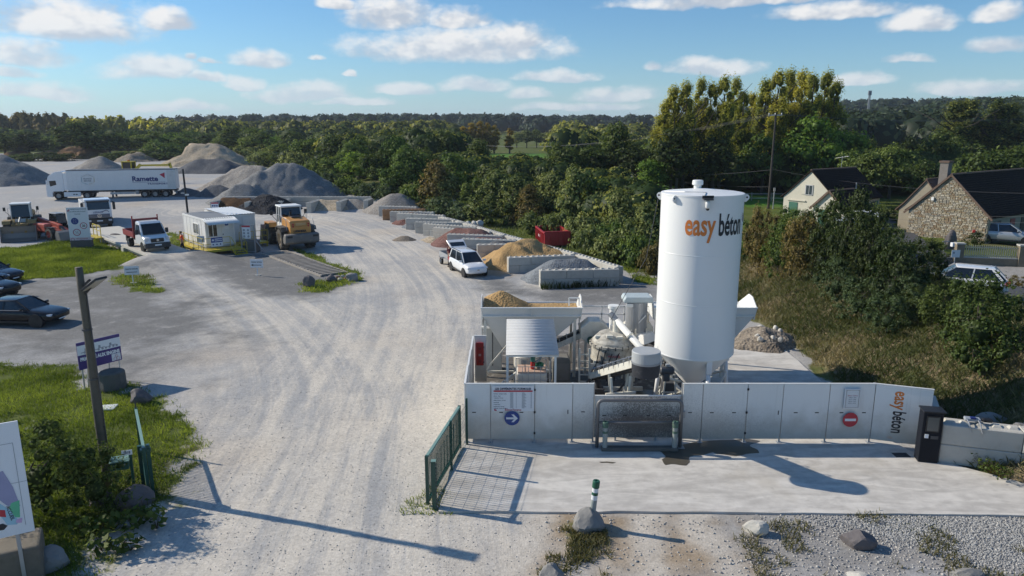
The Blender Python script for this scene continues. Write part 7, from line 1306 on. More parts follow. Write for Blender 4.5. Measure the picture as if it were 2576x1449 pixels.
for sg, x0, x1 in ((0, -.3, 1.6), (1, 3.5, 1.6)): MB().bar((x0, -.2, 1.78), (x1, -.2, 3.6), .06, .2).ob('verge_board', TILEB, AX)
# stone house
gs = G(2279, 592, 1.0); gs = Vector((gs.x, gs.y, 0)); SWd = 6.6; ST, sl = house('stone_house', 'rubble stone house with a long dark tiled roof', gs, SWd, 16, 2.35, 5.55, MORTAR, SLATE, 1.0)
eave, apex = 2.35, 5.55; rs = random.Random(4); stones = []; z = -.1
variants = []
for k in range(14):
    s = MB(); s.bx(-.5, .5, -.5, .5, -.5, .5); r_ = random.Random(k); s.v = [(x + r_.uniform(-.1, .1), y, zz + r_.uniform(-.12, .12)) if y < 0 else (x, y, zz) for x, y, zz in s.v]; s.v = [(x * (.86 if y < 0 else 1), y, zz * (.84 if y < 0 else 1)) for x, y, zz in s.v]; variants.append(s.mesh('stone'))
while z < apex - .25:
    hgt = rs.uniform(.10, .17); half = SWd / 2 if z + hgt < eave else SWd / 2 - (z + hgt - eave) / sl; x = SWd / 2 - half + .03
    while x < SWd / 2 + half - .12:
        w = min(rs.uniform(.15, .38), SWd / 2 + half - .03 - x)
        if w < .1: break
        stones.append((x + w / 2, z + hgt / 2, w - .02, hgt - .018)); x += w
    z += hgt
stones.sort(key=lambda q: -q[2] * q[3]); infill = MB()
for k, (x, zz, w, h) in enumerate(stones):
    if k < 290: o = link('stone', variants[k % 14], None, ST, (x, -.025, zz), 0); o.scale = (w, .09, h)
    else: s = 0; m = Matrix.Translation((x, -.02, zz)) @ Matrix.Diagonal((w, .08, h, 1)); me = variants[k % 14]; infill.add([v.co for v in me.vertices], [tuple(p.vertices) for p in me.polygons], m); continue
    if not o.data.materials: o.data.materials.append(STONES[0])
    o.material_slots[0].link = 'OBJECT'; o.material_slots[0].material = STONES[rs.randrange(5)]
io = infill.ob('small_stones', STONES[1], ST); io['kind'] = 'stuff'
for m_ in STONES[:1] + STONES[2:]: io.data.materials.append(m_)
io.data.polygons.foreach_set('material_index', np.repeat(RNG.integers(0, 5, len(io.data.polygons) // 6 + 1), 6)[:len(io.data.polygons)].astype(np.int32))
for x0, x1 in ((-.35, SWd / 2), (SWd + .35, SWd / 2)): MB().bar((x0, -.18, eave - .28), (x1, -.18, apex + .08), .08, .16).ob('verge_tiles', TILEB, ST)
MB().bx(1.4, 2.1, 1.7, 2.4, 3.2, 6.6).ob('chimney', M('chimney_grey', (.2, .18, .16), .9, var=.25, bump=.5), ST); MB().bx(1.32, 2.18, 1.62, 2.48, 6.55, 6.72).ob('chimney_cap', TILEB, ST); MB().box((2.0, -.12, 3.5), (.22, .2, .28)).ob('wall_lamp', WHITE, ST)
for y, w, m_ in ((1.0, 1.3, BLACK), (4.2, .9, DKRED), (6.4, 1.6, BLACK), (9.5, 1.2, BLACK)): MB().bx(SWd, SWd + .06, y, y + w, -.1, 1.9).ob('door', m_, ST, bev=.01)
w2 = house('rear_wing', 'brown tiled rear wing of the stone house', gs + rd * 1.6 - gd * 1.7, 4.4, 6, 2.2, 4.9, MORTAR, TILEB, 1.0)[0]
# standing stone, letter box, road sign, fence
p = G(2391, 628, 1.0); boulder('tall dark standing stone before the stone gable', (p.x, p.y, 1.0), (1.1, .7, 1.5), ROCKD, 70, name='standing_stone')
p = G(2397, 650, 1.0); t = T('letter_box', 'white letter box on a post by the stone gate pier', 'letter box', (p.x, p.y, 1.0)); MB().bx(-.04, .04, -.04, .04, 0, .9).ob('post', TARWOOD, t); MB().bx(-.25, .25, -.16, .16, .9, 1.2).ob('box', SIGNW, t, bev=.02)
p = G(2372, 646, 1.0); MB().bx(-.03, .03, -.03, .03, 0, 1.2).bx(-.2, .35, -.03, .03, 1.15, 1.22).ob('post_bracket', GREYS, loc=(p.x, p.y, 1.0), label='grey post with a bracket left of the letter box', cat='post')
p = G(2385, 690, 1.0); t = T('road_sign', 'small white rectangular road sign above the white car', 'sign', (p.x, p.y - .5, 1.0)); MB().bx(-.025, .025, -.02, .02, 0, 1.6).ob('post', GALV, t); pl = MB().bx(-.28, .28, -.035, -.02, 1.25, 1.75).ob('plate', SIGNW, t); MB().bx(-.2, -.08, -.04, -.036, 1.5, 1.62).ob('print', INKGREY, pl)
A, B = G(2418, 664, 1.0), G(2556, 669, 1.0); d = (B - A); L = d.length; t = T('railing_wall', 'low stone wall with a cream picket railing before the stone house', 'railing', (A.x, A.y, 1.0), math.atan2(d.y, d.x)); SM = M('wall_stone', (.22, .185, .13), .9, var=.35, sc=4, bump=.7, bsc=5)
MB().bx(0, L, -.15, .15, -.2, .5).ob('wall', SM, t); MB().bx(0, L, -.18, .18, .5, .56).ob('coping', CONC, t); PK = M('picket_cream', (.46, .42, .32), .7, dirt=.3)
for z in (.66, 1.25): MB().bx(0, L, -.02, .02, z - .025, z + .025).ob('rail', PK, t)
pk = MB().bx(-.03, .03, -.012, .012, .56, 1.36).add([(-.03, -.012, 1.36), (.03, -.012, 1.36), (.03, .012, 1.36), (-.03, .012, 1.36), (0, 0, 1.44)], [(0, 1, 4), (1, 2, 4), (2, 3, 4), (3, 0, 4)]).mesh('picket'); n = int(L / .14)
for k in range(n): link('picket', pk, PK, t, (L * (k + .5) / n, 0, 0))
for x, l in ((-.25, 'left'), (L + .25, 'right')): MB().bx(x - .25, x + .25, -.25, .25, -.2, 1.45).ob('pier', SM, t); MB().bx(x - .3, x + .3, -.3, .3, 1.45, 1.55).ob('pier_cap', CONC, t)
GT0 = T('driveway_gate', 'cream ornamental driveway gate at the right edge', 'gate', B + d.normalized() * .6, math.atan2(d.y, d.x)); MB().bx(0, 3, -.02, .02, .05, .6).ob('lower_panel', PK, GT0)
for k in range(16): MB().bx(.1 + k * .18, .13 + k * .18, -.015, .015, .6, 1.25 + .25 * math.cos((k - 8) / 5)).ob('bar', PK, GT0)
for z in (.62, 1.15): MB().bx(0, 3, -.02, .02, z, z + .05).ob('rail', PK, GT0)
# ================================================================ poles, wires, mast, shed, paddock fence
def upole(label, p, top, arms, mat=TARWOOD, r=.16):
    t = T('utility_pole', label, 'pole', p); MB().path([(0, 0, 0), (.05, 0, top)], r, 10, r2=r * .6).ob('post', mat, t)
    for z, w in arms:
        MB().bx(-w, w, -.05, .05, z - .05, z + .05).ob('crossarm', GALV, t)
        for x in (-w * .9, 0, w * .9): MB().lathe([(.05, z + .05), (.08, z + .12), (.05, z + .2), (.07, z + .28)], (x, 0, 0), n=8).ob('insulator', GALV, t)
    return t
p = G(1932, 530, 1.0); pb = Vector((p.x, p.y, 1.0)); th_ = AT(1944, 284, p.y).z - 1; upole('tall dark utility pole left of the rendered house', pb, th_, [(th_ - .25, .8)])
MB().tube((0, 0, 0), (0, 0, 2.3), .06).box((0, 0, 2.5), (.2, .2, .4)).ob('cable_riser', GALV, loc=(pb.x + .45, pb.y - .3, 1.0), label='grey cable riser with a white head beside the utility pole', cat='cable riser')
p2 = AT(1091, 396, 150); t2 = upole('distant pole with three insulators above the hedge trees', (p2.x, 150, ztf(p2.x, 150)), AT(1091, 342, 150).z - ztf(p2.x, 150), [(AT(1091, 352, 150).z - ztf(p2.x, 150), 1.2)], GALV, .14)
for x in (-.5, 0, .5): MB().box((x, 0, AT(1091, 342, 150).z - ztf(p2.x, 150)), (.32, .2, .45)).ob('transformer', SIGNW, t2)
def wire(label, a, b, sag, r=.007):
    a = Vector(a); b = Vector(b); pts = [a.lerp(b, k / 16) - Vector((0, 0, sag * (1 - (2 * k / 16 - 1) ** 2))) for k in range(17)]; o = MB().path([q - a for q in pts], r, 4).ob('overhead_wire', M('wire_grey', (.12, .12, .13), .6), loc=a, label=label, cat='wire')
topP = pb + Vector((0, 0, th_ - .1)); midP = pb + Vector((0, 0, AT(1938, 425, pb.y).z - 1))
for k, dx in enumerate((-.7, 0, .7)): wire('power line from the utility pole top to the right, ' + ['left strand', 'middle strand', 'right strand'][k], topP + Vector((dx, 0, 0)), AT(2620, 300 - 2 * k, 80), .5, .008); wire('power line from the utility pole top to the distant pole, ' + ['left strand', 'middle strand', 'right strand'][k], topP + Vector((dx, 0, 0)), Vector((p2.x + dx * 1.4, 150, AT(1091, 350, 150).z)), 2.5, .011)
wire('phone line crossing before the stone house roof', midP, AT(2620, 487, 55), .6); wire('lower phone line running left from the pole', midP + Vector((0, 0, -.1)), AT(1380, 412, 120), 1.2, .013); wire('low line above the rendered house eaves', AT(1940, 505, pb.y), AT(2620, 545, 52), .5); wire('second low line above the eaves', AT(1940, 515, pb.y), AT(2620, 560, 52), .6)
wire('thin line left of the silo over the brambles', AT(1940, 470, pb.y), AT(1560, 425, 120), .8, .013)
p = AT(2182, 295, 420); t = T('radio_mast', 'thin lattice radio mast on the skyline', 'mast', (p.x, 420, ztf(p.x, 420))); ht = AT(2187, 228, 420).z - ztf(p.x, 420); s = MB()
for k in range(3): a = 2.1 * k; MB().tube((.7 * math.cos(a), .7 * math.sin(a), 0), (.45 * math.cos(a), .45 * math.sin(a), ht), .2, n=4).ob('chord', GREYS, t)
for k in range(18): s.bar((.6 * math.cos(k * 2.1), .6 * math.sin(k * 2.1), ht * k / 18), (.55 * math.cos((k + 1) * 2.1), .55 * math.sin((k + 1) * 2.1), ht * (k + 1) / 18), .1, .1)
s.ob('lattice', GREYS, t); [MB().bx(-.9 + .7 * k, -.5 + .7 * k, -.3, .3, ht - 2.5, ht).ob('antenna_panel', GREYS, t) for k in range(3)]
p = AT(1503, 445, 125); t = T('field_shed', 'small white field shed in the paddock', 'shed', (p.x, 125, ztf(p.x, 125))); MB().bx(-1, 1, -1, 1, 0, 1.6).ob('wall', SIGNW, t); MB().prism([(-1.15, 1.6), (1.15, 1.6), (1.1, 1.75), (-1.1, 2.0)], -1.15, 1.15).ob('roof', GALV, t)
t = T('paddock_fence', 'white tape paddock fence behind the silo', 'fence', (0, 0, 0)); PP = [(1560, 449), (1620, 455), (1660, 470), (1700, 490), (1890, 500), (1990, 500)]; W3 = [G(u, v + 10, 1.0) for u, v in PP]
for a, b in zip(W3[:-1], W3[1:]):
    n = max(2, int((b - a).length / 4))
    for k in range(n): q = a.lerp(b, k / n); MB().bx(q.x - .05, q.x + .05, q.y - .05, q.y + .05, ztf(q.x, q.y) - .2, 2.3).ob('post', SLEEP, t)
    for z in (1.6, 2.15): MB().tube((a.x, a.y, z), (b.x, b.y, z), .025, n=4).ob('tape', SIGNW, t)
p = AT(968, 333, 620); t = T('far_farmhouse', 'tiny pale farmhouse on the far hillside', 'house', (p.x, 620, p.z - 3), .2); MB().bx(-9, 9, -3, 3, 0, 3).ob('wall', PLASTER, t); MB().prism([(-3.4, 3), (3.4, 3), (0, 6)], -9.2, 9.2, m=Matrix.Rotation(math.pi / 2, 4, 'Z')).ob('roof', M('far_roof', (.3, .27, .26), .8), t)
p = AT(1607, 320, 640); t = T('far_cottage', 'tiny red roofed cottage below the far wood', 'house', (p.x, 640, p.z - 3), -.1); MB().bx(-6, 6, -3, 3, 0, 3).ob('wall', PLASTER, t); MB().prism([(-3.4, 3), (3.4, 3), (0, 5.5)], -6.2, 6.2, m=Matrix.Rotation(math.pi / 2, 4, 'Z')).ob('roof', M('far_red_roof', (.3, .12, .07), .8), t)
# ================================================================ vegetation
def gzi(x, y):
    x = np.atleast_1d(np.asarray(x, float)); y = np.atleast_1d(np.asarray(y, float)); i = np.clip(np.searchsorted(xs, x) - 1, 0, nx - 2); j = np.clip(np.searchsorted(ys, y) - 1, 0, ny - 2)
    fx_ = (x - xs[i]) / (xs[i + 1] - xs[i]); fy_ = (y - ys[j]) / (ys[j + 1] - ys[j])
    return (GZ[j, i] * (1 - fx_) + GZ[j, i + 1] * fx_) * (1 - fy_) + (GZ[j + 1, i] * (1 - fx_) + GZ[j + 1, i + 1] * fx_) * fy_
def unit(v): return v / (np.linalg.norm(v, axis=1, keepdims=True) + 1e-9)
def quads(C, Nn, sz, asp=.6, rng=RNG):      # leaf shaped quads round centres C facing Nn
    r = rng.normal(size=C.shape); u = unit(np.cross(Nn, r)); v = np.cross(Nn, u); s = sz[:, None]; fold = Nn * s * .25
    V = np.stack([C - u * s, C + v * s * asp - fold, C + u * s, C - v * s * asp - fold], 1).reshape(-1, 3); return V, np.arange(len(V), dtype=np.int32).reshape(-1, 4)
def uvball(c, r, n=10, m=6):
    V = []; Fc = []
    for j in range(m + 1):
        for i in range(n): th, ph = math.pi * j / m, 2 * math.pi * i / n; V.append((c[0] + r[0] * math.sin(th) * math.cos(ph), c[1] + r[1] * math.sin(th) * math.sin(ph), c[2] + r[2] * math.cos(th)))
    for j in range(m):
        for i in range(n): Fc.append((j * n + i, j * n + (i + 1) % n, (j + 1) * n + (i + 1) % n, (j + 1) * n + i))
    return np.array(V), np.array(Fc, np.int32)
def crown(name, clumps, per, leaf, seed, core=.5, droop=0.0, out=1.2):
    """clumps: (x,y,z,rx,ry,rz) masses; leaves gather near the surface of each"""
    rng = np.random.default_rng(seed); Vs, Fs, Ts = [], [], []; base = 0
    for cx_, cy_, cz, rx, ry, rz_ in clumps:
        n = max(20, int(per * (rx * ry + rx * rz_ + ry * rz_) / 3)); d = unit(rng.normal(size=(n, 3))); d[:, 2] = np.where(d[:, 2] < -.4, -d[:, 2] * .6, d[:, 2]); d = unit(d)
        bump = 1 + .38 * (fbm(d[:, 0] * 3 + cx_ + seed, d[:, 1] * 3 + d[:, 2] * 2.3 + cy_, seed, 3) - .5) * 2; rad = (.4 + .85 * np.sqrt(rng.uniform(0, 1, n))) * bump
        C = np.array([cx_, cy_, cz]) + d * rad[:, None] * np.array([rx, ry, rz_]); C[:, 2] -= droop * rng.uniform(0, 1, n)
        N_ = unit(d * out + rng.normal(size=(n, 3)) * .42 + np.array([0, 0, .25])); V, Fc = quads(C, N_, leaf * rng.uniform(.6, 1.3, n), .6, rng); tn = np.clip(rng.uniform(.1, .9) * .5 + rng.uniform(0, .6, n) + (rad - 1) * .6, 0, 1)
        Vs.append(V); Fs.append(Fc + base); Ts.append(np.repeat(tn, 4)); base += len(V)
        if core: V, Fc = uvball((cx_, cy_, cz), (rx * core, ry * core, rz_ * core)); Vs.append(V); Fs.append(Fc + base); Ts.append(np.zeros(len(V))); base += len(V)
    return fast_mesh(name, np.concatenate(Vs), np.concatenate(Fs), {'tint': ('FLOAT', np.concatenate(Ts))})
def trunk_mesh(h, r, limbs, seed):
    rr = random.Random(seed); s = MB(); pts = [(rr.uniform(-.1, .1) * k * .4, rr.uniform(-.1, .1) * k * .4, h * k / 5) for k in range(6)]; s.path(pts, r, 8, r2=r * .35)
    for k in range(limbs): z = h * rr.uniform(.35, .85); a = rr.uniform(0, 6.28); l = h * rr.uniform(.2, .38); s.path([(0, 0, z), (l * .5 * math.cos(a), l * .5 * math.sin(a), z + l * .35), (l * math.cos(a), l * math.sin(a), z + l * .9)], r * .4, 6, r2=r * .1)
    return s.mesh('trunk')
PROTO = {}
def proto_broad(i):
    rr = random.Random(100 + i); cl = []
    for k in range(30):
        d = Vector((rr.gauss(0, 1), rr.gauss(0, 1), rr.gauss(0, .9))).normalized(); q = rr.uniform(.5, .92); r = rr.uniform(.9, 1.6); z = 6.0 + d.z * 3.6 * q
        cl.append((d.x * 3.4 * q, d.y * 3.4 * q, max(z, 2.0), r, r, r * .85))
    cl += [(0, 0, 5.6, 2.6, 2.6, 3.0)]
    return crown('crown', cl, 46, .24, 200 + i), trunk_mesh(7.5, .28, 6, i), 10.4, 8.6
def proto_pop(i):
    rr = random.Random(300 + i); cl = []; H = 20.
    for k in range(44): z = rr.uniform(.1, 1) ; w = 2.1 * (1 - max(0, z - .72) / .28 * .85) * min(1, .35 + z * 1.6); a = rr.uniform(0, 6.28); q = rr.uniform(.3, .9); r = rr.uniform(.55, .95); cl.append((w * q * math.cos(a), w * q * math.sin(a), 1.5 + z * (H - 2.4), r, r, r * 1.9))
    cl.append((0, 0, H * .5, 1.2, 1.2, H * .36)); return crown('crown', cl, 130, .15, 400 + i, core=.6), trunk_mesh(H * .85, .3, 5, i), H, 4.6
def proto_mound(i):
    rr = random.Random(500 + i); cl = [(0, 0, .6, 2.4, 2.4, 1.5)]
    for k in range(22): a = rr.uniform(0, 6.28); q = rr.uniform(.15, .95) * 2.6; r = rr.uniform(.55, 1.0); cl.append((q * math.cos(a), q * math.sin(a), max(.3, 2.0 * (1 - (q / 3.2) ** 2) + rr.uniform(-.4, .3)), r, r, r * .8))
    return crown('crown', cl, 80, .15, 600 + i), trunk_mesh(1.6, .1, 4, i), 2.9, 6.4
def proto_ivy(i):
    rr = random.Random(700 + i); cl = [(0, 0, 2.8, 1.7, 1.7, 2.6)]
    for k in range(32): z = rr.uniform(.2, 6.2); w = 2.3 * (1 - (max(0, z - 2.5) / 4.6) ** 1.6); a = rr.uniform(0, 6.28); q = rr.uniform(.5, 1) * w; r = rr.uniform(.5, .95); cl.append((q * math.cos(a), q * math.sin(a), z, r, r, r * 1.15))
    return crown('crown', cl, 70, .17, 800 + i, droop=.35), trunk_mesh(5.0, .2, 4, i), 7.0, 5.8
def proto_shrub(i):
    rr = random.Random(900 + i); cl = [(0, 0, 1.2, 1.2, 1.2, 1.3)]
    for k in range(60): z = rr.uniform(.1, 3.1); w = 1.75 * math.sqrt(max(.06, 1 - ((z - 1.3) / 2.1) ** 2)); a = rr.uniform(0, 6.28); q = rr.uniform(.4, 1) * w; r = rr.uniform(.16, .5); cl.append((q * math.cos(a), q * math.sin(a), z, r, r * rr.uniform(.7, 1.2), r * rr.uniform(.7, 1.2)))
    return crown('crown', cl, 420, .062, 1000 + i, core=.4), trunk_mesh(2.2, .07, 6, i), 3.25, 4.3
for kd, fn, n in (('b', proto_broad, 4), ('p', proto_pop, 3), ('m', proto_mound, 3), ('i', proto_ivy, 3), ('s', proto_shrub, 3)): PROTO[kd] = [fn(i) for i in range(n)]
CN = {}
def plant(name, label, cat, loc, H, W, kind, mat, group=None, idx=None, trunk=True):
    k = random.randrange(len(PROTO[kind])) if idx is None else idx; cm, tm, h0, w0 = PROTO[kind][k]
    t = T(name, label, cat, (loc[0], loc[1], float(gzi(loc[0], loc[1])[0]) - .1), random.uniform(0, 6.28), group); t.scale = (W / w0, W / w0, H / h0)
    key = (kind, k, mat.name)
    if key not in CN: m2 = cm.copy(); m2.materials.clear(); m2.materials.append(mat); CN[key] = m2
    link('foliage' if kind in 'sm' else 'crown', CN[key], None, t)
    if trunk: link('stem' if kind in 'sm' else 'trunk', tm, BARK, t)
    return t
def px_tree(name, label, cat, u, vb, vt, wpx, kind, mat, group=None, zb=None):
    p = G(u, vb); m = PXM(p); H = AT(u, vt, p.y).z - p.z; return plant(name, label, cat, p, max(H, .8), wpx / m, kind, mat, group)
TREES = [  # far left
 (15,396,325,120,'b',L_OAK),(75,396,330,110,'b',L_DARK),(112,394,338,80,'b',L_MID),(215,398,300,165,'b',L_OAK),(278,398,322,115,'b',L_OAK),(325,394,320,90,'b',L_MID),(375,396,322,110,'b',L_MID),(425,394,326,95,'b',L_BRIGHT),(462,396,342,85,'b',L_MID),
 (487,388,318,90,'b',L_MID),(522,392,332,85,'b',L_OAK),(562,396,340,85,'b',L_MID),(592,398,313,95,'b',L_OAK),(642,402,318,100,'b',L_MID),(692,402,332,105,'b',L_BRIGHT),(742,406,325,95,'b',L_OAK),(702,422,356,95,'b',L_MID),(785,424,332,115,'b',L_MID),(842,434,332,110,'b',L_OAK),
 (900,452,328,110,'b',L_MID),(850,462,374,110,'b',L_MID),(905,472,378,115,'b',L_BRIGHT),(960,484,356,115,'b',L_OAK),(1003,484,330,95,'b',L_MID),(1040,498,346,115,'b',L_MID),(1000,508,405,105,'b',L_MID),(1150,520,380,125,'b',L_MID),(1072,480,355,90,'b',L_OAK),(1205,450,342,85,'b',L_OAK),(1120,440,322,85,'b',L_OAK),(1060,430,330,80,'b',L_MID),
 (1420,470,345,125,'b',L_OAK),(1500,470,350,125,'b',L_OAK),(1548,470,298,115,'b',L_OAK),(1600,480,345,125,'b',L_DARK),(1640,490,385,105,'b',L_BRIGHT),(1700,492,312,150,'b',L_DARK),(1790,492,330,160,'b',L_DARK),(1852,480,340,110,'b',L_OAK),(1915,490,330,120,'b',L_MID),(2040,492,285,165,'b',L_BRIGHT),(2105,482,292,150,'b',L_BRIGHT),(1960,470,300,120,'b',L_OAK),
 (2140,510,352,110,'b',L_MID),(2175,520,372,130,'b',L_OAK),(2235,500,345,130,'b',L_MID),(2295,520,385,130,'b',L_OAK),(2345,480,322,120,'b',L_OAK),(2455,522,352,150,'b',L_OAK),(2565,505,332,150,'b',L_OAK),(2385,522,402,110,'b',L_MID),(2525,525,385,130,'b',L_OAK),(2150,470,310,100,'b',L_OAK),(2260,470,330,110,'b',L_DARK),(2410,470,325,120,'b',L_OAK)]
ADJ = {'L_OAK': 'dark green', }
def cname(m): return {'leaf_oak': 'dark green', 'leaf_dark': 'very dark green', 'leaf_mid': 'mid green', 'leaf_bright': 'light green', 'leaf_ivy': 'pale ivy', 'leaf_poplar': 'yellow green', 'leaf_yellow': 'golden yellow', 'leaf_brown': 'brownish', 'leaf_bluish': 'bluish green', 'leaf_near_wood': 'olive green'}[m.name]
ORD = ['leftmost', 'second from the left', 'third from the left', 'fourth from the left', 'fifth from the left', 'sixth from the left', 'seventh from the left', 'eighth from the left', 'ninth from the left', 'tenth from the left', 'eleventh from the left', 'twelfth from the left']
OC = {}
def nth(key): OC[key] = OC.get(key, -1) + 1; return ORD[min(OC[key], 11)]
for u, vb, vt, w, kd, m in sorted(TREES, key=lambda q: q[0]):
    where = 'at the far left behind the earth mounds' if u < 470 else 'in the belt behind the grey heaps' if u < 860 else 'in the hedge belt beyond the stock bays' if u < 1300 else 'in the wood left of the poplars' if u < 1660 else 'at the foot of the poplars' if u < 2120 else 'on the slope behind the houses'
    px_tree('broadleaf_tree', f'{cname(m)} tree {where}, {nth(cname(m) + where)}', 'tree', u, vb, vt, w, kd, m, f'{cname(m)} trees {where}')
for i, (u, vt) in enumerate(((1662, 255), (1686, 214), (1716, 202), (1746, 194), (1776, 206), (1806, 190), (1831, 194), (1856, 226))): px_tree('poplar_tree', 'tall yellow green poplar behind the silo, ' + ORD[i] + ' in the left clump', 'tree', u, 480 + (i % 3) * 3, vt, 66, 'p', L_POP, 'left poplar clump')
for i, (u, vt) in enumerate(((1882, 232), (1908, 196), (1936, 176), (1964, 170), (1994, 174), (2024, 184), (2052, 178), (2076, 202))): px_tree('poplar_tree', 'tall yellow green poplar behind the utility pole, ' + ORD[i] + ' in the right clump', 'tree', u, 476 + (i % 3) * 3, vt, 68, 'p', L_POP, 'right poplar clump')
for i, (u, vt, w) in enumerate(((2402, 252, 70), (2432, 248, 72), (2475, 300, 75), (2505, 246, 76), (2540, 258, 78))): p = AT(u, 300, 140); plant('poplar_tree', 'green poplar on the slope above the stone house, ' + ORD[i], 'tree', p, AT(u, vt, 140).z - ztf(p.x, 140), w * 1.35 / PXM((p.x, 140, 10)), 'p', L_NEAR, 'poplars above the stone house')
for u, vt in ((1168, 318), (1186, 308), (1208, 305), (1228, 308), (1243, 316), (1282, 322)): px_tree('poplar_tree', 'golden yellow poplar in the middle distance, ' + nth('gold'), 'tree', u, 386, vt, 34, 'p', L_YEL, 'golden poplars in the middle distance')
for u, vt in ((1300, 330), (1325, 325), (1350, 322), (1375, 325), (1400, 328), (1425, 334)): px_tree('willow_tree', 'pale green willow below the far wood, ' + nth('wil'), 'tree', u, 372, vt, 46, 'b', L_IVY, 'pale willows below the far wood')
MND = [(385,402,372,210,'m',L_OAK),(410,400,348,130,'m',L_MID),(60,405,385,140,'m',L_OAK),(140,404,380,150,'m',L_DARK),(300,404,378,130,'m',L_OAK),(610,412,362,95,'m',L_IVY),(662,418,374,90,'m',L_IVY),(745,432,372,110,'m',L_IVY),(800,448,395,110,'m',L_MID),(830,470,425,100,'m',L_BLUE),(880,488,440,95,'m',L_MID),(930,498,450,110,'m',L_BLUE),(985,512,455,110,'m',L_BLUE),(1040,522,452,110,'m',L_MID),(1095,528,398,115,'i',L_BROWN),(1110,545,490,120,'m',L_BLUE),(1165,558,500,120,'m',L_BLUE),
 (1245,545,418,115,'i',L_IVY),(1215,565,470,110,'i',L_IVY),(1290,560,440,110,'i',L_IVY),(1330,570,462,110,'i',L_BROWN),(1380,560,430,95,'i',L_IVY),(1442,580,408,125,'i',L_IVY),(1500,570,438,125,'i',L_MID),(1345,590,525,120,'m',L_IVY),(1405,600,520,120,'m',L_IVY),(1470,612,530,140,'m',L_IVY),(1562,610,472,115,'i',L_IVY),(1540,630,545,120,'m',L_MID),(1622,640,500,120,'i',L_IVY),(1600,672,575,130,'m',L_MID),(1560,650,590,120,'m',L_WEED),(1640,690,600,90,'m',L_BROWN),(1480,640,560,110,'m',L_IVY),(1530,660,580,120,'m',L_IVY),(1590,640,540,120,'m',L_IVY),(1360,545,470,110,'i',L_IVY),(1190,540,440,100,'i',L_MID),(1125,530,430,100,'i',L_IVY)]
for u, vb, vt, w, kd, m in sorted(MND, key=lambda q: q[0]):
    where = 'by the earth mounds at the far left' if u < 470 else 'behind the grey heaps' if u < 860 else 'along the track beyond the far bays' if u < 1200 else 'behind the red gravel bays' if u < 1360 else 'around the red skip' if u < 1530 else 'on the bank left of the silo'
    kn = 'ivy_tree' if kd == 'i' else 'bramble_mound'; cn_ = cname(m) if m is not L_WEED else 'fresh green'
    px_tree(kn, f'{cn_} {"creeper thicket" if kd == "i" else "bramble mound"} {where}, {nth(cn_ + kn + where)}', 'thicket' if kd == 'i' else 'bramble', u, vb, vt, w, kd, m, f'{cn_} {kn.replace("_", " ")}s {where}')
for u, vb, vt, w, m, l in ((2120, 700, 478, 165, L_DARK, 'tall dark shrub before the rendered house'), (2185, 720, 520, 130, L_DARK, 'dark shrub at the right of the tallest one'), (2010, 700, 545, 130, L_BROWN, 'brownish shrub on the bank right of the silo'), (1905, 690, 520, 95, L_BROWN, 'thin russet shrub against the silo edge'), (1955, 690, 560, 110, L_MID, 'mid green shrub between the russet ones'), (2100, 760, 650, 130, L_BLUE, 'bluish green shrub low on the bank'), (2240, 800, 600, 190, L_DARK, 'broad dark shrub in the middle of the bank'), (2165, 800, 690, 160, L_BLUE, 'low bluish shrub before the broad dark one'), (2315, 740, 605, 140, L_DARK, 'dark shrub right of the broad one'), (2445, 915, 684, 265, L_OAK, 'big round green bush at the right of the bank'), (2262, 560, 520, 90, L_WEED, 'yellowish shrub between the two houses'), (2450, 622, 585, 70, L_DARK, 'small dark shrub by the silver car'), (2320, 800, 720, 110, L_OAK, 'small green shrub left of the big round bush'), (2275, 575, 530, 60, L_MID, 'narrow shrub beside the stone gable'), (2560, 720, 690, 60, L_BROWN, 'low reddish hedge by the driveway'), (2075, 545, 505, 90, L_MID, 'shrub at the gable of the rendered house'), (1990, 610, 522, 130, L_MID, 'shrub hiding the foot of the rendered gable'), (2060, 640, 515, 120, L_OAK, 'dark shrub before the annex')):
    px_tree('bank_shrub', l, 'shrub', u, vb, vt, w, 's', m)
for u, vb, vt, w, m in ((1885, 650, 555, 100, L_MID), (1930, 640, 540, 110, L_BROWN), (1990, 640, 540, 120, L_MID), (2045, 640, 530, 130, L_DARK), (2065, 700, 570, 130, L_DARK), (2110, 640, 520, 130, L_DARK), (2165, 620, 500, 130, L_OAK), (2165, 700, 570, 150, L_DARK), (2215, 660, 560, 130, L_OAK), (2260, 720, 610, 150, L_DARK), (2290, 800, 690, 140, L_BLUE), (2230, 840, 740, 150, L_BLUE), (2360, 830, 720, 130, L_OAK), (2500, 860, 720, 160, L_OAK), (2350, 660, 610, 90, L_OAK)): px_tree('bank_shrub', f'{cname(m)} shrub filling the bank thicket, {nth("bank" + m.name)}', 'shrub', u, vb, vt, w, 's', m, 'shrubs of the bank thicket')
for x, y, H, W, l in ((-13.3, 18.7, 2.9, 3.7, 'large dark bush beside the site plan board'), (-11.9, 18.9, 2.0, 2.6, 'dark bush beside the left gate post'), (-13.6, 17.0, 1.9, 3.0, 'shaded bush right behind the site plan board')): plant('gate_bush', l, 'bush', (x, y, 0), H, W, 's', L_OAK)
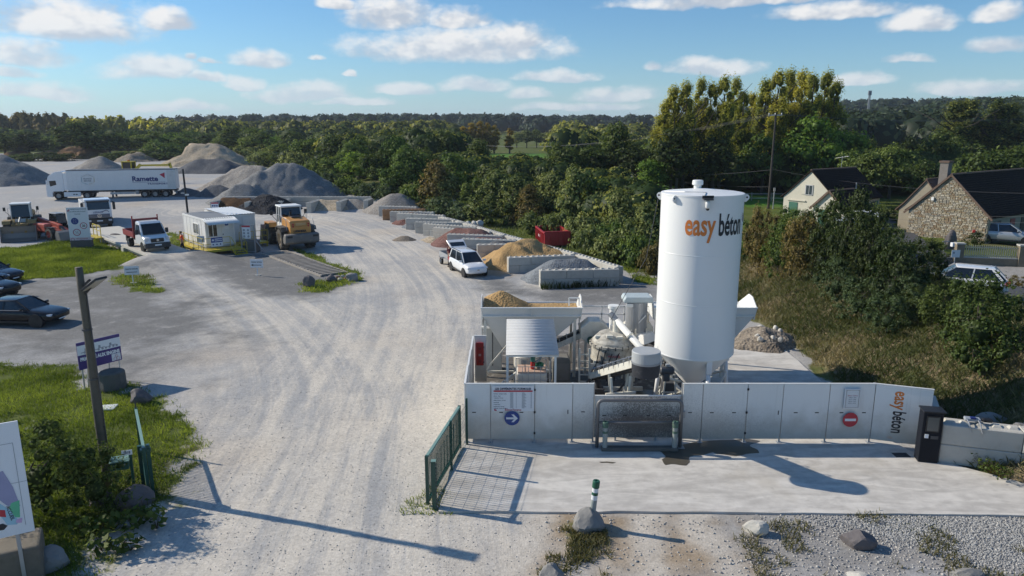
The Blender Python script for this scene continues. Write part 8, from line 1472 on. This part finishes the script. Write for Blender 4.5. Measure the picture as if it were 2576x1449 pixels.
# broad leaved weeds
def weed(label, loc, H, n, leaf, mat, seed):
    rr = np.random.default_rng(seed); t = T('weed_plant', label, 'weed', loc); z = rr.uniform(.15, 1, n) * H; a = rr.uniform(0, 6.28, n); r = .12 + .22 * rr.uniform(0, 1, n); C = np.stack([r * np.cos(a), r * np.sin(a), z], 1); N_ = unit(np.stack([np.cos(a) * .6, np.sin(a) * .6, np.ones(n)], 1) + rr.normal(size=(n, 3)) * .25); V, Fc = quads(C, N_, leaf * rr.uniform(.6, 1.2, n), .62, rr)
    link('leaves', fast_mesh('l', V, Fc, {'tint': ('FLOAT', np.repeat(rr.uniform(.2, 1, n), 4))}), mat, t); s = MB(); [s.tube((0, 0, 0), tuple(C[k] * .9), .006, n=4) for k in range(0, n, 3)]; s.ob('stems', L_BROWN, t)
for k, (u, v) in enumerate(((255, 1345), (285, 1335), (335, 1330), (372, 1310), (395, 1330), (255, 1385), (210, 1345), (300, 1390), (330, 1385))): weed('broad leaved weed below the bush, ' + ['left of centre', 'second from left', 'centre', 'right of centre', 'rightmost', 'lower left', 'leftmost', 'lower middle', 'lower right'][k], gp(u, v), .62, 34, .12, L_WEED, k)
for k, (u, v) in enumerate(((2490, 1190), (2470, 1178), (2520, 1205))): weed('weed tuft at the foot of the right block wall, ' + ['middle', 'left', 'right'][k], gp(u, v), .45, 60, .05, L_WEED, 20 + k)
# ================================================================ uncountable stuff
def blades(name, label, X, Y, h, w, mat, cat, lean=.5, seed=0, tint=None, par=None):
    rr = np.random.default_rng(seed); n = len(X); Z = gzi(X, Y) - .01; a = rr.uniform(0, 6.28, n); b = rr.uniform(0, 6.28, n); hh = h * rr.uniform(.45, 1.25, n); ww = w * rr.uniform(.6, 1.2, n); ln = hh * lean * rr.uniform(.2, 1.1, n)
    B = np.stack([X, Y, Z], 1); dx = np.stack([np.cos(a), np.sin(a), np.zeros(n)], 1) * ww[:, None]; tip = np.stack([np.cos(b) * ln, np.sin(b) * ln, hh], 1); mid = tip * .5 + np.stack([np.zeros(n), np.zeros(n), hh * .12], 1)
    V = np.stack([B - dx, B + dx, B + mid + dx * .7, B + tip], 1).reshape(-1, 3); tn = np.clip((rr.uniform(0, 1, n) if tint is None else tint + rr.normal(0, .16, n)), 0, 1)
    return link(name, fast_mesh(name, V, np.arange(4 * n, dtype=np.int32).reshape(-1, 4), {'tint': ('FLOAT', np.repeat(tn, 4))}), mat, kind='stuff', label=label, cat=cat)
def scatter(polys, n, thr=.5, rng=np.random.default_rng(5), soft=.6, jit=1.4):
    out = []
    for poly, k in polys:
        W_ = px2w(poly); x0, x1 = min(p[0] for p in W_), max(p[0] for p in W_); y0, y1 = min(p[1] for p in W_), max(p[1] for p in W_); x0 = max(x0, -46); y0 = max(y0, 9); X = rng.uniform(x0, x1, k); Y = rng.uniform(y0, y1, k); m = mask(poly, soft, jit, X, Y) > rng.uniform(.1, 1, k); out.append(np.stack([X[m], Y[m]], 1))
    return np.concatenate(out)
Q = scatter([(LAWN, 130000)], 0, soft=1.3, jit=2.4); Q = Q[fbm(Q[:, 0] * .9, Q[:, 1] * .9, 71, 3) > .3 + .12 * np.random.default_rng(3).uniform(-1, 1, len(Q))]; blades('lawn_grass', 'green lawn grass left of the entrance', Q[:, 0], Q[:, 1], .16, .014, G_LAWN, 'grass', .8, 1, np.clip(fbm(Q[:, 0] * .7, Q[:, 1] * .7, 61, 3) * 1.6 - .35, 0, 1))
Q = scatter([(GRASS2, 70000), (GCAB, 4000), (GSTRIP, 9000), (GPARK, 3500), (GROCK, 2500), (GNEAR, 2000)], 0); blades('verge_grass', 'green rough grass around the weighbridge and gravel island', Q[:, 0], Q[:, 1], .2, .024, G_LAWN, 'grass', .8, 2, np.clip(fbm(Q[:, 0] * .5, Q[:, 1] * .5, 62, 3) * 1.6 - .3, 0, 1))
Q = scatter([(GTRACK, 30000)], 0); blades('track_grass', 'sparse grass on the track behind the stock bays', Q[:, 0], Q[:, 1], .3, .04, G_DRY, 'grass', .6, 3, np.clip(fbm(Q[:, 0] * .3, Q[:, 1] * .3, 63, 3) - .1, 0, 1))
rr = np.random.default_rng(9); X = rr.uniform(11, 30, 170000); Y = rr.uniform(20, 66, 170000); S_ = poly_dist(X, Y, FOOT); k = (S_ > .1 + .8 * rr.uniform(0, 1, len(X))) & (S_ < 14) & (sdist(X, Y, SLAB) < -.1); X, Y, S_ = X[k], Y[k], S_[k]
tn = np.clip((fbm(X * .35, Y * .35, 64, 4) - .42) * 3.2 + .02, 0, 1); blades('bank_grass', 'long dry tan and green grass on the bank', X, Y, .32, .018, G_DRY, 'grass', 1.1, 4, tn)
Q = scatter([(WEEDS, 5000), (DIRTR, 9000)], 0); k = fbm(Q[:, 0] * .8, Q[:, 1] * .8, 66, 3) > .56; Q = Q[k]; blades('foreground_weeds', 'sparse weeds between the foreground stones', Q[:, 0], Q[:, 1], .16, .016, G_DRY, 'weeds', .9, 5, np.full(len(Q), .2))
X = rr.uniform(-3.2, -1.7, 700); Y = rr.uniform(18.6, 20.6, 700); k = fbm(X * 1.5, Y * 1.5, 70, 2) > .5; blades('gate_weeds', 'small weeds at the foot of the right gate', X[k], Y[k], .12, .016, G_LAWN, 'weeds', .9, 6)
p0, p1 = G(1360, 727), G(1555, 716); tt_ = rr.uniform(0, 1, 500); blades('wall_weeds', 'dark weeds along the front of the nearest bay wall', p0.x + (p1.x - p0.x) * tt_, p0.y + (p1.y - p0.y) * tt_ - rr.uniform(.0, .4, 500), .5, .02, L_DARK, 'weeds', .5, 7)
# loose stones
def pebbles(name, label, X, Y, s0, s1, mat, seed, cat='gravel'):
    b = bmesh.new(); bmesh.ops.create_icosphere(b, subdivisions=1, radius=1); bv = np.array([v.co[:] for v in b.verts]); bf = np.array([[v.index for v in f.verts] for f in b.faces], np.int32); b.free(); rr = np.random.default_rng(seed); n = len(X); s = rr.uniform(s0, s1, n) * rr.uniform(.6, 1, n)
    J = bv[None] * (1 + rr.uniform(-.25, .25, (n, len(bv), 1))) * np.stack([s * rr.uniform(.7, 1.2, n), s * rr.uniform(.7, 1.2, n), s * rr.uniform(.45, .8, n)], 1)[:, None, :]; C = np.stack([X, Y, gzi(X, Y) + s * .25], 1); V = (J + C[:, None, :]).reshape(-1, 3); Fc = (bf[None] + (np.arange(n) * len(bv))[:, None, None]).reshape(-1, 3)
    return link(name, fast_mesh(name, V, Fc, {'tint': ('FLOAT', np.repeat(rr.uniform(0, 1, n), len(bv)))}), mat, kind='stuff', label=label, cat=cat)
def peb_mat(name, a, b_):
    m = bpy.data.materials.new(name); m.use_nodes = True; nt = m.node_tree; t = nd(nt, 'Attribute', attribute_name='tint').outputs['Fac']; nt.links.new(mixc(nt, t, a, b_), nt.nodes['Principled BSDF'].inputs['Base Color']); nt.nodes['Principled BSDF'].inputs['Roughness'].default_value = .9; return m
PB = peb_mat('loose_gravel', (.22, .215, .21), (.58, .55, .50)); PBW = peb_mat('white_gravel', (.19, .19, .19), (.46, .45, .425))
GRV = [(2010, 1300), (2600, 1285), (2800, 1350), (2700, 1420), (2450, 1430), (2330, 1390), (2200, 1345), (2080, 1330)]
Q = scatter([(GRV, 26000)], 0, soft=1.2, jit=1.6); pebbles('white_gravel', 'bed of loose white gravel at the lower right', Q[:, 0], Q[:, 1], .016, .042, PBW, 1)
Q = scatter([(DIRTR, 3500), (EARTHF, 600)], 0); pebbles('loose_stones', 'scattered small stones on the foreground dirt', Q[:, 0], Q[:, 1], .012, .045, PB, 2)
X = rr.uniform(-12, 2, 9000); Y = 14 + 34 * rr.uniform(0, 1, 9000) ** 1.6; k = (gzi(X, Y) > -.04) & (sdist(X, Y, SLAB) < -.15); pebbles('yard_chippings', 'stray chippings across the entrance yard', X[k], Y[k], .008, .026, PB, 3)
# far woods
def wood(name, label, P, H, W, nq, qs, mat, seed):
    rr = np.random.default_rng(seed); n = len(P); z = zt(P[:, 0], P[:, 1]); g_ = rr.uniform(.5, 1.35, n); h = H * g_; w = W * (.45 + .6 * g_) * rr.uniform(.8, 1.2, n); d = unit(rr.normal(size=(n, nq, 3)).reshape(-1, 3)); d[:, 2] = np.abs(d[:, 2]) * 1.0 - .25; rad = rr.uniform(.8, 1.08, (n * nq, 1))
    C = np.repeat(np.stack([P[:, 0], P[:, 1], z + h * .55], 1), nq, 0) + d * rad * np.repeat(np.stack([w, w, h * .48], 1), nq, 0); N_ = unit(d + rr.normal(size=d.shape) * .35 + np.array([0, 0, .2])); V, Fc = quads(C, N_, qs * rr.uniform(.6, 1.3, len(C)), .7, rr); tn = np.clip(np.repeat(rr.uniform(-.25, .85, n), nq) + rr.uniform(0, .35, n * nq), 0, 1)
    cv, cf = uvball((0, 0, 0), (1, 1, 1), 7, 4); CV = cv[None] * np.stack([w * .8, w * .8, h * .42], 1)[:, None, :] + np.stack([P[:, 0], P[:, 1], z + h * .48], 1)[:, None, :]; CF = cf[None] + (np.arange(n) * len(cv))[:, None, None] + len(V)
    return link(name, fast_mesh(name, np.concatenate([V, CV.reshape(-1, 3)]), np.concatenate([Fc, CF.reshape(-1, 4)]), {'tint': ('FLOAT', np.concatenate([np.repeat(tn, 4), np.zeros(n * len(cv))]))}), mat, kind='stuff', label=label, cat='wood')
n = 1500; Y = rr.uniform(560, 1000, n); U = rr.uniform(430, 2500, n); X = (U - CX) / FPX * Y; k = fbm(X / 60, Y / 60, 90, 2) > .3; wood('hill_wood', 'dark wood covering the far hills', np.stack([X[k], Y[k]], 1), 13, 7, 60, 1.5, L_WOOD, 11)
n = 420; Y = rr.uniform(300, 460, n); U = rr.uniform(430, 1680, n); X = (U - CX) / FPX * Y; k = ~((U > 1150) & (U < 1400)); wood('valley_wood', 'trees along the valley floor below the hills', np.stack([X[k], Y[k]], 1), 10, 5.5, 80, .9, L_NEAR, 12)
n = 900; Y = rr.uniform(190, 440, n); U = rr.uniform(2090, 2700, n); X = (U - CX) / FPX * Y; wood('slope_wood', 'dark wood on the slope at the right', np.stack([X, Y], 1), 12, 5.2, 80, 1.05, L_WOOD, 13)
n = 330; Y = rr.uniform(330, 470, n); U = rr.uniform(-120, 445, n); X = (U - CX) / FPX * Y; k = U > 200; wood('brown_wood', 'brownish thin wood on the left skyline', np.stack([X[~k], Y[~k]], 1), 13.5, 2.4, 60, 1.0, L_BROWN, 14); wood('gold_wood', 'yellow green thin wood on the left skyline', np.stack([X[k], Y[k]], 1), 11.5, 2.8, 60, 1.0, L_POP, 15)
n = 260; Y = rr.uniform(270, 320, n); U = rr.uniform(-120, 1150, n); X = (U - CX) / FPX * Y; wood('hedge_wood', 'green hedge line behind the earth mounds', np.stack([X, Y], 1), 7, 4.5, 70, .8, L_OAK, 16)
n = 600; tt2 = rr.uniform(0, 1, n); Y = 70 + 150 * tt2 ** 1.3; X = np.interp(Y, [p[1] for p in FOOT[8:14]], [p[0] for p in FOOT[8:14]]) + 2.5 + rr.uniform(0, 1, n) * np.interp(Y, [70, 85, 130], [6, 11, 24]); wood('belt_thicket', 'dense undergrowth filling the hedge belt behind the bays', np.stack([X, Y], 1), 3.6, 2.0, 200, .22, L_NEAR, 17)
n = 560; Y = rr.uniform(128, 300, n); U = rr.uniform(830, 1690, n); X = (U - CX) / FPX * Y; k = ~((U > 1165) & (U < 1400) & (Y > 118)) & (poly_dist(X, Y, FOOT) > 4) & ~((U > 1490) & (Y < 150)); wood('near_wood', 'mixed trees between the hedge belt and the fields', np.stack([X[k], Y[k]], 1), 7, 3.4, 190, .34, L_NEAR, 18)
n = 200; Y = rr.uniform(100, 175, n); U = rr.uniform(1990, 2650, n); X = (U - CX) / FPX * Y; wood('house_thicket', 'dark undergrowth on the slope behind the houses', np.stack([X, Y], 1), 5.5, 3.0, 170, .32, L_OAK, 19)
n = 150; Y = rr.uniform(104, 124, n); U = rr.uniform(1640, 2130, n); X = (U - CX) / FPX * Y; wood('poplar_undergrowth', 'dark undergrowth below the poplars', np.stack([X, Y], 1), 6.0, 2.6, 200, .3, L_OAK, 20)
# ================================================================ air
hm = bpy.data.materials.new('haze_air'); hm.use_nodes = True; nt = hm.node_tree; nt.nodes.clear()
pv = nt.nodes.new('ShaderNodeVolumePrincipled'); pv.inputs['Color'].default_value = (.80, .88, 1, 1); pv.inputs['Density'].default_value = .00016; pv.inputs['Anisotropy'].default_value = .2
nt.links.new(pv.outputs[0], nd(nt, 'OutputMaterial').inputs['Volume'])
MB().bx(xs.min() - 200, xs.max() + 200, ys.min() - 200, ys.max() + 200, GZ.min() - 1.5, max(60, GZ.max() + 25)).ob('haze', hm, kind='stuff', label='thin bluish haze in the air', cat='haze')
SC.cycles.volume_bounces = 0
